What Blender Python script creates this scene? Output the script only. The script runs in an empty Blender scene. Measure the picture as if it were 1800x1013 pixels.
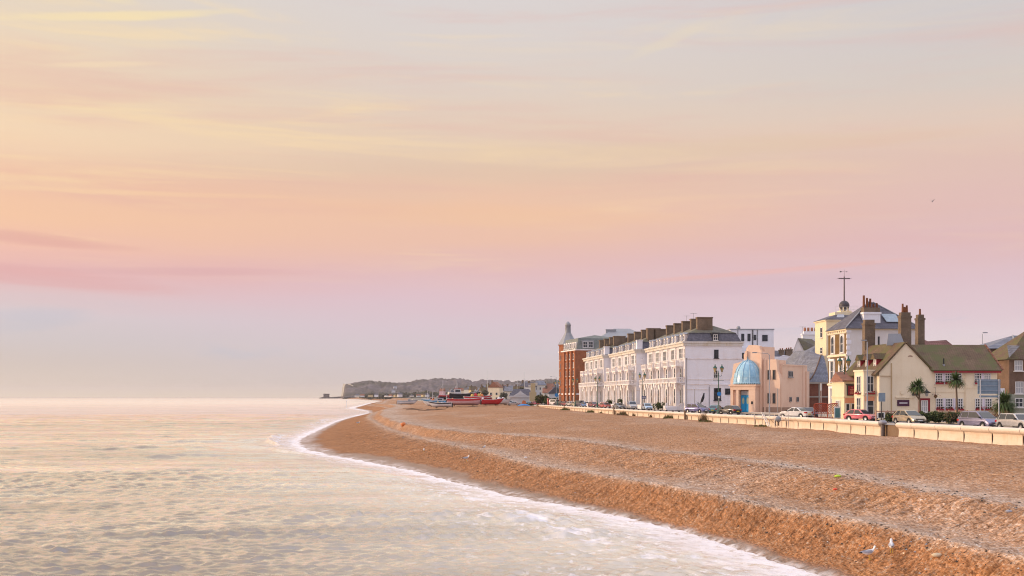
import bpy, math, random
import numpy as np
from mathutils import Vector, Matrix

# ------------------------------------------------------------------ camera
S = bpy.context.scene
COL = S.collection
PI = math.pi
F = 2000.0      # focal length in photo pixels
H = 8.0         # eye height above the sea
GZ = 5.1        # level of the promenade
cam = bpy.data.cameras.new("camera"); co = bpy.data.objects.new("camera", cam); COL.objects.link(co)
cam.sensor_width = 36; cam.lens = 36 * F / 1800; cam.shift_y = 190.5 / 1800
cam.clip_start = 0.5; cam.clip_end = 40000
co.location = (0, 0, H); co.rotation_euler = (PI / 2, 0, 0)
S.camera = co
S.view_settings.view_transform = 'Standard'; S.view_settings.look = 'None'
S.view_settings.exposure = 0.0; S.view_settings.gamma = 1
S.cycles.max_bounces = 6; S.cycles.volume_bounces = 0
S.cycles.use_denoising = True; S.cycles.filter_width = 1.1; S.cycles.sample_clamp_indirect = 4

# ------------------------------------------------------------------ world
SUN_EL = math.radians(11); SUN_AZ = math.radians(-82)     # azimuth measured from +Y (view direction) towards +X
def lin(c):
    r = []
    for v in c[:3]:
        v = v / 255
        r.append(v / 12.92 if v <= .04045 else ((v + .055) / 1.055) ** 2.4)
    return (*r, 1)
W = bpy.data.worlds.new("World"); S.world = W; W.use_nodes = True
nt = W.node_tree; nt.nodes.clear()
class G:
    """tiny node-graph writer"""
    def __init__(s, nt): s.nt = nt
    def n(s, t, **k):
        x = s.nt.nodes.new(t)
        for a, b in k.items(): setattr(x, a, b)
        return x
    def put(s, sock, v):
        if hasattr(v, 'links') or isinstance(v, bpy.types.NodeSocket): s.nt.links.new(v, sock)
        elif v is not None:
            if isinstance(v, (tuple, list)) and sock.type == 'RGBA' and len(v) == 3: v = (*v, 1)
            sock.default_value = v
    def m(s, op, a, b=None, c=None, clamp=False):
        x = s.n('ShaderNodeMath', operation=op); x.use_clamp = clamp
        s.put(x.inputs[0], a)
        if b is not None: s.put(x.inputs[1], b)
        if c is not None: s.put(x.inputs[2], c)
        return x.outputs[0]
    def mix(s, f, a, b, bt='MIX'):
        x = s.n('ShaderNodeMix', data_type='RGBA', blend_type=bt)
        s.put(x.inputs[0], f); s.put(x.inputs[6], a); s.put(x.inputs[7], b)
        return x.outputs[2]
    def ramp(s, f, stops, interp='LINEAR'):
        x = s.n('ShaderNodeValToRGB'); x.color_ramp.interpolation = interp
        el = x.color_ramp.elements
        while len(el) > 1: el.remove(el[0])
        el[0].position = stops[0][0]; el[0].color = (*stops[0][1][:3], 1)
        for p, c in stops[1:]:
            e = el.new(p); e.color = (*c[:3], 1)
        s.put(x.inputs[0], f)
        return x.outputs[0]
    def rng(s, v, a, b, c=0.0, d=1.0, smooth=True):
        x = s.n('ShaderNodeMapRange', interpolation_type='SMOOTHSTEP' if smooth else 'LINEAR')
        s.put(x.inputs[0], v); s.put(x.inputs[1], a); s.put(x.inputs[2], b); s.put(x.inputs[3], c); s.put(x.inputs[4], d)
        return x.outputs[0]
    def noise(s, vec, scale, detail=4, rough=.55, dist=0):
        x = s.n('ShaderNodeTexNoise'); s.put(x.inputs['Vector'], vec)
        x.inputs['Scale'].default_value = scale; x.inputs['Detail'].default_value = detail
        x.inputs['Roughness'].default_value = rough; x.inputs['Distortion'].default_value = dist
        return x.outputs['Fac']
    def vor(s, vec, scale, feature='F1', out='Distance', rnd=1):
        x = s.n('ShaderNodeTexVoronoi', feature=feature); s.put(x.inputs['Vector'], vec)
        x.inputs['Scale'].default_value = scale; x.inputs['Randomness'].default_value = rnd
        return x.outputs[out]
    def xyz(s, x, y, z=0.0):
        c = s.n('ShaderNodeCombineXYZ'); s.put(c.inputs[0], x); s.put(c.inputs[1], y); s.put(c.inputs[2], z)
        return c.outputs[0]
    def sep(s, v):
        c = s.n('ShaderNodeSeparateXYZ'); s.put(c.inputs[0], v); return c.outputs
    def attr(s, name):
        return s.n('ShaderNodeAttribute', attribute_name=name).outputs['Fac']
    def mapv(s, v, sc):
        x = s.n('ShaderNodeMapping'); s.put(x.inputs[0], v); x.inputs['Scale'].default_value = sc; return x.outputs[0]

g = G(nt)
tc = g.n('ShaderNodeTexCoord').outputs['Generated']
dx, dy, dz = g.sep(tc)[:3]
az = g.m('ARCTAN2', dx, dy)
def E(py): return math.sin(math.atan((697 - py) / F))
# gentle warping of the bands
wv = g.noise(g.xyz(g.m('MULTIPLY', az, 1.6), g.m('MULTIPLY', dz, 9), 3.3), 1.0, 5, .6)
wf = g.noise(g.xyz(g.m('MULTIPLY', az, 3.2), g.m('MULTIPLY', dz, 34), 9.1), 1.0, 6, .6)
el = g.m('ADD', g.m('MAXIMUM', dz, 0.0), g.m('ADD', g.m('MULTIPLY', g.m('SUBTRACT', wv, .5), .03), g.m('MULTIPLY', g.m('SUBTRACT', wf, .5), .022)))
el = g.m('ADD', g.m('MULTIPLY', g.m('SUBTRACT', el, g.m('MAXIMUM', dz, 0.0)), g.rng(dz, .015, .08)), g.m('MAXIMUM', dz, 0.0))
UP = [(.42, lin((234, 218, 192))), (.6, lin((222, 214, 206))), (.9, lin((200, 206, 222)))]
def stops(l): return [(max(0, E(p)), lin(c)) for p, c in l] + UP
RL = g.ramp(el, stops([(697, (234, 218, 192)), (682, (218, 202, 186)), (640, (208, 194, 187)), (600, (206, 196, 197)), (560, (212, 199, 203)), (530, (220, 192, 194)), (490, (228, 180, 178)), (450, (238, 188, 172)), (400, (243, 196, 162)), (340, (239, 194, 164)), (270, (240, 211, 180)), (200, (237, 210, 178)), (130, (233, 212, 186)), (60, (228, 211, 190)), (0, (222, 212, 200))]))
RM = g.ramp(el, stops([(697, (224, 208, 190)), (676, (206, 194, 192)), (620, (210, 198, 204)), (570, (215, 196, 205)), (520, (221, 191, 200)), (470, (226, 186, 186)), (420, (235, 191, 170)), (360, (238, 194, 167)), (300, (226, 196, 172)), (230, (228, 204, 184)), (150, (222, 207, 196)), (70, (219, 209, 204)), (0, (218, 210, 208))]))
RR = g.ramp(el, stops([(697, (232, 212, 196)), (660, (230, 210, 204)), (600, (226, 209, 214)), (560, (223, 200, 208)), (500, (221, 192, 200)), (440, (222, 186, 188)), (380, (224, 188, 182)), (310, (224, 192, 180)), (250, (226, 200, 184)), (180, (214, 202, 194)), (100, (210, 202, 200)), (0, (207, 202, 204))]))
fl = g.rng(az, -.46, -.05); fr = g.rng(az, -.02, .42)
colr = g.mix(fr, g.mix(fl, RL, RM), RR)
north = g.rng(dy, .25, -.35)
colr = g.mix(north, colr, g.mix(.5, colr, lin((196, 204, 236))))
# thin bright wisps, stronger to the left
ws = g.noise(g.xyz(g.m('ADD', g.m('MULTIPLY', az, 3.0), g.m('MULTIPLY', dz, 5.0)), g.m('MULTIPLY', dz, 42), 1.7), 1.0, 8, .66, .6)
wm = g.m('MULTIPLY', g.rng(ws, .50, .72), g.m('MULTIPLY', g.rng(dz, .08, .14), g.rng(az, .5, -.35, .25, 1.0)))
colr = g.mix(g.m('MULTIPLY', wm, .5), colr, lin((250, 222, 172)))
ws2 = g.noise(g.xyz(g.m('MULTIPLY', az, 2.2), g.m('MULTIPLY', dz, 30), 7.7), 1.0, 7, .62, .4)
colr = g.mix(g.m('MULTIPLY', g.m('MULTIPLY', g.rng(ws2, .5, .75), g.rng(dz, .07, .12)), .4), colr, lin((226, 176, 168)))
# blue-grey holes low down
ws3 = g.noise(g.xyz(g.m('MULTIPLY', az, 9), g.m('MULTIPLY', dz, 45), 4.2), 1.0, 6, .6, .3)
hm = g.m('MULTIPLY', g.rng(ws3, .55, .75), g.m('MULTIPLY', g.rng(dz, .02, .045), g.rng(dz, .085, .06)))
colr = g.mix(g.m('MULTIPLY', hm, .4), colr, lin((180, 188, 208)))
# long rose cloud bars on the left, cream wisps high on the left, faint rose bar right
nb = g.noise(g.xyz(g.m('MULTIPLY', az, 8), g.m('MULTIPLY', dz, 85), 0.4), 1.0, 7, .68, .5)
def bar(px, py, wpx, hpx, slope=0.0):
    a0 = math.atan((px - 900) / F); e0 = E(py)
    da = g.m('SUBTRACT', az, a0)
    u = g.m('DIVIDE', da, wpx / F)
    v = g.m('DIVIDE', g.m('SUBTRACT', g.m('SUBTRACT', dz, e0), g.m('MULTIPLY', da, slope)), hpx / F)
    r = g.m('ADD', g.m('MULTIPLY', u, u), g.m('MULTIPLY', v, v))
    r = g.m('ADD', r, g.m('MULTIPLY', g.m('SUBTRACT', nb, .5), 2.6))
    return g.rng(r, 1.5, -.25)
for px, py, w, h, sl, c, f in [(20, 440, 190, 11, -.06, (222, 164, 156), .6), (60, 503, 240, 17, -.07, (222, 166, 166), .6),
                               (330, 486, 210, 8, .02, (220, 170, 172), .6), (60, 572, 90, 22, .1, (188, 190, 204), .4),
                               (1350, 483, 260, 5, .06, (232, 182, 176), .7), (1330, 505, 230, 17, .03, (210, 182, 194), .4),
                               (230, 62, 190, 7, .12, (244, 224, 178), .8), (120, 76, 130, 8, .1, (244, 222, 178), .6),
                               (180, 34, 60, 7, -.1, (240, 222, 182), .6), (180, 148, 90, 5, .1, (242, 218, 184), .6),
                               (260, 357, 220, 5, .015, (244, 204, 166), .7), (220, 268, 470, 30, .03, (246, 214, 176), .25), (850, 380, 330, 22, -.02, (240, 196, 160), .55),
                               (1170, 80, 80, 10, .35, (226, 212, 194), .7), (1290, 265, 420, 16, 0., (226, 198, 170), .5)]:
    colr = g.mix(g.m('MULTIPLY', bar(px, py, w, h, sl), f), colr, lin(c))
# brighter air round the risen sun, out of frame to the left
sd = Vector((math.sin(SUN_AZ) * math.cos(SUN_EL), math.cos(SUN_AZ) * math.cos(SUN_EL), math.sin(SUN_EL)))
dp = g.n('ShaderNodeVectorMath', operation='DOT_PRODUCT'); g.put(dp.inputs[0], tc); dp.inputs[1].default_value = sd
glow = g.m('POWER', g.m('MAXIMUM', dp.outputs['Value'], 0.0), 7.0)
sky = g.n('ShaderNodeTexSky', sky_type='NISHITA'); sky.sun_disc = False
sky.sun_elevation = SUN_EL; sky.sun_rotation = SUN_AZ % (2 * PI)
hs = g.n('ShaderNodeVectorMath', operation='SCALE'); g.put(hs.inputs[0], sky.outputs[0]); hs.inputs['Scale'].default_value = .05
colr = g.mix(.06, colr, hs.outputs[0])
gl = g.n('ShaderNodeVectorMath', operation='SCALE'); gl.inputs[0].default_value = (1.0, .62, .33); g.put(gl.inputs['Scale'], g.m('MULTIPLY', glow, 1.1))
ad = g.n('ShaderNodeVectorMath', operation='ADD'); g.put(ad.inputs[0], colr); g.put(ad.inputs[1], gl.outputs[0])
# sky overhead brightened beyond a real zenith, as added fill for sea and ground
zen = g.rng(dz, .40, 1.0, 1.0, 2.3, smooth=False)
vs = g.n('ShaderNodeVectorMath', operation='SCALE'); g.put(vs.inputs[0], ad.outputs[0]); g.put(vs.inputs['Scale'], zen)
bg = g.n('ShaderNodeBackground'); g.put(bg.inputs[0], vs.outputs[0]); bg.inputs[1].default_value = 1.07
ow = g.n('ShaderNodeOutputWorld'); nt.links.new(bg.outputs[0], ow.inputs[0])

sl_ = bpy.data.lights.new("sun", 'SUN'); sl_.energy = 2.7; sl_.angle = math.radians(1.5); sl_.color = (1.0, .75, .50)
so = bpy.data.objects.new("sun", sl_); COL.objects.link(so)
so.rotation_euler = (-sd).to_track_quat('-Z', 'Y').to_euler()

# ------------------------------------------------------------------ materials
MATS = {}
def newmat(name):
    m = bpy.data.materials.new(name); m.use_nodes = True
    nt = m.node_tree; nt.nodes.clear(); g = G(nt)
    out = g.n('ShaderNodeOutputMaterial'); b = g.n('ShaderNodeBsdfPrincipled')
    nt.links.new(b.outputs[0], out.inputs[0])
    return m, g, b
def bump(g, b, h, strength=.3, dist=.02):
    x = g.n('ShaderNodeBump'); x.inputs['Strength'].default_value = strength; x.inputs['Distance'].default_value = dist
    g.put(x.inputs['Height'], h); g.put(b.inputs['Normal'], x.outputs[0])
def paint(name, c, rough=.6, dirt=.25, dc=(.25, .2, .15), streak=True, spec=.3, metal=0, coat=0, scale=.5):
    """painted / rendered surface with blotches and rain streaks of real grime"""
    if name in MATS: return MATS[name]
    m, g, b = newmat(name)
    o = g.n('ShaderNodeTexCoord').outputs['Object']
    n1 = g.noise(o, scale, 5, .6)
    f = g.m('MULTIPLY', g.rng(n1, .4, .75), dirt)
    if streak:
        n2 = g.noise(g.mapv(o, (3, 3, .25)), 1.0, 4, .6)
        f = g.m('ADD', f, g.m('MULTIPLY', g.rng(n2, .5, .8), dirt * .8), clamp=True)
    n3 = g.noise(o, 14, 3, .6)
    base = g.mix(f, c, tuple(c[i] * dc[i] / max(dc) * .75 for i in range(3)))
    base = g.mix(1.0, base, g.ramp(n3, [(.3, (.93,) * 3), (.7, (1.05,) * 3)]), 'MULTIPLY')
    g.put(b.inputs['Base Color'], base); b.inputs['Roughness'].default_value = rough
    b.inputs['Specular IOR Level'].default_value = spec; b.inputs['Metallic'].default_value = metal
    b.inputs['Coat Weight'].default_value = coat; b.inputs['Coat Roughness'].default_value = .06
    MATS[name] = m; return m
def brick(name, c1, c2, mortar, scale=1.0):
    if name in MATS: return MATS[name]
    m, g, b = newmat(name)
    o = g.n('ShaderNodeTexCoord').outputs['Object']; s = g.sep(o)
    v = g.xyz(g.m('ADD', s[0], s[1]), s[2])
    t = g.n('ShaderNodeTexBrick'); g.put(t.inputs['Vector'], v)
    t.inputs['Color1'].default_value = (*c1, 1); t.inputs['Color2'].default_value = (*c2, 1); t.inputs['Mortar'].default_value = (*mortar, 1)
    t.inputs['Scale'].default_value = scale; t.inputs['Brick Width'].default_value = .23; t.inputs['Row Height'].default_value = .075; t.inputs['Mortar Size'].default_value = .008
    n = g.noise(o, .7, 5, .65)
    base = g.mix(1.0, t.outputs[0], g.ramp(n, [(.25, (.66, .64, .62)), (.7, (1.2, 1.15, 1.1))]), 'MULTIPLY')
    g.put(b.inputs['Base Color'], base); b.inputs['Roughness'].default_value = .85; b.inputs['Specular IOR Level'].default_value = .15
    MATS[name] = m; return m
def tiles(name, c1, c2, moss=None, row=.25, rough=.7, mamt=.5):
    """roof covering: courses of slates or tiles with blotches (and moss)"""
    if name in MATS: return MATS[name]
    m, g, b = newmat(name)
    o = g.n('ShaderNodeTexCoord').outputs['Object']; s = g.sep(o)
    v = g.xyz(g.m('ADD', s[0], s[1]), s[2])
    t = g.n('ShaderNodeTexBrick'); g.put(t.inputs['Vector'], v)
    t.inputs['Color1'].default_value = (*c1, 1); t.inputs['Color2'].default_value = (*c2, 1)
    t.inputs['Mortar'].default_value = (*[x * .45 for x in c1], 1)
    t.inputs['Scale'].default_value = 1; t.inputs['Brick Width'].default_value = .3; t.inputs['Row Height'].default_value = row; t.inputs['Mortar Size'].default_value = .02
    n = g.noise(o, .8, 6, .65)
    base = g.mix(1.0, t.outputs[0], g.ramp(n, [(.25, (.7,) * 3), (.7, (1.25,) * 3)]), 'MULTIPLY')
    if moss:
        n2 = g.noise(o, .45, 6, .7)
        base = g.mix(g.m('MULTIPLY', g.rng(n2, .42, .62), mamt), base, moss)
    g.put(b.inputs['Base Color'], base); b.inputs['Roughness'].default_value = rough; b.inputs['Specular IOR Level'].default_value = .3
    bump(g, b, t.outputs['Fac'], .4, .02)
    MATS[name] = m; return m
def plain(name, c, rough=.5, metal=0, spec=.4, coat=0):
    if name in MATS: return MATS[name]
    m, g, b = newmat(name)
    n = g.noise(g.n('ShaderNodeTexCoord').outputs['Object'], 3, 4, .6)
    g.put(b.inputs['Base Color'], g.mix(1.0, c, g.ramp(n, [(.3, (.85,) * 3), (.7, (1.1,) * 3)]), 'MULTIPLY'))
    b.inputs['Roughness'].default_value = rough; b.inputs['Metallic'].default_value = metal
    b.inputs['Specular IOR Level'].default_value = spec; b.inputs['Coat Weight'].default_value = coat; b.inputs['Coat Roughness'].default_value = .05
    MATS[name] = m; return m

# ------------------------------------------------------------------ mesh helpers
class MB:
    def __init__(s): s.v = []; s.f = []; s.m = []; s.s = []
    def add(s, vs, fs, m=0, smooth=False):
        k = len(s.v); s.v += [tuple(p) for p in vs]
        for f in fs: s.f.append([i + k for i in f]); s.m.append(m); s.s.append(smooth)
        return s
    def box(s, x0, x1, y0, y1, z0, z1, m=0):
        return s.add([(x0, y0, z0), (x1, y0, z0), (x1, y1, z0), (x0, y1, z0), (x0, y0, z1), (x1, y0, z1), (x1, y1, z1), (x0, y1, z1)],
                     [(0, 3, 2, 1), (4, 5, 6, 7), (0, 1, 5, 4), (1, 2, 6, 5), (2, 3, 7, 6), (3, 0, 4, 7)], m)
    def cbox(s, c, d, rz=0, m=0):
        a, b, h = d[0] / 2, d[1] / 2, d[2] / 2; R = Matrix.Rotation(rz, 3, 'Z'); c = Vector(c)
        P = [c + R @ Vector((sx * a, sy * b, sz * h)) for sz in (-1, 1) for sx, sy in ((-1, -1), (1, -1), (1, 1), (-1, 1))]
        return s.add(P, [(0, 3, 2, 1), (4, 5, 6, 7), (0, 1, 5, 4), (1, 2, 6, 5), (2, 3, 7, 6), (3, 0, 4, 7)], m)
    def prism(s, poly, axis, a, b, m=0, smooth=False):
        """poly in the other two axes (x,z for 'y'; y,z for 'x'; x,y for 'z')"""
        def P(p, t): return {'x': (t, p[0], p[1]), 'y': (p[0], t, p[1]), 'z': (p[0], p[1], t)}[axis]
        n = len(poly)
        vs = [P(p, a) for p in poly] + [P(p, b) for p in poly]
        k = len(s.v); s.v += vs
        for f, sm in [(list(range(n))[::-1], False), (list(range(n, 2 * n)), False)] + [([i, (i + 1) % n, n + (i + 1) % n, n + i], smooth) for i in range(n)]:
            s.f.append([i + k for i in f]); s.m.append(m); s.s.append(sm)
        return s
    def tube(s, pts, r, n=8, m=0, cap=True):
        pts = [Vector(p) for p in pts]
        if not isinstance(r, (list, tuple)): r = [r] * len(pts)
        rings = []
        for i, p in enumerate(pts):
            d = (pts[min(i + 1, len(pts) - 1)] - pts[max(i - 1, 0)]).normalized()
            a = d.cross(Vector((0, 0, 1)) if abs(d.z) < .95 else Vector((1, 0, 0))).normalized(); b = d.cross(a)
            rings.append([p + (a * math.cos(t) + b * math.sin(t)) * r[i] for t in [2 * PI * k / n for k in range(n)]])
        vs = [q for R in rings for q in R]; fs = []
        for i in range(len(pts) - 1):
            for k in range(n): fs.append((i * n + k, i * n + (k + 1) % n, (i + 1) * n + (k + 1) % n, (i + 1) * n + k))
        s.add(vs, fs, m, True)
        if cap:
            s.add(rings[0], [tuple(range(n))[::-1]], m); s.add(rings[-1], [tuple(range(n))], m)
        return s
    def rev(s, prof, c=(0, 0), n=16, m=0, a0=0, a1=2 * PI, smooth=True):
        full = abs(a1 - a0 - 2 * PI) < 1e-6; k = n if full else n + 1
        vs = [(c[0] + r * math.cos(a0 + (a1 - a0) * j / n), c[1] + r * math.sin(a0 + (a1 - a0) * j / n), z) for r, z in prof for j in range(k)]
        fs = []
        for i in range(len(prof) - 1):
            for j in range(n):
                q = (j + 1) % k
                fs.append((i * k + j, i * k + q, (i + 1) * k + q, (i + 1) * k + j))
        return s.add(vs, fs, m, smooth)
    def grid(s, P, m=0, smooth=True, close=False):
        """P[i][j] points"""
        a, b = len(P), len(P[0]); vs = [q for R in P for q in R]; fs = []
        for i in range(a - 1):
            for j in range(b - 1 + close):
                fs.append((i * b + j, i * b + (j + 1) % b, (i + 1) * b + (j + 1) % b, (i + 1) * b + j))
        return s.add(vs, fs, m, smooth)
    def mesh(s, name, mats):
        me = bpy.data.meshes.new(name); me.from_pydata(s.v, [], s.f); me.update()
        if not isinstance(mats, (list, tuple)): mats = [mats]
        for x in mats: me.materials.append(x)
        me.polygons.foreach_set('material_index', s.m); me.polygons.foreach_set('use_smooth', s.s)
        return me
    def build(s, name, mats, parent=None, **k):
        return link(name, s.mesh(name, mats), parent, **k)
def link(name, me, parent=None, loc=None, rz=None, bevel=0):
    o = bpy.data.objects.new(name, me); COL.objects.link(o)
    if parent: o.parent = parent
    if loc: o.location = loc
    if rz is not None: o.rotation_euler = (0, 0, rz)
    if bevel:
        b = o.modifiers.new('b', 'BEVEL'); b.width = bevel; b.segments = 2; b.limit_method = 'ANGLE'; b.angle_limit = math.radians(35)
    return o
def tag(o, label=None, cat=None, group=None, kind=None):
    if label: o['label'] = label
    if cat: o['category'] = cat
    if group: o['group'] = group
    if kind: o['kind'] = kind
    return o
def thing(name, loc, rz, label, cat, group=None):
    o = bpy.data.objects.new(name, None); COL.objects.link(o)
    o.location = loc; o.rotation_euler = (0, 0, rz); o.empty_display_size = .5
    return tag(o, label, cat, group)
KIDS = {}
def tree_kids():
    K = {}
    for o in bpy.data.objects:
        if o.parent: K.setdefault(o.parent.name, []).append(o)
    return K
def copy_tree(o, K, parent=None):
    c = o.copy(); COL.objects.link(c); c.parent = parent
    for ch in K.get(o.name, []): copy_tree(ch, K, c)
    return c
def dup(root, K, loc, rz, label=None, group=None, scale=None):
    r = copy_tree(root, K); r.location = loc; r.rotation_euler = (0, 0, rz)
    if scale: r.scale = (scale,) * 3
    if label: r['label'] = label
    if group: r['group'] = group
    return r
def at(px, Y, z=GZ): return ((px - 900) / F * Y, Y, z)
def zof(py, Y): return H - (py - 697) / F * Y
rnd = random.Random(7)

# numpy value noise
def vn(x, y, seed=0):
    xi = np.floor(x).astype(np.int64); yi = np.floor(y).astype(np.int64); fx = x - xi; fy = y - yi
    fx = fx * fx * (3 - 2 * fx); fy = fy * fy * (3 - 2 * fy)
    def h(a, b):
        n = (a * 374761393 + b * 668265263 + seed * 1442695041) & 0xffffffff
        n = ((n ^ (n >> 13)) * 1274126177) & 0xffffffff
        return ((n ^ (n >> 16)) & 0xffff) / 65535.0
    return (h(xi, yi) * (1 - fx) + h(xi + 1, yi) * fx) * (1 - fy) + (h(xi, yi + 1) * (1 - fx) + h(xi + 1, yi + 1) * fx) * fy
def fbm(x, y, seed=0, o=4):
    r = 0; a = .5; t = 0
    for i in range(o): r = r + a * vn(x * 2 ** i, y * 2 ** i, seed + i * 17); t += a; a *= .55
    return r / t
def sst(a, b, x): t = np.clip((x - a) / (b - a), 0, 1); return t * t * (3 - 2 * t)
def npmesh(name, X, Y, Z, mat, attrs={}, smooth=True):
    a, b = X.shape; me = bpy.data.meshes.new(name); n = a * b
    me.vertices.add(n); me.vertices.foreach_set('co', np.stack([X, Y, Z], -1).astype(np.float32).ravel())
    i = np.arange(n).reshape(a, b)
    q = np.stack([i[:-1, :-1], i[:-1, 1:], i[1:, 1:], i[1:, :-1]], -1).reshape(-1, 4)
    me.loops.add(q.size); me.loops.foreach_set('vertex_index', q.astype(np.int32).ravel())
    me.polygons.add(len(q)); me.polygons.foreach_set('loop_start', np.arange(0, q.size, 4, dtype=np.int32))
    me.update(calc_edges=True); me.polygons.foreach_set('use_smooth', np.full(len(q), smooth))
    for k, v in attrs.items():
        at_ = me.attributes.new(k, 'FLOAT', 'POINT'); at_.data.foreach_set('value', v.astype(np.float32).ravel())
    me.materials.append(mat)
    return me

# ------------------------------------------------------------------ shore curves: X as a function of Y
def crv(l): l = sorted(l); ys = np.array([p[0] for p in l], float); xs = np.array([p[1] for p in l], float); return lambda y: np.interp(y, ys, xs)
WL = crv([(-60, 38), (0, 25), (20, 20), (30, 17.4), (40, 15.2), (50.6, 13.3), (58, 11.6), (66.7, 9.9), (70.8, 8.2), (76.2, 6.4), (80.8, 4.7), (86, 1.4), (92.5, -1.2), (102.6, -5.1), (113, -8.6), (124, -12.3), (140, -19.4), (151, -24.5), (163, -29.5), (175, -33), (195, -38), (222, -41.4), (250, -44.5), (276, -47), (355, -55), (444, -62), (552, -68), (620, -76), (700, -94), (762, -106), (850, -116), (1333, -165), (1880, -209), (2667, -341), (4000, -596), (5200, -850)])
C2 = crv([(-60, 40), (20, 23), (30, 21.5), (42.9, 19.3), (47.2, 18), (52.4, 16.9), (58.1, 15.3), (65.6, 13.1), (72.4, 10.9), (79.7, 9.3), (90.8, 6), (98.3, 3.3), (111, -.2), (137, -6), (162, -12.7), (200, -21), (256, -30.8), (330, -42), (400, -49), (552, -60), (650, -76), (762, -97), (900, -108), (1333, -155), (1880, -199), (2667, -331), (4000, -586), (5200, -840)])
C1 = crv([(-60, 45), (20, 29), (40, 24.4), (50.5, 22.7), (60.9, 21.2), (71.5, 20.2), (86.7, 17.3), (95, 14.5), (107.7, 10.8), (121, 7.6), (138, 2.3), (148, -2), (155.6, -6.4), (178, -14), (230, -24), (297, -34), (400, -45), (552, -56), (650, -71), (762, -90), (900, -102), (1333, -149), (1880, -193), (2667, -325), (4000, -580), (5200, -834)])
WALL = crv([(-60, 58), (20, 48), (60, 44.6), (92.6, 41.7), (114, 38.3), (133, 37.1), (164, 34.2), (190, 31.6), (208, 29.6), (238, 25.7), (300, 18.8), (357, 12.5), (385, 9.4), (450, 2), (600, -16), (800, -66), (1300, -118), (1900, -165), (2700, -300), (4000, -540), (5200, -790)])
ZP = crv([(-60, 3.95), (260, 3.9), (330, 4.0), (385, 4.1), (520, 4.8), (900, 4.8), (6000, 5.5)])
def beach_h(X, Y, detail=True):
    xw, x2, x1, xp = WL(Y), C2(Y), C1(Y), WALL(Y)
    # soften the piecewise curves with a little meander
    k = sst(40, 80, Y)
    m_ = (fbm(Y / 9.0, Y * 0 + 3, 5, 3) - .5)
    x2 = x2 + m_ * 1.6; x1 = x1 + (fbm(Y / 13.0, Y * 0 + 8, 9, 3) - .5) * 2.0
    x1 = np.maximum(x1, x2 + 1.5); x2 = np.maximum(x2, xw + 1.5)
    z2 = 2.1 + .25 * (fbm(Y / 25, Y * 0, 3, 2) - .5); z1 = 3.15; zp = ZP(Y)
    s = np.where(X < x2, (X - xw) / (x2 - xw), np.where(X < x1, 1 + (X - x2) / (x1 - x2), 2 + (X - x1) / (xp - x1)))
    a = np.clip(s, 0, 1); hA = z2 * (.80 * a ** 1.15 + .2 * sst(.45, 1, a))
    hA = np.where(s < 0, (X - xw) * .12, hA)
    b = np.clip(s - 1, 0, 1); hB = z2 + .06 * np.sin(b * PI) + (z1 - z2) * sst(.42, .97, b) - .10 * sst(0, .25, b) * sst(.6, .3, b)
    c = np.clip(s - 2, 0, 1); hC = z1 - .10 * sst(0, .1, c) * sst(.3, .15, c) + (zp - z1) * sst(.02, .75, c)
    h = np.where(s < 1, hA, np.where(s < 2, hB, hC))
    slopemask = np.where(s < 1, sst(.35, .6, a) * sst(1.0, .9, a), np.where(s < 2, sst(.35, .55, b) * sst(1., .95, b), .15))
    crest = np.exp(-((s - 1.04) / .13) ** 2) + np.exp(-((s - 2.03) / .09) ** 2) + .35 * sst(1.05, 1.2, s) * sst(1.5, 1.3, s)
    h = h + .9 * np.exp(-((X + 14) / 26) ** 2 - ((Y - 420) / 75) ** 2)
    h = h + .5 * np.exp(-((X + 60) / 22) ** 2 - ((Y - 640) / 90) ** 2)
    if detail:
        near = sst(400, 120, Y)
        # rills running down the scarps
        rl = fbm((Y * .91 - X * .41) / .55, (X * .91 + Y * .41) / 3.4, 21, 3) - .5
        h = h + rl * .30 * slopemask * near
        h = h + (fbm(X / 5, Y / 7, 31, 4) - .5) * .38 * sst(-.1, .8, s) * (.6 + .4 * near)
        h = h + (fbm(X / .9, Y / 1.1, 41, 3) - .5) * .06 * near * sst(.15, .6, s)
        # cusps and scoops high on the face
        h = h - .16 * sst(.62, .78, fbm(X / .8, Y / .9, 51, 2)) * near * sst(.3, .55, a) * sst(2.1, 1.5, s)
    return h, s, crest, slopemask

# beach material
m, g, b = newmat('shingle'); M_beach = m
o = g.n('ShaderNodeTexCoord').outputs['Object']
big = g.noise(o, .12, 4, .55); mid = g.noise(g.mapv(o, (1, .6, 1)), .9, 5, .65); fine = g.noise(o, 7, 4, .7)
pc = g.sep(g.vor(o, 12, out='Color'))[0]; pc2 = g.sep(g.vor(o, 5, out='Color'))[1]
st_main = [(0, (.14, .07, .04)), (.18, (.28, .145, .075)), (.45, (.42, .215, .110)), (.62, (.48, .28, .165)), (.76, (.40, .26, .19)), (.86, (.52, .37, .27)), (.94, (.32, .26, .26)), (1, (.70, .62, .54))]
st_grey = [(0, (.09, .07, .065)), (.2, (.38, .27, .21)), (.45, (.54, .39, .30)), (.65, (.56, .45, .39)), (.82, (.54, .47, .47)), (.92, (.66, .59, .55)), (1, (.72, .68, .64))]
pv = g.m('ADD', g.m('MULTIPLY', pc, .62), g.m('MULTIPLY', pc2, .38))
pv = g.rng(pv, .02, .98, smooth=False)
cm = g.ramp(pv, st_main); cg = g.ramp(pv, st_grey)
cr = g.attr('crest'); sw = g.attr('swash'); sl = g.attr('slope'); wet = g.attr('wet'); grey = g.attr('grey')
gf = g.m('MULTIPLY', g.m('ADD', cr, grey), g.rng(mid, .3, .62, .35, 1.0), clamp=True)
base = g.mix(gf, cm, cg)
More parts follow.
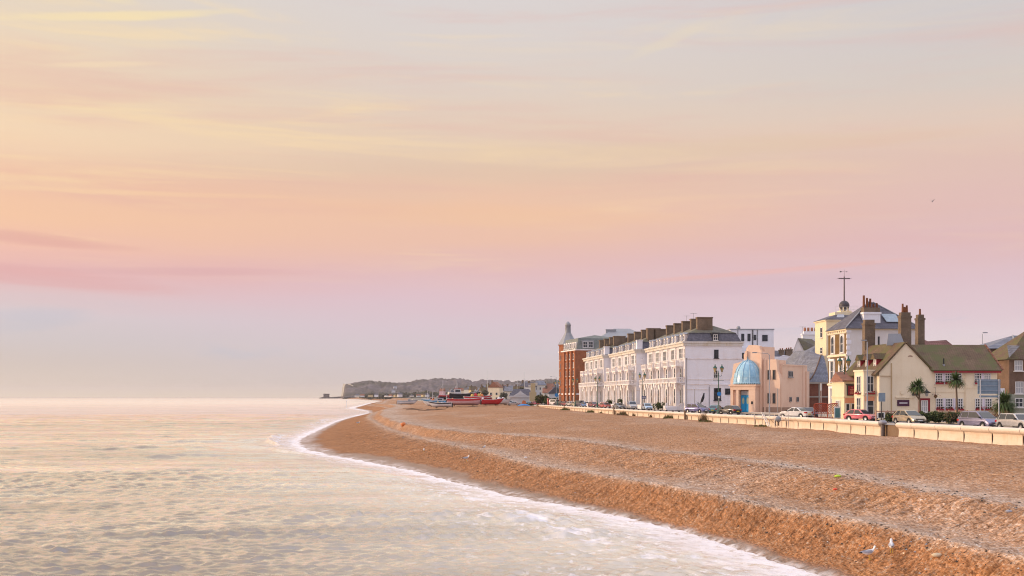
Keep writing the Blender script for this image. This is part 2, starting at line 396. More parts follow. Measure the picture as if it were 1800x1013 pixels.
base = g.mix(1.0, base, g.ramp(big, [(.3, (.92, .88, .84)), (.7, (1.12, 1.08, 1.04))]), 'MULTIPLY')
base = g.mix(1.0, base, g.ramp(mid, [(.28, (.78, .75, .72)), (.42, (.97,) * 3), (.7, (1.12, 1.10, 1.06))]), 'MULTIPLY')
clus = g.noise(g.mapv(o, (9, 1.3, 3)), 1.0, 3, .8)
base = g.mix(1.0, base, g.ramp(clus, [(.3, (.52, .47, .44)), (.5, (1,) * 3), (.68, (1.5, 1.5, 1.52))]), 'MULTIPLY')
sx_ = g.sep(o); ra_ = g.noise(g.xyz(g.m('SUBTRACT', g.m('MULTIPLY', sx_[1], 1.9), g.m('MULTIPLY', sx_[0], .86)), g.m('ADD', g.m('MULTIPLY', sx_[0], .30), g.m('MULTIPLY', sx_[1], .14))), 1.3, 4, .65)
base = g.mix(g.m('MULTIPLY', sl, .8), base, g.mix(1.0, base, g.ramp(ra_, [(.36, (.50, .46, .44)), (.5, (.98,) * 3), (.65, (1.15, 1.12, 1.1))]), 'MULTIPLY'))  # rill shade put into the slope colour, along with damp pebble streaks
base = g.mix(1.0, base, (.84, .85, .83), 'MULTIPLY')
base = g.mix(1.0, base, g.ramp(fine, [(.3, (.60,) * 3), (.5, (1,) * 3), (.7, (1.38,) * 3)]), 'MULTIPLY')
base = g.mix(g.m('MULTIPLY', g.attr('face'), .55), base, g.mix(1.0, base, (.76, .56, .34), 'MULTIPLY'))
base = g.mix(wet, base, g.mix(1.0, base, (.52, .49, .53), 'MULTIPLY'))
swl = g.m('MULTIPLY', sw, g.rng(g.noise(o, 1.1, 6, .7, .6), .40, .62))
base = g.mix(g.m('MULTIPLY', swl, .8), base, (.80, .76, .78))
g.put(b.inputs['Base Color'], base)
g.put(b.inputs['Roughness'], g.rng(wet, 0, 1, .88, .33)); b.inputs['Specular IOR Level'].default_value = .3
g.put(b.inputs['Specular IOR Level'], g.rng(wet, 0, 1, .15, .7))
bh = g.m('ADD', g.m('MULTIPLY', g.vor(o, 12), -.6), g.m('ADD', g.m('MULTIPLY', g.vor(o, 5), -.6), g.m('MULTIPLY', fine, .6)))
bp = g.n('ShaderNodeBump'); g.put(bp.inputs['Strength'], g.rng(wet, 0, .8, 1.0, .12)); bp.inputs['Distance'].default_value = .04
g.put(bp.inputs['Height'], bh); g.put(b.inputs['Normal'], bp.outputs[0])

# rows of the beach
ys = [-40.0]
while ys[-1] < 5150:
    y = ys[-1]
    ys.append(y + (3 if y < 20 else .17 + .0032 * max(0, y - 35) if y < 300 else 1.0 + .012 * (y - 300)))
ys = np.array(ys); NC = 300
c = np.linspace(0, 1, NC)
xw = WL(ys); xp = WALL(ys)
XX = (xw - 9)[:, None] * (1 - c) + (xp + .6)[:, None] * c; YY = np.repeat(ys[:, None], NC, 1)
hh, ss, crest, smask = beach_h(XX, YY)
# broad drifts of greyer, coarser pebbles
grey = sst(.50, .72, fbm(XX / 9, YY / 26, 61, 4)) * .4 * sst(1.0, 1.4, ss)
wet = sst(.42, .10, hh + (fbm(XX / 3, YY / 5, 71, 3) - .5) * .35 - .30 * np.exp(-((YY - 118) / 34) ** 2))
face = sst(1.02, .9, ss)
swash = sst(.34, .04, hh + (fbm(XX / 2.2, YY / 4, 72, 3) - .5) * .3) * (XX > (xw - 4)[:, None])
me = npmesh('beach', XX, YY, hh, M_beach, dict(crest=np.clip(crest, 0, 1), slope=smask, wet=wet, grey=grey, face=face, swash=swash))
tag(link('beach', me), kind='structure')

# ------------------------------------------------------------------ sea
m, g, b = newmat('sea'); M_sea = m
o = g.n('ShaderNodeTexCoord').outputs['Object']; s = g.sep(o)
d = g.attr('shore'); far = g.attr('dist')
r1 = g.noise(g.mapv(o, (1.0, 1.1, 1)), 1.6, 6, .68, .3)
r2 = g.noise(g.mapv(o, (.06, .22, 1)), .35, 4, .6)
r3 = g.noise(g.mapv(o, (.004, .02, 1)), 1.0, 5, .6)
bp = g.n('ShaderNodeBump'); g.put(bp.inputs['Strength'], g.m('MULTIPLY', g.rng(far, 60, 900, .5, .35), g.rng(r2, .3, .7, .35, 1.5))); bp.inputs['Distance'].default_value = .16
g.put(bp.inputs['Height'], r1); g.put(b.inputs['Normal'], bp.outputs[0])
# lace of foam near the edge
f1 = g.noise(g.mapv(o, (1.0, 1.0, 1)), .9, 7, .72, .8)
f2 = g.vor(g.mapv(o, (1, .8, 1)), 1.1, 'DISTANCE_TO_EDGE')
ed = g.m('ADD', d, g.m('MULTIPLY', g.m('SUBTRACT', g.noise(o, .22, 4, .6), .5), 5.0))
fw_ = g.rng(far, 62, 116, 5.5, 1.5); solid = g.rng(g.m('DIVIDE', ed, fw_), 1.0, -.1); zone = g.rng(g.m('DIVIDE', ed, fw_), 4.0, .3)
lace = g.m('MULTIPLY', g.rng(f1, g.rng(ed, .5, 8, .42, .56), .62), zone)
foam = g.m('MAXIMUM', g.m('MULTIPLY', solid, g.rng(f1, .30, .54)), g.m('MULTIPLY', lace, .8))
foam = g.m('MAXIMUM', foam, g.attr('foam'))
milky = g.rng(d, 30, 0, 0, 1)
wc = g.mix(milky, (.68, .59, .46), (.76, .68, .57))
st_ = g.noise(g.mapv(o, (.010, .055, 1)), 1.0, 7, .66, .4); st2 = g.noise(g.mapv(o, (.05, .30, 1)), 1.0, 5, .65)
var = g.m('MULTIPLY', g.rng(st_, .36, .64, .90, 1.07), g.rng(st2, .34, .62, .92, 1.06))
var = g.m('MULTIPLY', var, g.rng(far, 500, 9000, 1.0, .76))
rgh = g.m('ADD', g.rng(far, 60, 1500, .07, .22), g.rng(st_, .4, .6, .08, 0))
vm = g.n('ShaderNodeVectorMath', operation='SCALE'); vm.inputs[0].default_value = (1.12, 1.10, 1.04); g.put(vm.inputs['Scale'], var)
gs = g.n('ShaderNodeBsdfGlossy'); g.put(gs.inputs['Color'], vm.outputs[0]); g.put(gs.inputs['Roughness'], rgh); g.put(gs.inputs['Normal'], bp.outputs[0])
df = g.n('ShaderNodeBsdfDiffuse'); g.put(df.inputs['Color'], g.mix(milky, (.17, .125, .10), (.60, .54, .47))); g.put(df.inputs['Normal'], bp.outputs[0])
fz = g.n('ShaderNodeFresnel'); fz.inputs['IOR'].default_value = 1.5; g.put(fz.inputs['Normal'], bp.outputs[0])
ms = g.n('ShaderNodeMixShader'); g.put(ms.inputs[0], g.m('MULTIPLY', g.rng(fz.outputs[0], .10, .40, .16, 1.0), g.rng(milky, .4, 1, 1, .75))); g.nt.links.new(df.outputs[0], ms.inputs[1]); g.nt.links.new(gs.outputs[0], ms.inputs[2])
g.put(b.inputs['Base Color'], (.84, .80, .83, 1)); b.inputs['Roughness'].default_value = .8
ms2 = g.n('ShaderNodeMixShader'); g.put(ms2.inputs[0], g.m('MULTIPLY', foam, .93)); g.nt.links.new(ms.outputs[0], ms2.inputs[1]); g.nt.links.new(b.outputs[0], ms2.inputs[2])
g.nt.links.new(ms2.outputs[0], [n for n in m.node_tree.nodes if n.type == 'OUTPUT_MATERIAL'][0].inputs[0])
ys = [8.0]
while ys[-1] < 14500:
    y = ys[-1]; ys.append(y + max(.12, .0029 * (y - 10)) if y < 500 else y * 1.012)
ys = np.array(ys); tx = np.linspace(0, 1, 640); wl = WL(ys)
lft = np.minimum(-.55 * (ys + 6), wl - 60)
core = lft[:, None] * (1 - tx) + (wl + 3.0)[:, None] * tx
out_ = (lft - 2.5 * (ys + 40))[:, None] * (1 - np.linspace(0, 1, 40)[:-1]) + lft[:, None] * np.linspace(0, 1, 40)[:-1]
XX = np.concatenate([out_, core], 1); YY = np.repeat(ys[:, None], XX.shape[1], 1)
dwl = np.gradient(wl, ys); D = (wl[:, None] - XX) / np.sqrt(1 + dwl ** 2)[:, None]
sp = np.gradient(ys)[:, None]
Z = np.zeros_like(XX); R_ = np.random.RandomState(3)
patch = .75 + .65 * sst(.42, .68, fbm((XX - YY * .4) / 30, YY / 8, 81, 3))
for i in range(60):
    lam = 10 ** R_.uniform(-.38, .14); th = R_.normal(1.42, .50); k = 2 * PI / lam
    amp = .0120 * lam ** .9 * sst(2.2, 5, lam / sp) * R_.uniform(.6, 1.3)
    ph = k * (XX * math.cos(th) + YY * math.sin(th)) + R_.uniform(0, 6.3) + 1.2 * fbm(XX / (lam * 5), YY / (lam * 5), i, 2) * 3
    w = np.sin(ph); Z += amp * (2.0 * ((w + 1) / 2) ** 1.35) * (patch if lam < 2.5 else 1)
for i in range(26):
    lam = 10 ** R_.uniform(.18, .62); th = R_.normal(1.45, .42); k = 2 * PI / lam
    ph = k * (XX * math.cos(th) + YY * math.sin(th)) + R_.uniform(0, 6.3) + 3 * fbm(XX / (lam * 5), YY / (lam * 5), 160 + i, 2)
    Z += .0115 * lam ** .9 * sst(2.0, 3.4, lam / sp) * sst(70, 150, YY) * (((np.sin(ph) + 1) / 2) ** 1.35) * patch
for i in range(16):
    lam = 10 ** R_.uniform(.5, 1.15); th = R_.normal(1.75, .16); k = 2 * PI / lam
    ph = k * (XX * math.cos(th) + YY * math.sin(th)) + R_.uniform(0, 6.3) + 3 * fbm(XX / (lam * 6), YY / (lam * 3), 60 + i, 2)
    Z += .0030 * lam ** .95 * sst(2.2, 4, lam / sp) * np.sin(ph) * (.3 + 1.4 * sst(.4, .65, fbm(XX / 60, YY / 25, 90 + i, 2)))
# long low swell
Z += .10 * (fbm((XX) / 5, YY / 6, 77, 2) - .45) * sst(4, 0, D) * (YY < 300)
Z += .03 * np.sin((YY * .92 - XX * .38) / 3.6 + 3 * fbm(XX / 40, YY / 30, 7, 2)) * sst(1500, 300, YY)
Z *= sst(-.5, 7, D) * .85 + .15
Z += .05 * sst(3, 0, D) * (fbm(XX / .7, YY / .7, 5, 3))
fo = np.zeros_like(XX)
# small breakers round the point
for y0, y1, d0, hgt, wd in [(172, 235, 2.2, .6, .8), (600, 780, 5, .3, 1.5), (148, 172, 2.2, .35, .8), (290, 420, 4, .25, 1.0), (52, 80, 6.5, .10, 1.0)]:
    env = sst(y0, y0 + (y1 - y0) * .35, YY) * sst(y1, y1 - (y1 - y0) * .35, YY)
    dd = D - d0 - 3.0 * (YY - y0) / (y1 - y0) + (fbm(YY / 8, YY * 0, 3, 2) - .5) * 2
    Z += hgt * env * np.exp(-(dd / wd) ** 2) * np.where(dd < 0, 1, np.exp(-(dd / (wd * .7)) ** 2))
    fo = np.maximum(fo, env * np.exp(-((dd + wd * 1.3) / (wd * 1.2)) ** 2) * sst(.38, .66, fbm(XX / .8, YY / 1.2, 13, 3)))
# white wash along the far waterline
fo = np.maximum(fo, (.35 + .65 * sst(.35, .6, fbm(XX / 3, YY / 9, 46, 3))) * sst(130, 240, YY) * sst(2500, 900, YY) * sst(2.2 , .2, D - 5 * sst(300, 900, YY) * fbm(XX / 14, YY / 50, 44, 3)) * .95)
me = npmesh('sea', XX, YY, Z, M_sea, dict(shore=D, dist=YY, foam=fo))
tag(link('sea', me), kind='structure')

# ------------------------------------------------------------------ promenade, road, pavement, ground behind
def strip(name, offs, zs, mat, y0=-60, y1=5150, step=None):
    ys = [float(y0)]
    while ys[-1] < y1: ys.append(ys[-1] + (6 if ys[-1] < 500 else 60))
    ys = np.array(ys); X = np.stack([WALL(ys) + o_ for o_ in offs], 1); Y = np.repeat(ys[:, None], len(offs), 1)
    Z = np.repeat(np.array(zs, float)[None, :], len(ys), 0) + (0 if y1 < 600 else 1) * (np.interp(ys, [600, 5200], [0, 3])[:, None])
    return tag(link(name, npmesh(name, X, Y, Z, mat, smooth=False)), kind='structure')
M_pave = paint('paving', (.42, .36, .31), .8, .3, streak=False)
M_road = paint('asphalt', (.11, .105, .11), .85, .3, streak=False)
M_town = paint('town_ground', (.20, .18, .15), .9, .4, streak=False)
strip('promenade', [.25, 3.8], [GZ, GZ], M_pave, y1=395)
strip('promenade_edge', [.37, .37], [GZ - 1.9, GZ - .004], paint('edge_stone', (.22, .15, .10), .9, .5), y1=395)
strip('kerb', [3.8, 3.95, 3.95], [GZ + .004, GZ + .004, GZ - .12], plain('kerb_stone', (.5, .46, .42)), y1=395)
strip('road', [3.9, 11.0], [GZ - .12, GZ - .12], M_road, y1=590)
strip('pavement', [11.0, 11.0, 14.0, 900], [GZ - .12, GZ, GZ, GZ], M_pave, y1=395)
strip('town_ground', [.5, 3.8, 11, 60, 4000], [GZ - .14, GZ - .14, GZ - .14, GZ - .05, GZ - .05], M_town, y0=380)
M_white_line = plain('road_paint', (.75, .75, .72))
mb = MB()
for i in range(60):
    y = 90 + i * 5; x = WALL(y) + 7.4; x2_ = WALL(y + 2) + 7.4
    mb.add([(x, y, GZ - .114), (x + .12, y, GZ - .114), (x2_ + .12, y + 2, GZ - .114), (x2_, y + 2, GZ - .114)], [(0, 1, 2, 3)])
tag(mb.build('road_marking', M_white_line), kind='structure')

# ================================================================== buildings
M_glass, g, b = newmat('window_glass')
n_ = g.noise(g.n('ShaderNodeTexCoord').outputs['Object'], .7, 2)
g.put(b.inputs['Base Color'], g.ramp(n_, [(.35, (.02, .024, .03)), (.7, (.09, .095, .11))])); b.inputs['Roughness'].default_value = .08; b.inputs['Specular IOR Level'].default_value = .4; b.inputs['IOR'].default_value = 1.35
M_net = paint('net_curtain', (.42, .42, .44), .5, .3, streak=False)
M_wfr = paint('white_joinery', (.72, .70, .68), .5, .15)
M_bfr = paint('dark_joinery', (.05, .05, .06), .5, .1)
M_stucco = paint('white_stucco', (.80, .80, .86), .75, .22, dc=(.6, .5, .42))
M_trim = paint('stucco_trim', (.80, .78, .80), .75, .55, dc=(.5, .36, .25))
M_cornice = paint('weathered_cornice', (.64, .61, .58), .85, .7, dc=(.3, .26, .18))
M_slate = tiles('slate', (.105, .10, .125), (.15, .14, .17))
M_slateg = tiles('mossy_slate', (.15, .14, .12), (.20, .18, .15), (.15, .14, .07), mamt=.7)
M_slateb = tiles('blue_slate', (.17, .18, .23), (.23, .24, .29), (.2, .2, .2), mamt=.3)
M_tile = tiles('old_clay_tiles', (.13, .075, .05), (.20, .12, .075), (.11, .105, .03), row=.12, mamt=.8)
M_tileg = tiles('moss_clay_tiles', (.17, .105, .065), (.21, .14, .085), (.115, .115, .04), row=.12, mamt=.9)
M_tiler = tiles('red_clay_tiles', (.30, .12, .08), (.36, .18, .11), row=.12)
M_stack = brick('stack_brick', (.20, .14, .10), (.14, .105, .08), (.22, .19, .15))
M_pot = paint('clay_pot', (.42, .18, .10), .8, .4)
M_brickr = brick('red_brick', (.37, .13, .06), (.30, .10, .05), (.28, .17, .11))
M_brickb = brick('brown_brick', (.18, .11, .075), (.14, .085, .06), (.22, .17, .14))
M_lead = paint('lead', (.30, .31, .34), .5, .3)
M_pipe = plain('pipe_grey', (.30, .29, .30), .5)
M_black = plain('black_paint', (.02, .02, .023), .4)
M_cream = paint('cream_render', (.82, .70, .52), .8, .22, dc=(.6, .5, .36))
M_creamy = paint('yellow_cream_render', (.78, .67, .47), .8, .2, dc=(.6, .5, .36))
M_peach = paint('peach_render', (.78, .56, .43), .8, .2, dc=(.6, .42, .32))
M_peachd = paint('peach_render_plinth', (.36, .24, .18), .85, .4)

WC = {}
def win(parent, x, y, z, w, h, ang=0, style='sash', fr=None, gl=None, name='window', bars=None):
    """ang: 0 faces -y, -90 faces -x (degrees). frame proud of the wall, pane a sub-part"""
    fr = fr or M_wfr; gl = gl or (M_net if rnd.random() < .22 else M_glass)
    key = (round(w, 2), round(h, 2), style, fr.name)
    if key not in WC:
        f = MB(); p = MB(); t = .09 if w < 1.5 else .11; d = .10
        if style == 'arch':
            n = 8; r = w / 2
            inn = [(-w / 2 + t, t), (w / 2 - t, t)] + [((r - t) * math.cos(a), h - r + (r - t) * math.sin(a)) for a in [PI * k / n for k in range(n + 1)]]
            out = [(-w / 2, 0), (w / 2, 0)] + [(r * math.cos(a), h - r + r * math.sin(a)) for a in [PI * k / n for k in range(n + 1)]]
            N = len(inn)
            f.add([(q[0], -d, q[1]) for q in out] + [(q[0], -d, q[1]) for q in inn], [(i, (i + 1) % N, N + (i + 1) % N, N + i) for i in range(N)])
            f.add([(q[0], -d, q[1]) for q in out] + [(q[0], 0, q[1]) for q in out], [(i, N + i, N + (i + 1) % N, (i + 1) % N) for i in range(N)])
            f.box(-w / 2 + t, w / 2 - t, -.06, -.02, h * .5 - .04, h * .5 + .04)
            p.add([(q[0], -.025, q[1]) for q in inn], [tuple(range(N))])
        else:
            f.box(-w / 2, -w / 2 + t, -d, 0, 0, h); f.box(w / 2 - t, w / 2, -d, 0, 0, h)
            f.box(-w / 2 + t, w / 2 - t, -d, 0, h - t, h); f.box(-w / 2 + t, w / 2 - t, -d, 0, 0, t)
            nx, nz = {'sash': (2, 2), 'cottage': (3, 4), 'tall': (1, 2), 'plain': (1, 1), 'wide': (3, 1), 'six': (3, 2)}[style]
            bw = .035 if style != 'cottage' else .04
            for i in range(1, nx): xx = -w / 2 + w * i / nx; f.box(xx - bw, xx + bw, -.07, -.02, t, h - t)
            for i in range(1, nz): zz = h * i / nz; f.box(-w / 2 + t, w / 2 - t, -.075, -.015, zz - bw, zz + bw)
            p.add([(-w / 2 + t, -.02, t), (w / 2 - t, -.02, t), (w / 2 - t, -.02, h - t), (-w / 2 + t, -.02, h - t)], [(0, 1, 2, 3)])
        if style != 'plain': f.box(-w / 2 - .12, w / 2 + .12, -.22, 0, -.14, -.003)
        WC[key] = (f.mesh('window', fr), p)
    fm, p = WC[key]
    gk = key + (gl.name,)
    if gk not in WC: WC[gk] = p.mesh('pane', gl)
    o = link(name, fm, parent, (x, y, z), math.radians(ang)); q = link('pane', WC[gk], o)
    return o
def xl(o, th, px, y=0):
    r = (px - 900) / F; c, s = math.cos(th), math.sin(th)
    return (r * (o[1] + y * c) - o[0] + y * s) / (c - r * s)
def zl(o, th, px, py, y=0):
    x = xl(o, th, px, y); Y = o[1] + x * math.sin(th) + y * math.cos(th)
    return zof(py, Y) - o[2]
def chimney(parent, x0, x1, y0, y1, z0, z1, mat=None, npots=4, pot=.5, along='x', cap=True):
    m = MB(); m.box(x0, x1, y0, y1, z0, z1 - .25)
    if cap: m.box(x0 - .1, x1 + .1, y0 - .1, y1 + .1, z1 - .25, z1)
    c = m.build('chimney', mat or M_stack, parent)
    q = MB()
    for i in range(npots):
        t = (i + .5) / npots
        cx, cy = ((x0 + (x1 - x0) * t), (y0 + y1) / 2) if along == 'x' else ((x0 + x1) / 2, y0 + (y1 - y0) * t)
        hh = pot * (.85 + .3 * ((i * 7) % 3) / 2)
        q.rev([(.0, z1), (.17, z1), (.13, z1 + hh * .8), (.16, z1 + hh * .85), (.16, z1 + hh), (.0, z1 + hh)], (cx, cy), 8)
    if npots: q.build('chimney_pots', M_pot, c)
    return c
def pitched(parent, x0, x1, y0, y1, z0, z1, mat, ridge='y', hip0=0, hip1=0, ov=.3, name='roof'):
    m = MB(); x0 -= ov; x1 += ov; y0 -= ov; y1 += ov
    if ridge == 'y':
        xm = (x0 + x1) / 2; a, b_ = (xm, y0 + hip0, z1), (xm, y1 - hip1, z1)
        m.add([(x0, y0, z0), (x1, y0, z0), (x1, y1, z0), (x0, y1, z0), a, b_], [(0, 1, 4), (1, 2, 5, 4), (2, 3, 5), (3, 0, 4, 5), (0, 3, 2, 1)])
    else:
        ym = (y0 + y1) / 2; a, b_ = (x0 + hip0, ym, z1), (x1 - hip1, ym, z1)
        m.add([(x0, y0, z0), (x1, y0, z0), (x1, y1, z0), (x0, y1, z0), a, b_], [(0, 1, 5, 4), (1, 2, 5), (2, 3, 4, 5), (3, 0, 4), (0, 3, 2, 1)])
    m.box(x0, x1, y0, y1, z0 - .15, z0 - .003)
    return m.build(name, mat, parent)

# ---------------------------------------------------------------- stuccoed terrace blocks
def terrace(o, L, n, D, label, sc=1.0, near=False):
    TH = math.radians(5.4)
    t = thing('terrace_building', o, TH, label, 'terrace', 'white stuccoed seafront terrace blocks')
    zc = 13.6
    MB().box(0, D, 0, L, 0, zc).build('wall', M_stucco, t)
    # cornices and string courses
    c = MB(); c.box(-.75, D + .4, -.35, L + .1, zc + .55, zc + .9); c.box(-.5, D + .25, -.22, L + .05, zc, zc + .55)
    c.build('cornice', M_cornice, t)
    c = MB()
    for z in (10.75, 6.4, 5.35, 4.3): c.box(0.003, D + .06, -.08, 0, z, z + .16)
    c.build('string_course', M_trim, t)
    # mansard and main roof
    m = MB(); a = .15; b2 = 1.0; z0, z1, z2 = zc + .903, zc + 2.75, zc + 4.9
    P = [(a, a - .2, z0), (D - a, a - .2, z0), (D - a, L, z0), (a, L, z0), (b2, b2, z1), (D - b2, b2, z1), (D - b2, L, z1), (b2, L, z1)]
    m.add(P, [(0, 1, 5, 4), (1, 2, 6, 5), (2, 3, 7, 6), (3, 0, 4, 7)])
    m.build('mansard', M_slate, t)
    m = MB(); xr = D * .47; m.add([(b2 - .15, b2 - .15, z1), (D - b2 + .15, b2 - .15, z1), (D - b2 + .15, L, z1), (b2 - .15, L, z1), (xr, b2 + 3.2, z2), (xr, L, z2)],
        [(0, 1, 4), (1, 2, 5, 4), (2, 3, 5), (3, 0, 4, 5)]); m.build('roof', M_slateg, t)
    U = L / n
    for k in range(n):
        y0 = k * U; yc = y0 + U * .5
        if k: pass
        chimney(t, xr - 2.7, xr + .6, y0 + 1.8 if k == 0 else y0 - .6, y0 + 3.0 if k == 0 else y0 + .6, z1 - .6, z2 + 1.3, None, 0)
        # canted bay, two storeys
        bw, bp_ = U * .56, 1.35; yb0, yb1 = yc - bw / 2, yc + bw / 2; ca = .45
        bay = MB(); poly = [(0, yb0), (-bp_, yb0 + ca), (-bp_, yb1 - ca), (0, yb1)]
        bay.prism(poly[::-1], 'z', 0, 9.5)
        for z in (5.6, 9.2):
            q = [(0, yb0 - .25), (-bp_ - .35, yb0 + ca - .25), (-bp_ - .35, yb1 - ca + .25), (0, yb1 + .25)]
            bay.prism(q[::-1], 'z', z, z + .38)
        bo = bay.build('bay', M_trim, t)
        # columns in front of the bay corners
        for (cx, cy) in ((-bp_ - .16, yb0 + ca), (-bp_ - .16, yb1 - ca)):
            cl = MB(); cl.tube([(cx, cy, .9), (cx, cy, 5.5)], [.2, .16], 8); cl.box(cx - .26, cx + .26, cy - .26, cy + .26, 4.9, 5.6)
            cl.tube([(cx, cy, 6.9), (cx, cy, 9.2)], [.15, .13], 8); cl.box(cx - .2, cx + .2, cy - .2, cy + .2, 8.75, 9.2); cl.box(cx - .24, cx + .24, cy - .24, cy + .24, 5.6, 6.9); cl.build('column', M_trim, bo)
        # balustraded balconies
        for zz, ex, pr in ((5.98, 1.0, 1.95), (9.58, .25, 1.75)):
            ba = MB(); ya, yb_ = (y0 + .15, y0 + U - .15) if ex > .9 else (yb0 - .2, yb1 + .2)
            ba.box(-pr, -.003, ya, yb_, zz - .2, zz)
            ba.box(-pr, -pr + .22, ya, yb_, zz + .75, zz + .95); ba.box(-pr + .22, -.003, ya, ya + .2, zz + .75, zz + .95)
            ba.box(-pr, -pr + .25, ya, ya + .25, zz, zz + .75); ba.box(-pr, -pr + .25, yb_ - .25, yb_, zz, zz + .75)
            nb_ = int((yb_ - ya) / .42)
            for i in range(nb_):
                yy = ya + .4 + i * (yb_ - ya - .8) / max(1, nb_ - 1); ba.box(-pr + .05, -pr + .19, yy - .07, yy + .07, zz, zz + .75)
            for i in range(5): xx = -pr + .35 + i * (pr - .5) / 4; ba.box(xx - .07, xx + .07, ya + .03, ya + .17, zz, zz + .75)
            for yy in (ya + .3, (ya + yb_) / 2, yb_ - .5): ba.prism([(-pr + .2, zz - .2), (-.1, zz - .2), (-.1, zz - .8)], 'y', yy, yy + .22)
            ba.build('balcony', M_trim, t)
        # porch beside the bay
        po = MB()
        for cy in (yb1 + .55, y0 + U - .3):
            po.tube([(-1.6, cy, .9), (-1.6, cy, 4.9)], [.22, .18], 8); po.box(-1.86, -1.34, cy - .26, cy + .26, 4.9, 5.5)
        po.box(-1.9, 0, yb1 + .3, y0 + U, 5.2, 5.75); po.box(-2.6, 0, yb1 + .3, y0 + U - .1, 0, .9)
        po.build('porch', M_trim, t)
        # windows
        cnt = math.degrees(math.atan2(bp_, ca))
        for z, hh, st in ((1.3, 3.3, 'arch'), (6.45, 2.6, 'arch')):
            win(bo, -bp_, yc, z, 1.3, hh, -90, st, None, M_glass)
            cx, cy = -bp_ / 2, yb0 + ca / 2
            win(bo, cx, cy, z, .98, hh, -cnt, st, None, M_glass)
        for dy in (-1.1, 0, 1.1): win(t, 0, yc + dy, 10.95, .9, 2.2, -90, 'tall', None, M_glass)
        win(t, 0, y0 + U - 1.1, 6.45, .9, 2.5, -90, 'arch'); win(t, 0, y0 + U - 1.1, 1.2, 1.0, 3.2, -90, 'arch', name='door')
        win(t, 0, y0 + .75, 10.95, .75, 2.1, -90, 'tall'); win(t, 0, y0 + .75, 6.45, .75, 2.4, -90, 'tall')
        # pilasters
        pi = MB()
        for yy in (y0 + .12, yb0 - .5, yb1 + .5): pi.box(-.14, 0, yy - .16, yy + .16, 0.9, zc)
        pi.build('pilaster', M_trim, t)
        # dormers
        for dy in (-1.7, 1.2):
            dm = MB(); yy = yc + dy
            dm.box(.15, 1.6, yy - .62, yy + .62, z0, z1 - .25); dm.prism([(yy - .8, z1 - .25), (yy + .8, z1 - .25), (yy, z1 + .15)], 'x', .0, 1.9, 1)
            do = dm.build('dormer', [M_trim, M_lead], t); win(do, .15, yy, z0 + .2, .85, 1.15, -90, 'tall')
        # garden wall and steps before the house
    st = MB()
    st.box(-4.2, -4.0, 0.4, L, 0, .95)
    for k in range(n + 1): st.box(-4.3, -3.9, k * U, k * U + .4, 0, 1.5)
    st.build('front_wall', M_trim, t)
    return t, TH

A0 = (36.6, 240, GZ)
TA, th = terrace(A0, 38.2, 5, 12.2, 'largest white stucco terrace block, its tall plain end wall beside the peach domed hall')
# its end wall
for px, py0, py1, w, st, fr in ((1259, 630, 615, .95, 'sash', M_bfr), (1258, 665, 651, .9, 'sash', None), (1261.5, 704, 683, 1.5, 'tall', None), (1279, 694, 683, .95, 'plain', None)):
    x = xl(A0, th, px); z0_ = zl(A0, th, px, py0); z1_ = zl(A0, th, px, py1)
    win(TA, x, 0, z0_, w, z1_ - z0_, 0, st, fr, M_glass)
dm = MB(); x = xl(A0, th, 1258)
dm.box(x - .75, x + .75, .12, 1.4, 14.5, 16.2); dm.box(x - .85, x + .85, .0, 1.5, 16.2, 16.4)
do = dm.build('dormer', [M_bfr], TA); win(do, x, .12, 14.75, .95, 1.25, 0, 'sash', None, M_glass)
pp = MB(); x = xl(A0, th, 1206.5); pp.tube([(x, -.12, 0), (x, -.12, 10.9)], .07, 6); pp.box(x - .14, x + .14, -.25, -.02, 10.7, 11.0)
x = xl(A0, th, 1246.5); pp.tube([(x, -.1, 0), (x, -.1, 4.9)], .05, 6); pp.build('drainpipe', M_pipe, TA)
lw = MB(); x0_ = xl(A0, th, 1247.5); x1_ = xl(A0, th, 1286)
lw.box(x0_, x1_, -.5, 0, 0, 5.2); lw.box(x0_ - .1, x1_ + .1, -.62, 0.003, 5.2, 5.4); lw.build('lean_to', M_stucco, TA)
win(TA, xl(A0, th, 1261, -.5), -.5, zl(A0, th, 1261, 704, -.5), 1.5, 2.6, 0, 'tall', M_bfr, M_glass)
win(TA, xl(A0, th, 1279, -.5), -.5, zl(A0, th, 1279, 694, -.5), 1.1, 1.3, 0, 'plain', M_bfr, M_glass)
B0 = (30.6, 279.5, GZ)
TB, th = terrace(B0, 35, 4, 12.2, 'white stucco terrace block in the middle of the three, between two like it')
chimney(TB, 5.0, 14.0, 1.2, 2.4, 14.5, 19.6, None, 0); chimney(TB, 3.1, 4.6, 1.2, 2.4, 14.5, 19.6, None, 0)
C0 = (25.6, 316, GZ)
TC, th = terrace(C0, 34, 4, 12.2, 'farthest white stucco terrace block, next to the tall red brick block')
chimney(TC, 1.4, 3.0, 3, 4.2, 14.5, 17.5, None, 0); chimney(TC, 4.4, 7.5, 3, 4.2, 14.5, 19.4, None, 0)
# white annex box beside each end wall's corner dormer
for T in (TB, TC):
    m = MB(); m.box(.1, 1.5, .0, 1.1, 14.51, 16.6); m.box(0, 1.6, -.1, 1.2, 16.6, 16.8); m.build('parapet_pier', M_stucco, T)

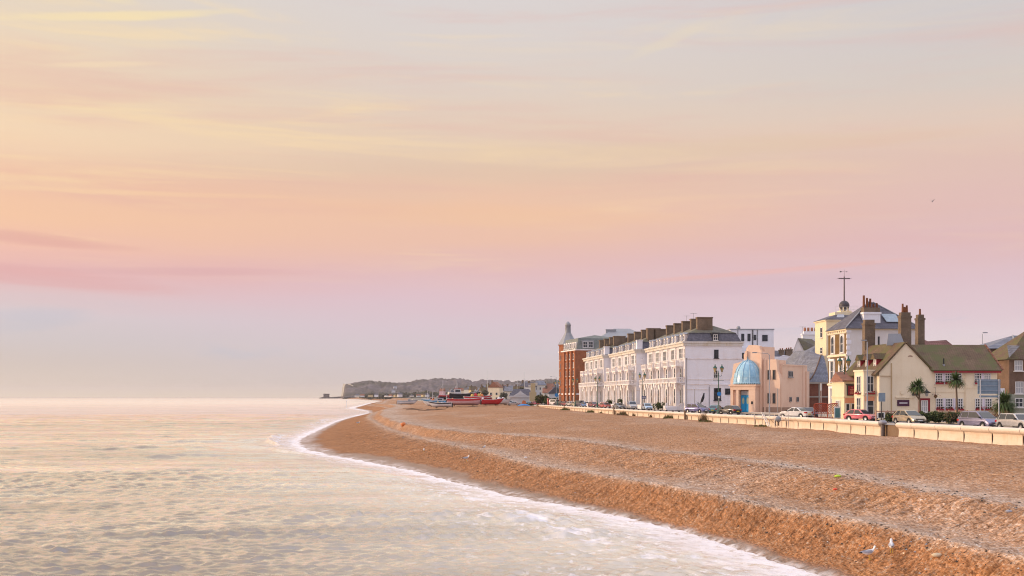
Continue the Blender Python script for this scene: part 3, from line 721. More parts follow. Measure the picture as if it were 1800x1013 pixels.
# ---------------------------------------------------------------- tall red brick block
R0 = (20.7, 366, GZ); th = math.radians(13)
T = thing('brick_building', R0, th, 'tall red brick block of flats with grey-green mansard and corner turret with lead cone', 'building')
zt = zl(R0, th, 1013, 616)
MB().box(0, 16, 0, 21, 0, zt).build('wall', M_brickr, T)
m = MB(); m.box(-.35, 16.1, -.15, 21.1, zt, zt + .35); m.box(-.2, 16.05, -.1, 21.05, 3.4, 3.9); m.build('stone_band', M_trim, T)
m = MB(); z0 = zt + .353; z1 = zt + 4.0; m.add([(0.1, .1, z0), (16, .1, z0), (16, 21, z0), (.1, 21, z0), (1.0, 1.2, z1), (15, 1.2, z1), (15, 20, z1), (1, 20, z1), (8, 6, z1 + 1.3), (8, 16, z1 + 1.3)],
    [(0, 1, 5, 4), (1, 2, 6, 5), (2, 3, 7, 6), (3, 0, 4, 7), (4, 5, 8), (5, 6, 9, 8), (6, 7, 9), (7, 4, 8, 9)])
m.build('roof', tiles('green_slate', (.17, .19, .18), (.22, .24, .23), (.2, .2, .18), mamt=.4), T)
for k, yy in enumerate([.6, 5.0, 9.4, 13.6]):
    p = MB(); p.box(-.5, 0, yy - .7, yy + .7, 0, zt - .6); p.box(-.6, 0.0, yy - .85, yy + .85, zt - .6, zt - .2); p.build('brick_pier', M_brickr, T)
for f in range(6):
    for yy in (2.8, 7.2, 11.5): win(T, 0, yy, 1.2 + f * 2.75, 1.6, 1.8, -90, 'sash', None, M_glass if f % 2 else None)
for yy in (2, 4.6, 7.2, 9.8, 12.4, 15):
    d_ = MB(); d_.box(.2, 1.6, yy - .8, yy + .8, z0, z0 + 2.4); q = d_.build('dormer', M_trim, T); win(q, .2, yy, z0 + .4, 1.1, 1.7, -90, 'sash')
d_ = MB(); xx = xl(R0, th, 1034); d_.box(xx - 2.0, xx + 2.0, .25, 1.5, z0 + .2, z0 + 2.9)
q = d_.build('dormer', M_lead, T)
for s_ in (-.95, .95): win(q, xx + s_, .25, z0 + .5, 1.5, 2.0, 0, 'sash')
# turret
tx_, ty = 2.4, 18.4
m = MB(); m.rev([(3.1, 0), (3.1, zt + 2.2), (3.35, zt + 2.2), (3.35, zt + 2.6)], (tx_, ty), 8, smooth=False); tt = m.build('turret', M_brickr, T)
m = MB(); m.rev([(3.5, zt + 2.6), (1.9, zt + 5.2), (1.15, zt + 6.6)], (tx_, ty), 8, smooth=False); m.rev([(1.05, zt + 6.6), (.95, zt + 9.0), (1.1, zt + 9.1), (.8, zt + 9.9), (.3, zt + 10.4), (0, zt + 10.6)], (tx_, ty), 10)
m.build('turret_roof', M_lead, tt)
for f in range(6):
    win(tt, tx_ - 2.87, ty - .2, 1.2 + f * 2.75, 1.3, 1.7, -90, 'sash')

# brown block behind the terraces
X0 = (at(1058, 395)[0], 395, GZ)
T = thing('apartment_building', X0, math.radians(3), 'brown building with shallow grey hipped roof rising behind the far terrace', 'building')
zt = zof(594, 395) - GZ
MB().box(0, 16, 0, 14, 0, zt).build('wall', M_stack, T)
pitched(T, 0, 16, 0, 14, zt + .15, zt + 3.6, M_lead, 'x', 6, 6, .8); chimney(T, 2.0, 5.5, 4, 5, zt, zt + 3.2, M_lead, 0)

# ---------------------------------------------------------------- flat-roofed white block behind
o = (at(1284, 285)[0], 285, GZ)
T = thing('flat_roofed_building', o, 0, 'flat-roofed white block with small dark windows standing behind the peach building', 'building')
wd = at(1360, 285)[0] - o[0]; zt = zof(580, 285) - GZ
m = MB(); m.box(0, wd, 0, 14, 0, zt).build('wall', M_stucco, T)
MB().box(-.15, wd + .15, -.15, 14.1, zt, zt + .25).build('roof_edge', M_lead, T)
MB().box(0, 6.4, -1.2, 0, 0, zof(611, 285) - GZ).build('lower_wing', M_stucco, T)
for px, p0, p1, w in ((1305.5, 600, 587, .75), (1316.5, 600, 587, .75), (1327, 598, 589, .6), (1344.5, 600, 589, 1.35), (1345.5, 622, 614, 1.1)):
    z0 = zl(o, 0, px, p0); win(T, xl(o, 0, px), 0, z0, w, zl(o, 0, px, p1) - z0, 0, 'plain', M_bfr, M_glass)
z0 = zof(631, 284) - GZ; win(T, xl(o, 0, 1305, -1.2), -1.2, z0, .8, 1.5, 0, 'plain', M_bfr, M_glass)
m = MB()
for px in (1297, 1331): x = xl(o, 0, px); m.tube([(x, -.1, 5), (x, -.1, zt)], .07, 6)
x = xl(o, 0, 1323); m.tube([(x, -.18, 6), (x, -.18, zt)], .12, 6); m.build('soil_pipe', M_black, T)
m = MB(); m.rev([(0, zt + .25), (.5, zt + .25), (.5, zt + .8), (.3, zt + 1.1), (0, zt + 1.15)], (wd * .24, 3), 8); m.build('roof_vent', M_lead, T)

# ---------------------------------------------------------------- peach building with the blue glazed half dome
o = (48.3, 205, GZ); th = math.radians(-37)
T = thing('domed_hall', o, th, 'peach rendered hall with stepped front and pale blue glazed half dome over blue doors', 'building')
m = MB()
m.prism([(-9.77, 0), (0, 0), (0, 5.6), (-.15, 6.6), (-.5, 7.4), (-.6, 8.4), (-.75, 9.6), (-3.4, 9.6), (-3.4, 10.9), (-3.9, 11.2), (-4.0, 12.1), (-4.8, 12.3), (-6.1, 12.3), (-6.6, 11.7), (-6.65, 10.9), (-7.1, 10.7), (-7.1, 9.4), (-9.15, 8.9), (-9.35, 7.6), (-9.45, 6.6), (-9.77, 5.9)][::-1], 'y', 0, 1.1)
m.box(-9.2, -.05, 1.1, 12.5, .05, 8.5); m.box(-6.6, -3.5, 1.1, 5.5, 8.5, 12.0); m.box(-3.5, -.6, 1.1, 4.0, 8.5, 9.5)
m.box(-.05, .22, 11.6, 12.9, 0, 7.6); m.prism([(1.1, 8.5), (12.2, 8.5), (12.35, 8.75), (1.1, 8.75)], 'x', -.4, .06)
# pilasters framing the tower
m.box(-6.75, -6.35, -.32, 0, 5, 11.2); m.box(-3.75, -3.35, -.55, 0, 0, 11.4); m.box(-3.0, -2.72, -.22, 0, 0, 9.9)
wl_ = m.build('wall', M_peach, T)
m = MB(); m.box(-3.3, .05, -.06, 0, .0, .95); m.box(0, .07, 0, 11.6, 0.0, .9); m.build('plinth', M_peachd, T)
# portico
px0, px1, py_ = -8.7, -3.8, -2.2
m = MB(); m.box(px0, px0 + .5, py_, -.003, 0, 4.1); m.box(px0 + 1.15, px0 + 1.6, py_, -.003, 0, 4.1); m.box(px1 - 1.3, px1, py_, -.003, 0, 4.1)
m.box(px0 - .05, px1 + .05, py_ - .05, -.003, 4.1, 4.8); m.box(px0 - .25, px1 + .25, py_ - .25, -.003, 4.8, 5.05)
m.box(px0 + .5, px0 + 1.15, py_ + .4, -.003, 0, 4.1); m.box(px0 + .5, px0 + 1.15, py_, py_ + .4, 0, .9)
pt = m.build('portico', M_peach, T)
m = MB(); m.box(px0 + 1.6, px1 - 1.3, py_ + .9, py_ + 1.0, 0, 4.1, 0); rc = m.build('door_recess', M_peachd, pt)
M_blue = paint('bright_blue_paint', (.02, .30, .62), .45, .15); M_bluep = plain('pale_blue_lead', (.36, .56, .68), .4)
dxa, dxb = px0 + 1.75, px1 - 1.42; dm_ = (dxa + dxb) / 2
for a_, b_ in ((dxa, dm_ - .02), (dm_ + .02, dxb)):
    m = MB(); m.box(a_, b_, py_ + .78, py_ + .88, .05, 3.1); m.box(a_ + .1, b_ - .1, py_ + .75, py_ + .78, .2, 1.2); d_ = m.build('door', M_blue, pt)
    q = MB(); q.prism([((a_ + b_) / 2 + .24 * math.cos(t_), 2.1 + .62 * math.sin(t_)) for t_ in [2 * PI * k / 12 for k in range(12)]], 'y', py_ + .74, py_ + .78); q.build('door_glass', plain('stained_glass', (.35, .42, .30), .15), d_)
m = MB(); m.box(dxa, dxb, py_ + .78, py_ + .88, 3.15, 3.9); m.build('fanlight', M_net, pt)
m = MB(); m.box(px1 - .8, px1 - .45, py_ - .03, py_, 1.5, 2.0); m.build('plaque', M_black, pt)
# half dome: eight glazed gores with ribs
gl_, g, b = newmat('dome_glass'); nn = g.noise(g.n('ShaderNodeTexCoord').outputs['Object'], 1.4, 5, .6)
g.put(b.inputs['Base Color'], g.ramp(nn, [(.3, (.20, .42, .60)), (.6, (.34, .57, .72)), (.75, (.55, .72, .80))])); b.inputs['Roughness'].default_value = .22
cx = (px0 + px1) / 2; Rx, Ry, Rz = 2.62, 2.35, 3.9; z_d = 5.35
def dome(a, t, k=1.0):
    r = math.cos(t) ** .85 * k; return (cx + Rx * r * math.cos(a), -.02 - Ry * r * math.sin(a), z_d + Rz * (math.sin(t) ** 1.0) * k + (.35 * (t / (PI / 2)) ** 4))
m = MB(); m.grid([[dome(PI * j / 24, PI / 2 * i / 10 * .999) for j in range(25)] for i in range(11)]); dd = m.build('dome', gl_, T)
m = MB()
for j in range(0, 25, 4): m.tube([dome(PI * j / 24, PI / 2 * i / 10 * .999, 1.012) for i in range(11)], .075, 5)
m.tube([dome(PI * j / 24, .0, 1.01) for j in range(25)], .12, 5); m.tube([dome(PI * j / 24, .28, 1.01) for j in range(25)], .035, 4)
m.tube([(cx, -.1, z_d + Rz + .2), (cx, -.1, z_d + Rz + 1.0)], [.12, .03], 6)
for i in range(25): p_ = dome(PI * i / 24, 0, 1.03); m.cbox((p_[0], p_[1], z_d - .12), (.16, .16, .22))
m.build('dome_ribs', M_bluep, dd)
for x_, z_, h_ in ((-2.15, 5.9, 1.8), (-1.15, 5.9, 1.8), (-2.15, 1.6, 1.9), (-1.15, 1.6, 1.9)): win(T, x_, 0, z_, .55, h_, 0, 'plain', plain('brown_joinery', (.25, .17, .12)), M_glass)
def sidewin(px, p0, p1, w, st='plain'):
    # side wall lies in plane x = 0, facing +x
    c, s = math.cos(th), math.sin(th); r = (px - 900) / F
    y = (r * o[1] - o[0]) / (-s - r * c); Y = o[1] + y * c
    z0, z1 = zof(p0, Y) - GZ, zof(p1, Y) - GZ
    win(T, 0.0, y, z0, w, z1 - z0, 90, st, plain('grey_joinery', (.30, .28, .28)), M_glass)
sidewin(1389.5, 663, 652.5, 2.0, 'wide'); sidewin(1389.5, 706.5, 698, .95); sidewin(1402, 706.5, 698, .95)
m = MB(); m.tube([(.12, 10.2, 0), (.12, 10.2, 8.4)], .06, 6); m.tube([(.1, .3, 0), (.1, .3, 5)], .05, 6); m.build('drainpipe', M_peach, T)

# ---------------------------------------------------------------- hall with the curved slate roof
def W2(o, px, py, Y): return ((px - 900) / F * Y - o[0], Y - o[1], zof(py, Y) - o[2])
o = (at(1420, 216)[0], 216, GZ)
T = thing('slate_roofed_hall', o, 0, 'low hall with sweeping curved slate roof over brown brick panels, right of the peach building', 'building')
x1 = at(1457.5, 216)[0] - o[0]; ze = zof(674, 216) - GZ
MB().box(-.2, x1, 0, 14, 0, ze).build('wall', brick('dark_red_brick', (.22, .075, .05), (.17, .06, .04), (.16, .12, .1)), T)
m = MB()
for x in (-.2, x1 * .5, x1 - .25): m.box(x, x + .28, -.12, 0, 0, ze)
m.box(-.2, x1, -.14, -.003, ze * .5, ze * .5 + .25); m.box(-.3, x1, -.3, -.003, ze - .1, ze + .22); m.build('timber_frame', paint('grey_timber', (.34, .31, .28), .8, .3), T)
rows = []
for i in range(9):
    t_ = i / 8; y = 4.2 * t_; xa = -.2 + 3.9 * (t_ ** .62) * .98
    z = ze + .22 + (zof(625, 221) - GZ - ze - .22) * (1 - (1 - t_) ** 1.25)
    rows.append([(xa, y - .2, z), (x1 + .0, y - .2, z)])
m = MB(); m.grid(rows, 0, False)
left = []
for i in range(9):
    p = rows[i][0]; left.append([(p[0] - .003, p[1], p[2] + .02), (p[0] - 2.0, p[1] + 7 - .6 * i, p[2] + 1.5 - .06 * i), (p[0] - 3.2, p[1] + 14 - .9 * i, p[2] + 2.4 - .16 * i)])
m2 = MB(); m2.grid(left, 0, True)
m.build('front_roof', M_slateb, T); m2.build('side_roof', M_slateb, T)
m = MB(); m.tube([(r_[0][0], r_[0][1], r_[0][2] + .05) for r_ in rows], .12, 6); m.build('roof_edge', M_brickb, T)

# ---------------------------------------------------------------- small houses seen between
o = (at(1391, 238)[0], 238, GZ)
T = thing('grey_gabled_house', o, 0, 'grey-white gabled house with slate roof and big banded chimney, behind the curved slate hall', 'house')
def LP(cx, cy, Y): return W2(o, 1260 + cx / 5.065, 560 + cy / 5.065, Y)
m = MB(); pa = [LP(660, 400, 238), LP(790, 400, 238), LP(775, 285, 238), LP(722, 178, 238), LP(663, 335, 238)]
m.add(pa + [(p[0] + 5, p[1] + 7, p[2]) for p in pa], [(0, 1, 2, 3, 4), (0, 4, 9, 5), (1, 6, 7, 2)])
m.box(pa[0][0], pa[0][0] + 8, .01, 7, 0, pa[0][2]); m.build('wall', M_stucco, T)
m = MB(); a_, b_, c_, d_ = LP(722, 174, 237.8), LP(905, 190, 244), LP(905, 262, 240), LP(779, 292, 237.8)
e_ = LP(660, 345, 237.8); m.add([a_, b_, c_, d_, e_, (b_[0] - 3, b_[1] + 5, b_[2] - 3)], [(0, 3, 2, 1), (0, 1, 5, 4)]); m.build('roof', M_slateg, T)
q = LP(765, 150, 242); q1 = LP(897, 150, 242); zz = LP(800, 185, 242)[2]
m = MB(); m.box(q[0], q1[0], q[1], q[1] + 1.2, zz - 1.5, zz + .9); m.box(q[0] - .15, q1[0] + .15, q[1] - .1, q[1] + 1.3, zz + .9, zz + 1.2); m.box(q[0] + .3, q1[0] - .2, q[1] + .1, q[1] + 1.1, zz + 1.2, zz + 1.7)
ch = m.build('chimney', M_stucco, T)
m = MB()
for i in range(6): m.rev([(0, zz + 1.7), (.25, zz + 1.7), (.25, zz + 2.5), (0, zz + 2.5)], (q[0] + .6 + i * .75, q[1] + .6), 8)
m.build('chimney_pots', M_pot, ch)
for cx_ in (762, 818):
    p0_ = LP(cx_ - 22, 365, 231); p1_ = LP(cx_ + 22, 300, 231)
    m = MB(); w_ = p1_[0] - p0_[0]; m.prism([(p0_[0], p0_[2]), (p1_[0], p0_[2]), (p1_[0], p1_[2] - .3)] + [((p0_[0] + p1_[0]) / 2 + w_ / 2 * math.cos(t_), p1_[2] - .3 + .5 * math.sin(t_)) for t_ in (.5, 1.1, 1.57, 2.1, 2.7)] + [(p0_[0], p1_[2] - .3)], 'y', p0_[1], p0_[1] + 2)
    dmr = m.build('dormer', M_slateb, T); win(dmr, (p0_[0] + p1_[0]) / 2, p0_[1], p0_[2] + .4, .75, 1.3, 0, 'arch', None, M_glass)
m = MB(); m.add([LP(730, 400, 230), LP(905, 400, 230), LP(905, 225, 236), LP(760, 300, 236)], [(0, 1, 2, 3)]); m.build('lower_roof', M_slateb, T)
o = (at(1360, 262)[0], 262, GZ)
T = thing('slate_roofed_house', o, 0, 'dark slate roof with two brown chimneys between the white block and grey gabled house', 'house')
zt = zof(627, 262) - GZ
MB().box(0, 6, 0, 8, 0, zt).build('wall', M_stucco, T)
m = MB(); m.add([LP(508, 335, 262), LP(645, 395, 262), LP(620, 290, 268), LP(508, 285, 268)], [(0, 1, 2, 3)]); m.build('roof', M_slate, T)
m = MB(); m.prism([(LP(565, 345, 261)[0], zt), (LP(665, 385, 261)[0], zt), (LP(595, 320, 261)[0], zof(624, 261) - GZ)], 'y', -.9, -.7); m.build('gable', M_stucco, T)
x = LP(560, 0, 264)[0]; chimney(T, x, x + 1.0, 2, 3, zt - 1, zof(615, 264) - GZ, None, 2, .4)
x = LP(618, 0, 264)[0]; chimney(T, x, x + 1.5, 2, 3.4, zt - 2, zof(614, 264) - GZ, None, 3, .4)

# ---------------------------------------------------------------- signal tower with the ball on its mast
o = (at(1452.5, 224)[0], 224, GZ); th = math.radians(3)
T = thing('signal_tower', o, th, 'cream tower with slate roof, round ball and tall cross-armed mast on top', 'tower')
wd = xl(o, th, 1505) ; zt = zl(o, th, 1452, 564)
MB().box(0, wd, 0, 7, 0, zt).build('wall', M_creamy, T)
MB().box(-.25, wd + .25, -.25, 7.2, zt, zt + .22).build('eaves', M_creamy, T)
pc_ = xl(o, th, 1484, 3.5); zr = zl(o, th, 1484, 550, 3.5)
m = MB(); m.add([(-.35, -.35, zt + .223), (wd + .35, -.35, zt + .223), (wd + .35, 7.3, zt + .223), (-.35, 7.3, zt + .223), (pc_ - 2.6, 1.6, zr - .6), (pc_ + 2.6, 1.6, zr - .6), (pc_ + 2.6, 5.4, zr - .6), (pc_ - 2.6, 5.4, zr - .6)],
    [(0, 1, 5, 4), (1, 2, 6, 5), (2, 3, 7, 6), (3, 0, 4, 7), (4, 5, 6, 7)]); m.build('roof', M_slate, T)
m = MB(); m.box(pc_ - 2.5, pc_ + 2.5, 1.7, 5.3, zr - .6, zr); m.box(pc_ - 1.1, pc_ + 1.1, 2.4, 4.6, zr, zr + .35); m.build('platform', M_creamy, T)
m = MB()
for a_ in np.linspace(-2.4, 4.4, 10): m.box(pc_ + a_ - .02, pc_ + a_ + .02, 1.8, 1.84, zr, zr + 1.05)
for z_ in (.55, 1.05): m.box(pc_ - 2.4, pc_ + 4.4, 1.8, 1.84, zr + z_ - .02, zr + z_ + .02)
m.build('railing', plain('white_rail', (.7, .68, .62)), T)
zb = zl(o, th, 1484, 537.5, 3.5); m = MB()
m.rev([(1.02 * math.sin(PI * i / 12), zb - 1.02 * math.cos(PI * i / 12)) for i in range(13)], (pc_, 3.5), 20)
m.build('signal_ball', plain('ball_black', (.06, .05, .06), .5), T)
m = MB()
for k in range(6): a_ = 2 * PI * k / 6; m.tube([(pc_ + .85 * math.cos(a_), 3.5 + .85 * math.sin(a_), zr + .35), (pc_ + .85 * math.cos(a_), 3.5 + .85 * math.sin(a_), zb - .1)], .1, 5)
m.build('ball_cradle', M_creamy, T)
zA, zB, zC = zl(o, th, 1484, 490, 3.5), zl(o, th, 1484, 474, 3.5), zl(o, th, 1484, 478, 3.5)
m = MB(); m.tube([(pc_, 3.5, zb), (pc_, 3.5, zA + .4)], [.17, .13], 8); m.tube([(pc_, 3.5, zA), (pc_, 3.5, zB)], [.06, .02], 5)
m.box(pc_ - 1.15, pc_ + 1.15, 3.38, 3.62, zA - .08, zA + .12)
m.box(pc_ - 1.5, pc_ + 1.5, 3.48, 3.52, zA - .0, zA + .04)
mo = m.build('mast', plain('mast_dark', (.16, .12, .12), .5), T)
m = MB(); m.box(pc_ - .9, pc_ + .6, 3.49, 3.51, zC - .02, zC + .02); m.prism([(pc_ - .9, zC - .12), (pc_ - .55, zC - .08), (pc_ - .55, zC + .1), (pc_ - .9, zC + .12)], 'y', 3.47, 3.53); m.prism([(pc_ + .7, zC), (pc_ + .45, zC + .09), (pc_ + .45, zC - .09)], 'y', 3.47, 3.53)
m.build('weather_vane', M_black, mo)
for px, p0, p1 in ((1446, 594, 576), (1446, 622, 611)):
    z0 = zl(o, th, 1452, p0, 3); win(T, 0, 2.9, z0, 1.3, zl(o, th, 1452, p1, 3) - z0, -90, 'tall', None, M_glass)
m = MB(); x = xl(o, th, 1472, -.1); m.add([(x, .5, zr - 1.2), (x + 1.6, .5, zr - 1.2), (x + 1.9, 1.6, zr - .45), (x + .6, 1.6, zr - .45)], [(0, 1, 2, 3)]); m.build('rooflight', plain('pale_lead', (.45, .46, .5), .3), T)

# ---------------------------------------------------------------- white house with brown panels
o = (53.0, 180, GZ); th = math.radians(5.4)
T = thing('panelled_townhouse', o, th, 'tall white townhouse with brown brick panels between sash windows and big slate hipped roof', 'house')
VH = T; L, Wd = 8.0, 11.8; zt = zl(o, th, 1489, 580)
MB().box(0, Wd, 0, L, 0, zt).build('wall', paint('white_render', (.70, .67, .66), .8, .2), T)
m = MB(); m.box(-.25, Wd + .1, -.1, L + .1, zt, zt + .2); m.box(-.2, 0, -.05, L, zt - .45, zt - .3)
for z_ in (4.7, 9.3): MB().box(-.22, 0, -.05, L, z_, z_ + .3).build('string_course', M_creamy, T)
for i in range(9): m.box(-.16, 0, .2 + i * .93, .42 + i * .93, zt - .3, zt)
m.build('cornice', M_creamy, T)
rf = MB(); a_ = .45; zz = zt + .203; zr = 18.2
rf.add([(-a_, -a_, zz), (Wd + a_, -a_, zz), (Wd + a_, L + a_, zz), (-a_, L + a_, zz), (5.0, 3.6, zr), (6.2, 4.6, zr)], [(0, 1, 5, 4), (1, 2, 5), (2, 3, 4, 5), (3, 0, 4)])
rfo = rf.build('roof', M_slate, T)
m = MB(); xa, xb = xl(o, th, 1552, 1.0), xl(o, th, 1580, 1.0)
def rz_(y): return zz + (zr - zz) * (y + a_) / (3.6 + a_) + .08
m.add([(xa + .4, .5, rz_(.5)), (xb + .2, .5, rz_(.5)), (xb - .3, 1.7, rz_(1.7)), (xa, 1.7, rz_(1.7))], [(0, 1, 2, 3)]); m.build('rooflight', plain('skylight_glass', (.35, .42, .48), .1), rfo)
m = MB()
for p0_, p1_ in (((-a_, -a_, zz), (5.0, 3.6, zr)), ((Wd + a_, -a_, zz), (6.2, 4.6, zr))): m.tube([Vector(p0_) + Vector((0, 0, .05)), Vector(p1_) + Vector((0, 0, .05))], .1, 5)
m.build('hip_ridge', M_lead, rfo)
M_panel = brick('panel_brick', (.20, .12, .05), (.15, .09, .04), (.2, .15, .08))
pm = MB()
for z0, z1 in ((9.7, 12.9), (5.1, 9.1)):
    pm.box(-.06, 0, .15, 1.0, z0, z1); pm.box(-.06, 0, 3.1, 4.9, z0, z1); pm.box(-.06, 0, 7.0, 7.85, z0, z1)
pm.box(-.055, 0, 1.0, 7.0, 8.6, 9.25); pm.box(-.055, 0, 1.0, 7.0, 4.95, 5.3)
pm.build('brick_panel', M_panel, T)
for yy in (2.05, 5.95):
    win(T, 0, yy, 9.9, 1.25, 2.8, -90, 'arch'); win(T, -.06, yy, 5.3, 1.5, 3.4, -90, 'sash'); win(T, 0, yy, .9, 1.5, 3.3, -90, 'sash')
m = MB()
for yy in (2.05, 5.95):
    for s_ in (-.98, .98): m.box(-.2, 0, yy + s_ - .16, yy + s_ + .16, 5.1, 8.9); m.box(-.18, 0, yy + s_ - .16, yy + s_ + .16, .6, 4.5)
    m.box(-.34, 0, yy - 1.2, yy + 1.2, 8.7, 9.0); m.box(-.3, 0, yy - 1.2, yy + 1.2, 4.2, 4.5)
m.build('window_surround', M_stucco, T)
m = MB()
for k in range(15): z_ = .4 + k * .9; w_ = .45 if k % 2 else .7; m.box(-.05, w_, -.05, .3, z_, z_ + .6)
m.build('quoins', M_stucco, T)
xa, xb = xl(o, th, 1514.5, 1.5), xl(o, th, 1543.5, 1.5); zc1 = zl(o, th, 1530, 543, 1.5)
m = MB(); m.box(xa, xb, .6, 2.1, zt - 2, zc1 - .9); m.box(xa - .12, xb + .12, .48, 2.22, zc1 - .9, zc1 - .6); ch = m.build('chimney', M_stucco, T)
m = MB(); m.box(xa + .05, xb - .05, .65, 2.05, zc1 - .6, zc1 + .15); m.build('chimney_head', M_stack, ch)
m = MB()
for i, h_ in enumerate((2.1, 1.7, 1.6, .8, .9)): x = xa + .3 + i * (xb - xa - .6) / 4; m.rev([(0, zc1), (.22, zc1), (.17, zc1 + h_), (.21, zc1 + h_), (0, zc1 + h_ + .02)], (x, 1.35), 8)
m.build('chimney_pots', M_pot, ch)
m = MB(); m.box(xl(o, th, 1543), xl(o, th, 1546), -.06, 0, 9.9, 12.4); m.build('wall_dark_strip', M_black, T)  # narrow black strip set on the side wall

# ---------------------------------------------------------------- the cream pub
o = (45.2, 140, GZ); th = math.radians(5.4); PO = o; PT = th
T = thing('cream_pub', o, th, 'rambling cream pub with mossy tiled roofs, red trim, dormers and old brick chimneys', 'pub')
PUB = T; gw, L = 6.73, 10.4; xB = 15.2
m = MB()
m.prism([(0, 0), (gw, 0), (gw, 6.05), (gw / 2, 9.45), (0, 5.9)], 'y', 0, L)
m.box(gw, xB, .05, 7, 0, 6.0); m.prism([(.05, 6.0), (7, 6.0), (3.5, 9.1)], 'x', xB - .3, xB)
m.build('wall', M_cream, T)
# roofs
t_ = .22
def slab(p, n_up=.2):
    """four corners -> a slab thickened along its normal"""
    p = [Vector(q) for q in p]; n = (p[1] - p[0]).cross(p[3] - p[0]).normalized()
    if n.z < 0: n = -n
    q = [v + n * n_up for v in p]; return [tuple(v) for v in p + q], [(0, 1, 2, 3), (4, 7, 6, 5), (0, 4, 5, 1), (1, 5, 6, 2), (2, 6, 7, 3), (3, 7, 4, 0)]
m = MB(); kx = 3.55 / 3.365
m.add(*slab([(-.45, -.18, 5.9 - .45 * kx + .03), (gw / 2, -.18, 9.48), (gw / 2, L + .15, 9.48), (-.45, L + .15, 5.9 - .45 * kx + .03)]))
m.add(*slab([(gw / 2 + .003, -.18, 9.48), (gw + .05, -.18, 6.02), (gw + .05, L + .15, 6.02), (gw / 2 + .003, L + .15, 9.48)], .2))
ra = m.build('roof', M_tile, T)
m = MB()
m.add(*slab([(gw - .1, -.28, 5.98), (xB + .45, -.28, 5.98), (xB + .15, 3.5, 9.3), (gw / 2 + .4, 3.5, 9.3)]))
m.add(*slab([(gw / 2 + .4, 3.503, 9.3), (xB + .15, 3.503, 9.3), (xB + .45, 7.2, 5.98), (gw, 7.2, 5.98)]))
rb = m.build('roof', M_tileg, T)
m = MB()
for i in range(9):
    a_ = i / 9; b_ = (i + .85) / 9
    m.add(*slab([(xB + .40 - .3 * a_, -.3 + 3.8 * a_, 6.2 + 3.32 * a_), (xB + .62 - .3 * a_, -.3 + 3.8 * a_, 6.15 + 3.32 * a_), (xB + .62 - .3 * b_, -.3 + 3.8 * b_, 6.15 + 3.32 * b_), (xB + .40 - .3 * b_, -.3 + 3.8 * b_, 6.2 + 3.32 * b_)], .12))
m.build('verge_tiles', M_tiler, rb)
M_red = paint('dark_red_paint', (.28, .02, .03), .45, .15)
m = MB(); m.box(gw + .1, xB + .3, -.36, -.24, 5.82, 6.02); m.build('gutter', M_red, T)
m = MB(); m.tube([(8.4, .3, 6.4), (8.4, .3, 6.9)], .15, 6); m.tube([(8.4, .3, 6.9), (8.4, .3, 7.6)], .08, 6, 1); m.build('flue', [M_lead, M_black], rb)
# roof dormers on the sea side
for yy in (2.5, 5.0, 7.5):
    m = MB(); xd = .55; zf = 6.35
    m.box(xd, xd + 1.8, yy - .5, yy + .5, zf, zf + 1.25, 0)
    m.prism([(yy - .75, zf + 1.2), (yy + .75, zf + 1.2), (yy, zf + 1.95)], 'x', xd - .35, xd + 2.6, 1)
    d_ = m.build('dormer', [M_red, M_tile], ra); win(d_, xd, yy, zf + .15, .72, 1.05, -90, 'tall', None, M_net)
# square bay near, and far bay with the hanging sign
m = MB(); m.box(-1.55, 0, 1.1, 4.0, 0, 6.0); m.box(-1.65, 0, 1.0, 4.1, 6.0, 6.2); m.box(-1.6, 0, 1.05, 4.05, 3.0, 3.12); b1 = m.build('bay', M_cream, T)
win(b1, -.72, 1.1, 3.45, .95, 2.0, 0, 'sash'); win(b1, -.72, 1.1, .65, 1.0, 2.1, 0, 'tall'); win(b1, -1.55, 2.5, 3.45, 1.2, 2.0, -90, 'sash'); win(b1, -1.55, 2.5, .65, 1.2, 2.1, -90, 'sash')
M_geran = plain('red_geraniums', (.42, .05, .06), .9)
def flowerbox(p, x, y, z, w, ang=0, dens=26):
    m = MB(); m.box(-w / 2, w / 2, -.34, -.12, 0, .22)
    o_ = m.build('flower_box', M_red, p); o_.location = (x, y, z); o_.rotation_euler = (0, 0, math.radians(ang))
    q = MB()
    for i in range(dens):
        a = Vector((rnd.uniform(-w / 2, w / 2), rnd.uniform(-.36, -.12), rnd.uniform(.18, .45))); u = Vector((rnd.gauss(0, 1), rnd.gauss(0, 1), rnd.gauss(0, 1))).normalized() * .07; v = u.cross(Vector((0, 0, 1))).normalized() * .07
        q.add([a - u - v, a + u - v, a + u + v, a - u + v], [(0, 1, 2, 3)], i % 2)
    q.build('flowers', [M_geran, plain('box_foliage', (.07, .12, .03), .8)], o_)
flowerbox(b1, -.72, 1.1, 3.15, 1.1); flowerbox(b1, -.72, 1.1, .3, 1.1)
flowerbox(b1, -1.55, 2.5, 3.15, 1.2, -90)
m = MB(); m.box(-2.0, 0, 6.2, L, 0, 4.8); m.box(-2.1, 0, 6.1, L + .02, 2.75, 2.9); b2_ = m.build('bay', M_creamy, T)
m = MB(); m.add(*slab([(-2.3, 5.95, 4.8), (.1, 5.95, 4.8), (.1, L, 6.0), (-1.6, L, 6.0)], .15)); m.add([(-2.3, 5.95, 4.8), (-1.6, L, 6.0), (-2.3, L, 4.8)], [(0, 1, 2)]); m.build('bay_roof', M_tiler, b2_)
m = MB(); m.box(-1.65, -.45, 6.02, 6.2, 3.0, 4.35, 0); m.box(-1.55, -.55, 5.99, 6.02, 3.1, 4.25, 1); m.box(-1.8, -.3, 5.95, 6.2, 4.4, 4.5, 2)
sg = m.build('sign_board', [M_black, paint('maroon_paint', (.20, .012, .03), .5, .1), M_black], b2_)
m = MB()
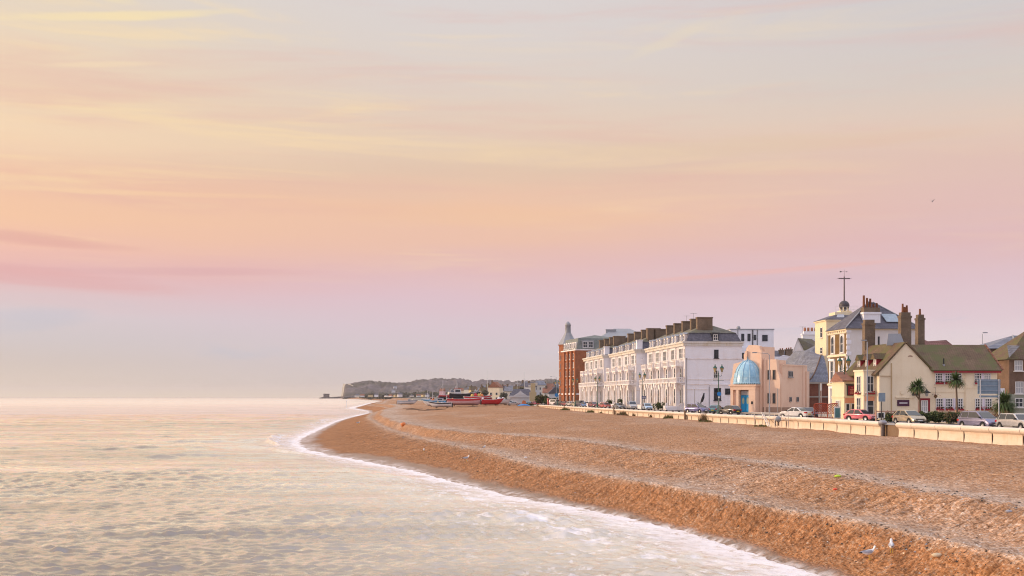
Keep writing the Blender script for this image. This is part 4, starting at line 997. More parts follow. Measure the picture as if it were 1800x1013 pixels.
for z_, w_ in ((3.95, .22), (3.72, .55), (3.55, .4), (3.4, .62), (3.25, .45)):
    n_w = 5
    for i in range(n_w):
        a = -1.05 - w_ / 2 + w_ * i / n_w; m.box(a, a + w_ / n_w * .7, 5.975, 5.99, z_, z_ + .075)
m.build('sign_lettering', plain('gold_letters', (.55, .30, .18)), sg)
m = MB(); m.box(-1.9, -.1, 6.14, 6.2, 2.05, 2.7); m.box(-1.35, -.2, .98, 1.1, 2.35, 2.9); m.build('fascia', paint('salmon_fascia', (.66, .30, .18), .6, .2), T)
win(b2_, -1.55, 6.2, .2, .55, 1.8, 0, 'tall'); win(b2_, -.75, 6.2, .2, .7, 1.8, 0, 'tall'); win(b2_, -2.0, 8.2, .5, 1.5, 1.9, -90, 'sash')
win(T, 0, 5.1, .2, 1.0, 2.3, -90, 'tall', M_red, M_net, name='door')
# gable wall furniture
m = MB(); x = xl(o, th, 1566.5); m.tube([(x, -.1, 0), (x, -.1, 7.0)], .055, 6); m.tube([(xl(o, th, 1547), -.1, 5.4), (x, -.1, 5.4)], .05, 6); m.build('drainpipe', paint('cream_pipe', (.5, .36, .2), .6, .3), T)
m = MB(); x = xl(o, th, 1600); m.prism([(x + .3 * math.cos(t), 7.8 + .16 * math.sin(t)) for t in [PI * k / 8 for k in range(9)]], 'y', -.04, 0); m.build('gable_vent', M_peachd, T)
m = MB(); xa, xb = xl(o, th, 1577), xl(o, th, 1598); z_ = zl(o, th, 1587, 714); m.box(xa, xb, -.08, 0, z_, z_ + .75, 0); m.box(xa + .25, xb - .25, -.1, -.08, z_ + .3, z_ + .45, 1)
m.build('notice_board', [paint('plum_board', (.07, .02, .05), .4, .1), plain('pale_letters', (.6, .56, .58))], T)
m = MB(); m.box(xa - .2, xb + .6, -.14, 0, z_ + 1.0, z_ + 1.12); m.box(xa + .4, xa + .8, -.1, 0, z_ + 1.45, z_ + 1.85); m.build('ledge', M_cream, T)
x = xl(o, th, 1624.5); 
m = MB(); m.box(x - .6, x + .6, -.05, 0, 0, 2.55); m.box(x - .72, x + .72, -.09, 0, 2.55, 2.67); m.box(x - .72, x - .6, -.09, 0, 0, 2.55); m.box(x + .6, x + .72, -.09, 0, 0, 2.55); d_ = m.build('door', M_red, T)
win(d_, x, -.05, .95, .85, 1.45, 0, 'six', M_wfr, M_net)
# wall lantern on bracket and hanging basket
m = MB(); xx = xl(o, th, 1629, -.7); z_ = zl(o, th, 1629, 695, -.7)
m.rev([(.06, z_ + .75), (.12, z_ + .55), (.50, z_ + .32), (.46, z_ + .28), (.27, z_ + .30)], (xx, -.7), 10); m.rev([(.26, z_ + .3), (.15, z_ - .12), (.0, z_ - .15)], (xx, -.7), 6, 1, smooth=False)
m.tube([(xx - 1.5, -.02, z_ + .3), (xx - .3, -.55, z_ + .3)], .03, 5); m.box(xx - 1.7, xx - .7, -.4, -.34, z_ - .05, z_ + .3)
m.build('wall_lantern', [M_black, plain('lantern_glass', (.35, .36, .36), .2)], T)
m = MB(); x = xl(o, th, 1644.5, -.5); z_ = zl(o, th, 1644, 697, -.5); m.tube([(x, -.05, z_ + 1.1), (x, -.5, z_ + 1.1), (x, -.5, z_ + .2)], .02, 4); m.rev([(.02, z_ - .25), (.2, z_ - .1), (.25, z_ + .08), (.0, z_ + .2)], (x, -.5), 8, 1)
hb = m.build('hanging_basket', [M_black, plain('basket_moss', (.16, .10, .05), .9)], T)
q = MB()
for i in range(34):
    a = Vector((x + rnd.gauss(0, .16), -.5 + rnd.gauss(0, .16), z_ + .15 + rnd.gauss(0, .1))); q.cbox(a, (.1, .1, .02), rnd.random() * 3, i % 2)
q.build('basket_flowers', [M_geran, plain('box_foliage', (.07, .12, .03), .8)], hb)
# windows of the front range
for px, up in ((1650, 1), (1666.8, 1), (1683.5, 1), (1719, 1), (1735, 1), (1651, 0), (1668, 0), (1686, 0), (1720, 0), (1737, 0)):
    x = xl(o, th, px, .05); z0 = zl(o, th, px, 674 if up else 720, .05); z1 = zl(o, th, px, 656 if up else 700.5, .05)
    if up and px == 1735: win(T, x, .05, z0 + .1, .95, z1 - z0 - .15, 0, 'cottage', None, M_net)
    else: win(T, x, .05, z0, .95, z1 - z0, 0, 'cottage', None, M_glass)
    if not (up and px == 1735): flowerbox(T, x, .05, z0 - .12, 1.0)
M_lil = paint('lilac_white', (.66, .60, .70), .6, .1)
for px, up in ((1658.5, 1), (1675, 1), (1659.5, 0), (1677, 0), (1728.5, 0), (1727, 1)):
    x = xl(o, th, px, .05); z0 = zl(o, th, px, 674 if up else 720, .05); z1 = zl(o, th, px, 656 if up else 700.5, .05); m = MB(); m.box(x - .13, x + .13, -.02, .05, z0, z1); m.build('shutter', M_lil, T)
m = MB(); x0 = xl(o, th, 1634); x1 = xl(o, th, 1697); z_ = zl(o, th, 1660, 690); m.box(x0, x1, -.0, .05, z_, z_ + .05); m.box(x1 - .04, x1, -.0, .05, z_ - 1.9, z_); m.box(x1, x1 + 2.2, 0, .05, z_ + .5, z_ + .55); m.tube([(xl(o, th, 1697), -.05, .3), (xl(o, th, 1697), -.05, 5.8)], .04, 6)
m.build('wall_trim', M_cream, T)
# pub chimneys
def stackpx(pxa, pxb, ytop, ybase, yl, pots, mat=None, dep=1.2, shoulders=True):
    dep *= .65; xa, xb = xl(PO, PT, pxa, yl) + dep * .25, xl(PO, PT, pxb, yl); z1 = zl(PO, PT, pxa, ytop, yl); z0 = zl(PO, PT, pxa, ybase, yl)
    m = MB(); m.box(xa, xb, yl, yl + dep, z0 - 1, z1 - .45); m.box(xa - .07, xb + .07, yl - .07, yl + dep + .07, z1 - .7, z1 - .45); m.box(xa + .06, xb - .06, yl + .06, yl + dep - .06, z1 - .45, z1)
    c = m.build('chimney', mat or M_stack, T); m = MB()
    for f_, h_ in pots: m.rev([(0, z1), (.16, z1), (.12, z1 + h_), (.16, z1 + h_), (0, z1 + h_ + .01)], (xa + (xb - xa) * f_, yl + dep / 2), 8)
    if pots: m.build('chimney_pots', M_pot, c)
stackpx(1581, 1602, 549, 605, 3.4, [(.3, 1.1), (.7, .9), (.5, .7)], dep=1.3)
stackpx(1517.5, 1538.5, 562, 613, 10.6, [], dep=1.4)
stackpx(1611, 1625.5, 553, 608, 7.2, [(.5, .75)], dep=1.3)
# pipe scar up the tall stack foot
m = MB(); m.add(*slab([(2.2, 3.0, 9.3), (4.6, 3.0, 9.3), (4.2, 3.4, 10.8), (2.6, 3.4, 10.8)], .1)); m.build('chimney_flashing', M_lead, T)

# dark roof behind the pub
o = (at(1622, 163)[0], 163, GZ)
T = thing('red_roofed_house', o, th, 'low house behind the pub, only its dark red hipped roof showing', 'house')
zt = zof(611, 163) - GZ - 1.6; MB().box(0, 6.4, 0, 5, 0, zt).build('wall', M_brickb, T)
m = MB(); m.add([(-.3, -.3, zt), (6.9, -.3, zt), (6.9, 5.3, zt), (-.3, 5.3, zt), (1.2, 2.2, zt + 2.85), (4.6, 2.2, zt + 2.8), (1.8, 2.2, zt + 2.6)], [(0, 1, 5, 6, 4), (1, 2, 5), (2, 3, 4, 6, 5), (3, 0, 4)]); m.build('roof', tiles('dark_red_tiles', (.22, .10, .09), (.27, .14, .12)), T)

# ---------------------------------------------------------------- brick houses at the right edge
o = (at(1731, 168)[0], 168, GZ); t0 = math.radians(2)
T = thing('brick_house', o, t0, 'tall brown brick house with blue slate hipped roof, behind the right end of the pub', 'house')
zt = zl(o, t0, 1740, 613); MB().box(0, 14, 0, 9, 0, zt).build('wall', M_brickb, T)
x = xl(o, t0, 1780, 4.5); zr = zl(o, t0, 1780, 590, 4.5)
m = MB(); m.add([(-.2, -.3, zt), (14.3, -.3, zt), (14.3, 9.3, zt), (-.2, 9.3, zt), (x, 4.5, zr), (x + 4, 4.5, zr)], [(0, 1, 5, 4), (1, 2, 5), (2, 3, 4, 5), (3, 0, 4)]); m.build('roof', M_slateb, T)
m = MB(); m.tube([(x, 4.4, zr), (x - 1.9, -.3, zt + .1)], .14, 5); m.build('hip_ridge', M_lead, T)
for px, p0, p1 in ((1753.5, 643, 622), (1755, 676, 652), (1735.5, 625, 615)):
    z0 = zl(o, t0, px, p0); win(T, xl(o, t0, px), 0, z0, 1.25 if px > 1740 else .8, zl(o, t0, px, p1) - z0, 0, 'sash', None, M_net)
o = (at(1774, 151)[0], 151, GZ); t0 = math.radians(2)
T = thing('brick_house', o, t0, 'brown brick house with tiled roof and grey-green ground floor, at the right edge', 'house')
zt = zl(o, t0, 1764, 632); zm = zl(o, t0, 1764, 693)
MB().box(0, 12, 0, 8, zm, zt).build('wall', M_brickb, T); MB().box(-.1, 12.1, -.1, 8, 0, zm).build('ground_floor', paint('grey_green_render', (.30, .31, .25), .8, .3), T)
m = MB(); zr = zt + 4.2; m.add([(-.5, -.3, zt), (12.5, -.3, zt), (12.5, 8.3, zt), (-.5, 8.3, zt), (4.4, 4, zr), (8, 4, zr)], [(0, 1, 5, 4), (1, 2, 5), (2, 3, 4, 5), (3, 0, 4), (0, 3, 2, 1)]); m.build('roof', M_tile, T)
for px, p0, p1 in ((1790, 652, 634), (1791.5, 692, 671)):
    z0 = zl(o, t0, px, p0); win(T, xl(o, t0, px), 0, z0, 1.1, zl(o, t0, px, p1) - z0, 0, 'six')
z0 = zl(o, t0, 1791, 716, -.1); win(T, xl(o, t0, 1791, -.1), -.1, z0, 1.1, 1.2, 0, 'sash')
m = MB(); x = xl(o, t0, 1766, -3); m.box(x - .9, x, -3, -.1, 0, zl(o, t0, 1762, 683)); m.build('side_wing', M_stucco, T)
m = MB(); x = xl(o, t0, 1774, -.5); m.add([(x, -.45, zt + .2), (x + 1.5, -.45, zt + 1.8), (x + .2, .5, zt + 1.9)], [(0, 1, 2)]); m.build('lead_valley', M_slateb, T)

# ================================================================== sea wall
def behind(px, Y, off):
    while (px - 900) / F * Y - float(WALL(Y)) < off: Y += .5
    return Y
M_conc = paint('wall_concrete', (.74, .62, .51), .85, .35, dc=(.5, .36, .25), scale=.8)
M_cop = paint('wall_coping', (.72, .62, .53), .75, .25, dc=(.5, .36, .25))
M_joint = plain('joint_dark', (.05, .035, .03), .9)
def wall_run(name, y0, y1, label, seg=4.4):
    yy = [y0]
    while yy[-1] < y1 - 1:
        d = math.hypot(1, (WALL(yy[-1] + .5) - WALL(yy[-1])) / .5); yy.append(min(y1, yy[-1] + seg / d))
    base = (float(WALL(y0)), y0, GZ); T = thing(name, base, 0, label, 'sea wall', 'sea wall runs along the shingle')
    for i in range(len(yy) - 1):
        a, b = yy[i] + .035, yy[i + 1] - .035
        for nm, prof, mt in (('coping', [(-.02, -.12), (-.16, -.06), (-.27, .04), (-.33, .16), (-.32, .28), (-.24, .37), (-.10, .42), (.20, .43), (.34, .39), (.36, -.14), (.0, -.14)], M_cop),
                             ('wall_panel', [(.03, -.144), (.34, -.144), (.34, -1.75), (-.10, -1.75), (-.02, -1.1), (.04, -.7), (.05, -.4), (.03, -.25)], M_conc)):
            rows = []
            for t in (a, (a + b) / 2, b):
                sl_ = (WALL(t + .3) - WALL(t - .3)) / .6; ln = math.hypot(1, sl_); nx, ny = 1 / ln, -sl_ / ln
                prof = [(p[0], p[1]) for p in prof]
                if nm == 'coping': pr = prof
                else: pr = [(.0 if k == 0 else p[0], p[1]) for k, p in enumerate(prof)]
                rows.append([(WALL(t) + p * nx - base[0], t + p * ny - base[1], q - .12 - (.22 * float(sst(140, 185, np.array(t))) if q > -1.5 else 0)) for p, q in pr])
            m = MB(); m.grid(rows, 0, False, close=True); n = len(rows[0]); m.add(rows[0], [tuple(range(n))]); m.add(rows[-1], [tuple(range(n))[::-1]])
            m.build(nm, mt, T)
        if i:
            t = yy[i]; m = MB(); m.cbox((float(WALL(t)) + .16 - base[0], t - base[1], -.66), (.36, .10, 2.0)); m.build('joint', M_joint, T)
    return T
wall_run('sea_wall', 84.0, 113.2, 'pale concrete sea wall right of the gap, nearest the viewer')
wall_run('sea_wall', 117.3, 386.0, 'long pale concrete sea wall curving away along the shingle, left of the gap')
# rounded steel flood gate end by the gap
T = thing('flood_gate_post', (WALL(117.2) - .02, 116.9, GZ), 0, 'rounded grey metal gate end post at the gap in the sea wall', 'gate post')
m = MB(); m.rev([(0, .45), (.25, .44), (.42, .34), (.45, .2), (.38, .05), (0, .0)], (0, 0), 14); m.build('cap', plain('grey_steel', (.30, .30, .34), .4), T)
m = MB(); m.tube([(0, 0, -1.3), (0, 0, .02)], .2, 10); m.build('post', plain('dark_steel', (.16, .13, .12), .6), T)
for yb in (199.0, 258, 330):
    T = thing('wall_buttress', (WALL(yb) - .3, yb, GZ - 1.2), 0, {199.0: 'dark timber post strapped against the sea wall behind the tall dry plant', 258: 'brown timber post against the sea wall below the silver car', 330: 'brown timber post against the far end of the sea wall'}[yb], 'post', 'timber posts against the sea wall')
    m = MB(); m.box(-.18, .18, -.35, .35, 0, 1.45); m.box(-.22, .22, -.4, .4, 1.45, 1.62); m.build('post', paint('old_timber', (.20, .14, .10), .9, .4), T)

# railings with a ladder frame on the shingle side
M_rail = plain('galvanised_rail', (.55, .52, .50), .4, .3)
yr = 150.0
T = thing('steps_railing', (WALL(yr) - .9, yr, GZ - 1.1), 0, 'white and grey tubular railings round the beach steps before the sea wall', 'railing')
def rp(px, dz, Y): return ((px - 900) / F * Y - T.location[0], Y - T.location[1], dz)
m = MB(); pts = [(1326, 160), (1340, 157), (1352.5, 154), (1362, 151), (1373, 148.5), (1385.5, 145.5)]
for px, Y in pts: m.tube([rp(px, 0, Y), rp(px, 1.75, Y)], .05, 6)
for z_ in (1.75, .95): m.tube([rp(px, z_, Y) for px, Y in pts], .05, 6)
m.tube([rp(1326, 1.75, 160), rp(1321, 1.75, 165), rp(1321, .9, 165)], .035, 6)
m.build('rail', M_rail, T)
m = MB(); m.tube([rp(1339, 1.75, 157), rp(1341, 1.3, 156), rp(1346, .6, 153), rp(1350, 0, 151)], .055, 6); m.tube([rp(1341.5, 1.7, 157), rp(1344, 1.3, 156), rp(1350, .55, 153), rp(1353.5, 0, 151)], .055, 6)
for k in range(5): f_ = k / 5 + .1; m.tube([rp(1340 + 9 * f_, 1.7 * (1 - f_), 156 - 5 * f_), rp(1343 + 10 * f_, 1.7 * (1 - f_), 156 - 5 * f_)], .03, 5)
m.build('ladder', plain('white_tube', (.72, .68, .64), .4), T)
T = thing('lifebuoy_housing', (at(1368, 147.5)[0], 147.5, GZ - .9), 0, 'round grey lifebuoy housing on a short post by the beach steps', 'housing')
m = MB(); m.tube([(0, 0, 0), (0, 0, .5)], .12, 8); m.build('post', M_stack, T)
m = MB(); m.rev([(0, -.15), (.36, -.15), (.40, 0), (.36, .15), (0, .18)], (0, 0), 16)
q = m.build('housing', plain('grey_plastic', (.28, .30, .33), .5), T); q.rotation_euler = (PI / 2, 0, 0); q.location = (0, 0, .85)

# ================================================================== cars
M_tyre = plain('tyre', (.02, .02, .02), .85); M_rim = plain('alloy', (.45, .45, .46), .3, .8)
M_cglass = plain('car_glass', (.03, .035, .045), .05, 0, .8); M_lens = plain('headlamp_lens', (.75, .75, .72), .08, .3, .8); M_tail = plain('tail_lens', (.40, .02, .02), .15)
M_plate_y = plain('number_plate_yellow', (.75, .52, .03), .5); M_plate_w = plain('number_plate_white', (.75, .75, .72), .5); M_blk = plain('black_trim', (.03, .03, .03), .6)
def carpaint(name, c, metal=.5): return plain(name, c, .28, metal, .5, 1.0)
KINDS = { # length, width, height, belt, x of: screen base, roof front, roof rear, rear base ; bonnet z front, bonnet z base
 'hatch': (4.0, 1.72, 1.48, .95, 1.10, .25, -1.25, -1.85, .70, .93),
 'old_hatch': (3.8, 1.62, 1.38, .90, .85, .30, -1.15, -1.75, .74, .86),
 'saloon': (4.5, 1.76, 1.42, .93, 1.00, .25, -.85, -1.55, .70, .92),
 'mpv': (4.4, 1.80, 1.62, 1.0, 1.35, .45, -1.75, -2.1, .78, 1.0),
 'suv': (4.6, 1.90, 1.85, 1.15, 1.05, .60, -1.95, -2.2, 1.0, 1.12),
 'estate': (4.6, 1.78, 1.48, .95, 1.1, .35, -1.8, -2.2, .72, .94),
 'van': (4.9, 1.95, 2.0, 1.2, 1.7, 1.05, -2.35, -2.42, .95, 1.18)}
CM = {}
def car_meshes(kind):
    if kind in CM: return CM[kind]
    L, W, Ht, bz, xs, xf, xr, xb, hz, hb = KINDS[kind]; hl = L / 2; w = W / 2; r = .31 if kind != 'suv' else .36
    xw1, xw2 = hl - .78, -hl + .80; zb = .22
    def arch(xc, n=7): return [(xc + (r + .06) * math.cos(a), r * .98 + (r + .06) * math.sin(a)) for a in [PI * k / n for k in range(n + 1)]]
    low = [(hl - .12, zb)] + [(x, max(z, zb)) for x, z in arch(xw1)] + [(x, max(z, zb)) for x, z in arch(xw2)] + [(-hl + .1, zb + .05)]
    rearz = bz if xb > -hl + .35 else bz - .02
    up = [(-hl, .45), (-hl + .02, .62), (-hl + .05 if kind != 'saloon' else -hl + .03, rearz - .04), (xb - (.02 if kind != 'saloon' else .05), rearz + .0), (xs, hb), ((xs + hl) / 2, (hb + hz) / 2 + .05), (hl - .28, hz), (hl - .08, hz - .12), (hl, .5), (hl - .03, .32)]
    prof = low + up
    def hw(x, z):
        t = abs(x) / hl; k = 1 - .16 * max(0, (t - .72) / .28) ** 2
        if z > .7: k -= .04 * (z - .7) / .3
        return w * k
    m = MB(); n = len(prof)
    vs = [(x, -hw(x, z), z) for x, z in prof] + [(x, hw(x, z), z) for x, z in prof]
    m.add(vs, [tuple(range(n)), tuple(range(n, 2 * n))[::-1]] + [(i, n + i, n + (i + 1) % n, (i + 1) % n) for i in range(n)], 0, True)
    # greenhouse shell
    wr = w * .74; wb_ = w * .93
    z0 = hb - .03; zr = Ht
    st = [(xs + .02, wb_, z0), (xf, wr, zr - .05), (xf - .15, wr, zr), ((xf + xr) / 2, wr * 1.01, zr + .02), (xr + .2, wr, zr - .02), (xr, wr, zr - .07), (xb, wb_, rearz - .03)]
    L_ = [(x, -a, z) for x, a, z in st]; Rr = [(x, a, z) for x, a, z in st]; k = len(st)
    m.add(L_ + Rr, [tuple(range(k))[::-1], tuple(range(k, 2 * k))] + [(i, i + 1, k + i + 1, k + i) for i in range(k - 1)], 0, False)
    body = m.mesh('body', [])
    # glass
    def lerp(a, b, t): return tuple(a[i] + (b[i] - a[i]) * t for i in range(3))
    A, B_, C_, D_ = (xs, wb_, z0), (xf - .1, wr, zr), (xr + .12, wr, zr - .03), (xb, wb_, rearz)
    def side(s):
        out = []
        xm = (xf + xr) / 2 - .02
        def P(x, t):   # t 0 belt .. 1 roof
            return (x, s * (wb_ + (wr - wb_) * t + .012), z0 + (zr - z0) * t)
        def xa(t): return xs + (xf - .1 - xs) * t
        def xd(t): return xb + (xr + .12 - xb) * t
        for a0, a1 in ((lambda t: xa(t) - .16, lambda t: xm + .05), (lambda t: xm - .05, lambda t: max(xd(t) + .16, xm - 1.05) if kind not in ('estate', 'mpv', 'suv') else max(xd(t) + .16, xm - .95))):
            out.append([P(a0(.08), .08), P(a1(.08), .08), P(a1(.86), .86), P(a0(.86), .86)])
        if kind in ('estate', 'mpv', 'suv'):
            a0 = lambda t: xm - 1.05; a1 = lambda t: xd(t) + .14
            out.append([P(a0(.1), .1), P(a1(.1), .1), P(a1(.84), .84), P(a0(.84), .84)])
        return out
    glass = []
    for s in (-1, 1):
        for q in side(s): mm = MB(); mm.add(q, [(0, 1, 2, 3)]); glass.append(('side_window', mm.mesh('side_window', M_cglass)))
    def slope(Pb, Pt, off, ins=.08):
        (x0, a0, zb0), (x1, a1, z1) = Pb, Pt
        mm = MB(); f0, f1 = .06, .92
        b = (x0 + (x1 - x0) * f0 + off, a0 + (a1 - a0) * f0 - ins, zb0 + (z1 - zb0) * f0 + .012); t = (x0 + (x1 - x0) * f1 + off, a0 + (a1 - a0) * f1 - ins, zb0 + (z1 - zb0) * f1 + .012)
        mm.add([(b[0], -b[1], b[2]), (b[0], b[1], b[2]), (t[0], t[1], t[2]), (t[0], -t[1], t[2])], [(0, 1, 2, 3)]); return mm
    glass.append(('windscreen', slope((xs + .02, wb_, z0), (xf, wr, zr - .05), .015).mesh('windscreen', M_cglass)))
    glass.append(('rear_window', slope((xb, wb_, rearz - .03), (xr, wr, zr - .07), -.015, .1).mesh('rear_window', M_cglass)))
    parts = glass
    for s, nm in ((-1, 'headlight'), (1, 'headlight')):
        mm = MB(); y0 = s * hw(hl - .2, .65) * .98; mm.add([(hl - .42, y0 * 1.01, hz - .13), (hl - .05, s * w * .62, hz - .22), (hl + .0, s * w * .60, hz - .30), (hl - .22, y0, hz - .27), (hl - .33, s * w * .72, hz - .045), (hl - .10, s * w * .58, hz - .10)], [(0, 3, 2, 1), (0, 1, 5, 4), (3, 0, 4), (1, 2, 5)]); parts.append((nm, mm.mesh(nm, M_lens)))
        mm = MB(); mm.box(-hl - .012, -hl + .14, min(s * w * .55, s * w * .88), max(s * w * .55, s * w * .88), .66, .86); mm.box(-hl + .03, -hl + .3, min(s * w * .86, s * w * .92), max(s * w * .86, s * w * .92), .68, .84); parts.append(('tail_light', mm.mesh('tail_light', M_tail)))
    mm = MB(); mm.box(hl - .02, hl + .015, -.26, .26, .36, .47); parts.append(('number_plate', mm.mesh('number_plate', M_plate_w)))
    mm = MB(); mm.box(-hl - .015, -hl + .02, -.26, .26, .50, .62); parts.append(('number_plate', mm.mesh('number_plate', M_plate_y)))
    mm = MB(); mm.box(hl - .05, hl + .008, -.5, .5, .52, .60); mm.box(hl - .05, hl + .008, -.62, .62, .25, .34); parts.append(('grille', mm.mesh('grille', M_blk)))
    for s in (-1, 1):
        mm = MB(); mm.cbox((xs - .25, s * (wb_ + .13), z0 + .09), (.14, .22, .15)); parts.append(('door_mirror', mm.mesh('door_mirror', M_blk)))
    ty = MB(); ty.rev([(r * .62, -.1), (r * .97, -.1), (r, -.07), (r, .07), (r * .97, .1), (r * .62, .1)], (0, 0), 18); tym = ty.mesh('tyre', M_tyre)
    ri = MB(); ri.rev([(0, -.085), (r * .2, -.085), (r * .6, -.06), (r * .62, -.095)], (0, 0), 10); ri.rev([(0, .085), (r * .2, .085), (r * .6, .06), (r * .62, .095)], (0, 0), 10); rim = ri.mesh('rim', M_rim)
    CM[kind] = (body, parts, tym, rim, [(xw1, w - .12), (xw1, -w + .12), (xw2, w - .12), (xw2, -w + .12)], r)
    return CM[kind]
PBODY = {}
def car(px, Y, heading, kind, pm, label, group='cars parked along the seafront road', z=None, small=False, name='parked_car'):
    """heading in degrees: direction the nose points, 0 = +x, -90 = towards the viewer"""
    if z is None: Y = behind(px, Y, 2.6 if px > 1300 else 1.9)
    x = (px - 900) / F * Y
    off = x - WALL(Y)
    z = (GZ if off < 3.9 or off > 11 else GZ - .12) if z is None else z
    if heading < 0: heading -= math.degrees(math.atan2(px - 900, F)) * 1.1
    T = thing(name, (x, Y, z), math.radians(heading), label, 'car' if kind != 'van' else 'van', group)
    if z is None: T.scale = (1.05, 1.05, 1.12) if px > 1300 else (1.18, 1.18, 1.22)
    body, parts, tym, rim, wh, r = car_meshes(kind)
    k = (kind, pm.name)
    if k not in PBODY: b = body.copy(); b.materials.append(pm); PBODY[k] = b
    bo = link('body', PBODY[k], T, bevel=.045)
    for nm, me in parts: link(nm, me, T)
    for wx, wy in wh:
        w_ = bpy.data.objects.new('wheel', None); COL.objects.link(w_); w_.parent = T; w_.location = (wx, wy, r); w_.rotation_euler = (PI / 2, 0, 0)
        link('tyre', tym, w_); link('rim', rim, w_)
    return T
c_gold = carpaint('champagne_paint', (.42, .34, .24)); c_mpv = carpaint('mauve_silver_paint', (.20, .19, .30)); c_silver = carpaint('silver_paint', (.52, .50, .50)); c_pink = carpaint('faded_red_paint', (.62, .13, .17), .1)
c_white = carpaint('white_paint', (.72, .70, .70), 0); c_dark = carpaint('dark_blue_paint', (.03, .035, .07)); c_black = carpaint('black_car_paint', (.03, .03, .035)); c_beige = carpaint('beige_paint', (.45, .40, .30)); c_teal = carpaint('teal_paint', (.12, .27, .30))
c_lblue = carpaint('ice_blue_paint', (.42, .52, .62)); c_red = carpaint('red_paint', (.42, .06, .05), .1); c_dred = carpaint('maroon_car_paint', (.22, .03, .04), .2); c_grey = carpaint('grey_paint', (.18, .19, .22)); c_blue = carpaint('blue_car_paint', (.08, .20, .48), .2); c_indigo = carpaint('indigo_paint', (.12, .12, .28))
car(1790, 103, -52, 'estate', c_silver, 'silver-gold car cut off by the right edge of the photo')
car(1722, 107.5, -48, 'mpv', c_mpv, 'mauve-silver people carrier with blue-grey bonnet, below the big sign back')
car(1598, 119, -55, 'hatch', c_gold, 'champagne hatchback with bright headlights, just right of the wall gap')
car(1513, 133, -32, 'old_hatch', c_pink, 'faded pinkish-red old hatchback in front of the pub bay')
car(1421, 158, -70, 'hatch', c_dark, 'dark blue hatchback with pale roof line, nose to the viewer beside the white saloon')
car(1398, 150, 130, 'saloon', c_white, 'white saloon seen from behind, near the beach steps')
car(1283, 171, 118, 'hatch', c_black, 'black hatchback with yellow rear plate in front of the domed hall')
car(1259, 205, 60, 'hatch', c_teal, 'teal car half hidden between the green lamp post and black hatchback')
car(1225, 189, -42, 'mpv', c_indigo, 'indigo and cream people carrier left of the black anchor')
car(1137, 240, -75, 'hatch', c_lblue, 'ice-blue hatchback parked under the nearest blue street sign')
car(1111, 256, -80, 'suv', c_silver, 'tall silver off-roader, the tallest car of the row')
car(1087.5, 275, -68, 'saloon', c_grey, 'dark grey saloon just left of the tall silver off-roader')
car(1063, 292, -65, 'hatch', c_red, 'red hatchback, right of the maroon one along the far row')
car(1043, 305, -65, 'hatch', c_dred, 'maroon hatchback, left of the bright red one along the far row')
for px, Y, h_, k_, p_, l_ in ((1030, 322, -62, 'hatch', c_blue, 'small blue car next to the maroon hatchback'), (1021, 327, -62, 'suv', c_dark, 'dark off-roader behind the small blue car'), (1012, 338, -62, 'hatch', c_beige, 'beige hatchback at the foot of the red brick block'),
     (1003, 349, -60, 'hatch', c_silver, 'silver hatchback farther along, before the brick block'), (995, 358, -60, 'hatch', c_dred, 'small dark red car before the brick block'), (988, 367, -60, 'hatch', c_black, 'black hatchback near the far end of the row'), (982, 374, -60, 'saloon', c_dark, 'dark saloon near the far end of the row'), (976, 380, -55, 'van', c_white, 'white van at the far end of the parked row')):
    car(px, Y, h_, k_, p_, l_)

# ================================================================== lamps, signs and posts
M_green = paint('dark_green_paint', (.03, .10, .075), .45, .1, streak=False); M_lglass = plain('lamp_glass', (.55, .40, .20), .2)
def lantern(root, x, z):
    m = MB(); m.tube([(x, 0, z - .25), (x, 0, z)], .06, 6); m.rev([(.12, z), (.3, z + .62), (.34, z + .64)], (x, 0), 6, 0, smooth=False)
    l = m.build('lantern', M_lglass, root)
    m = MB(); m.rev([(.38, z + .62), (.32, z + .72), (.14, z + .92), (.09, z + 1.0), (.05, z + 1.25), (0, z + 1.3)], (x, 0), 8, 0, smooth=False)
    for k in range(6): a = 2 * PI * k / 6; m.tube([(x + .12 * math.cos(a), .12 * math.sin(a), z), (x + .31 * math.cos(a), .31 * math.sin(a), z + .64)], .018, 4)
    m.build('lamp_cap', M_green, l)
def lamp_post(loc, label, group='green double lantern lamp posts along the promenade', hh=6.9):
    T = thing('street_lamp', loc, 0, label, 'lamp post', group)
    m = MB(); m.rev([(.24, 0), (.24, .5), (.16, .6), (.16, 1.2), (.11, 1.35), (.085, 1.5)], (0, 0), 10); m.tube([(0, 0, 1.5), (0, 0, hh - .4)], [.085, .06], 8); m.rev([(.06, hh - .4), (.13, hh - .35), (.06, hh - .2), (.02, hh + .2), (0, hh + .25)], (0, 0), 8)
    m.tube([(-.9, 0, hh - 1.4), (.9, 0, hh - 1.4)], .025, 5); m.build('post', M_green, T)
    m = MB()
    for s in (-1, 1): m.tube([(0, 0, hh - .55), (s * .25, 0, hh - .75), (s * .52, 0, hh - .6), (s * .56, 0, hh - .25)], .04, 6)
    m.build('arm', M_green, T)
    lantern(T, -.56, hh); lantern(T, .56, hh); return T
l0 = lamp_post((at(1484, 149)[0], 149, GZ), 'green double lantern lamp post in front of the panelled townhouse, with a small blue sign')
K = tree_kids()
for px, Y, l in ((1263, 186, 'green double lantern lamp post before the white end wall, left of the domed hall'), (1129, 248, 'green double lantern lamp post beside the ice-blue hatchback'), (1050, 296, 'green double lantern lamp post between the farthest and middle terrace blocks'), (1011, 322, 'green double lantern lamp post before the end wall of the brick block'), (979.5, 365, 'green double lantern lamp post just left of the brick block')):
    Y = behind(px, Y, 1.5); dup(l0, K, (at(px, Y)[0], Y, GZ), rnd.uniform(-.3, .3), l)
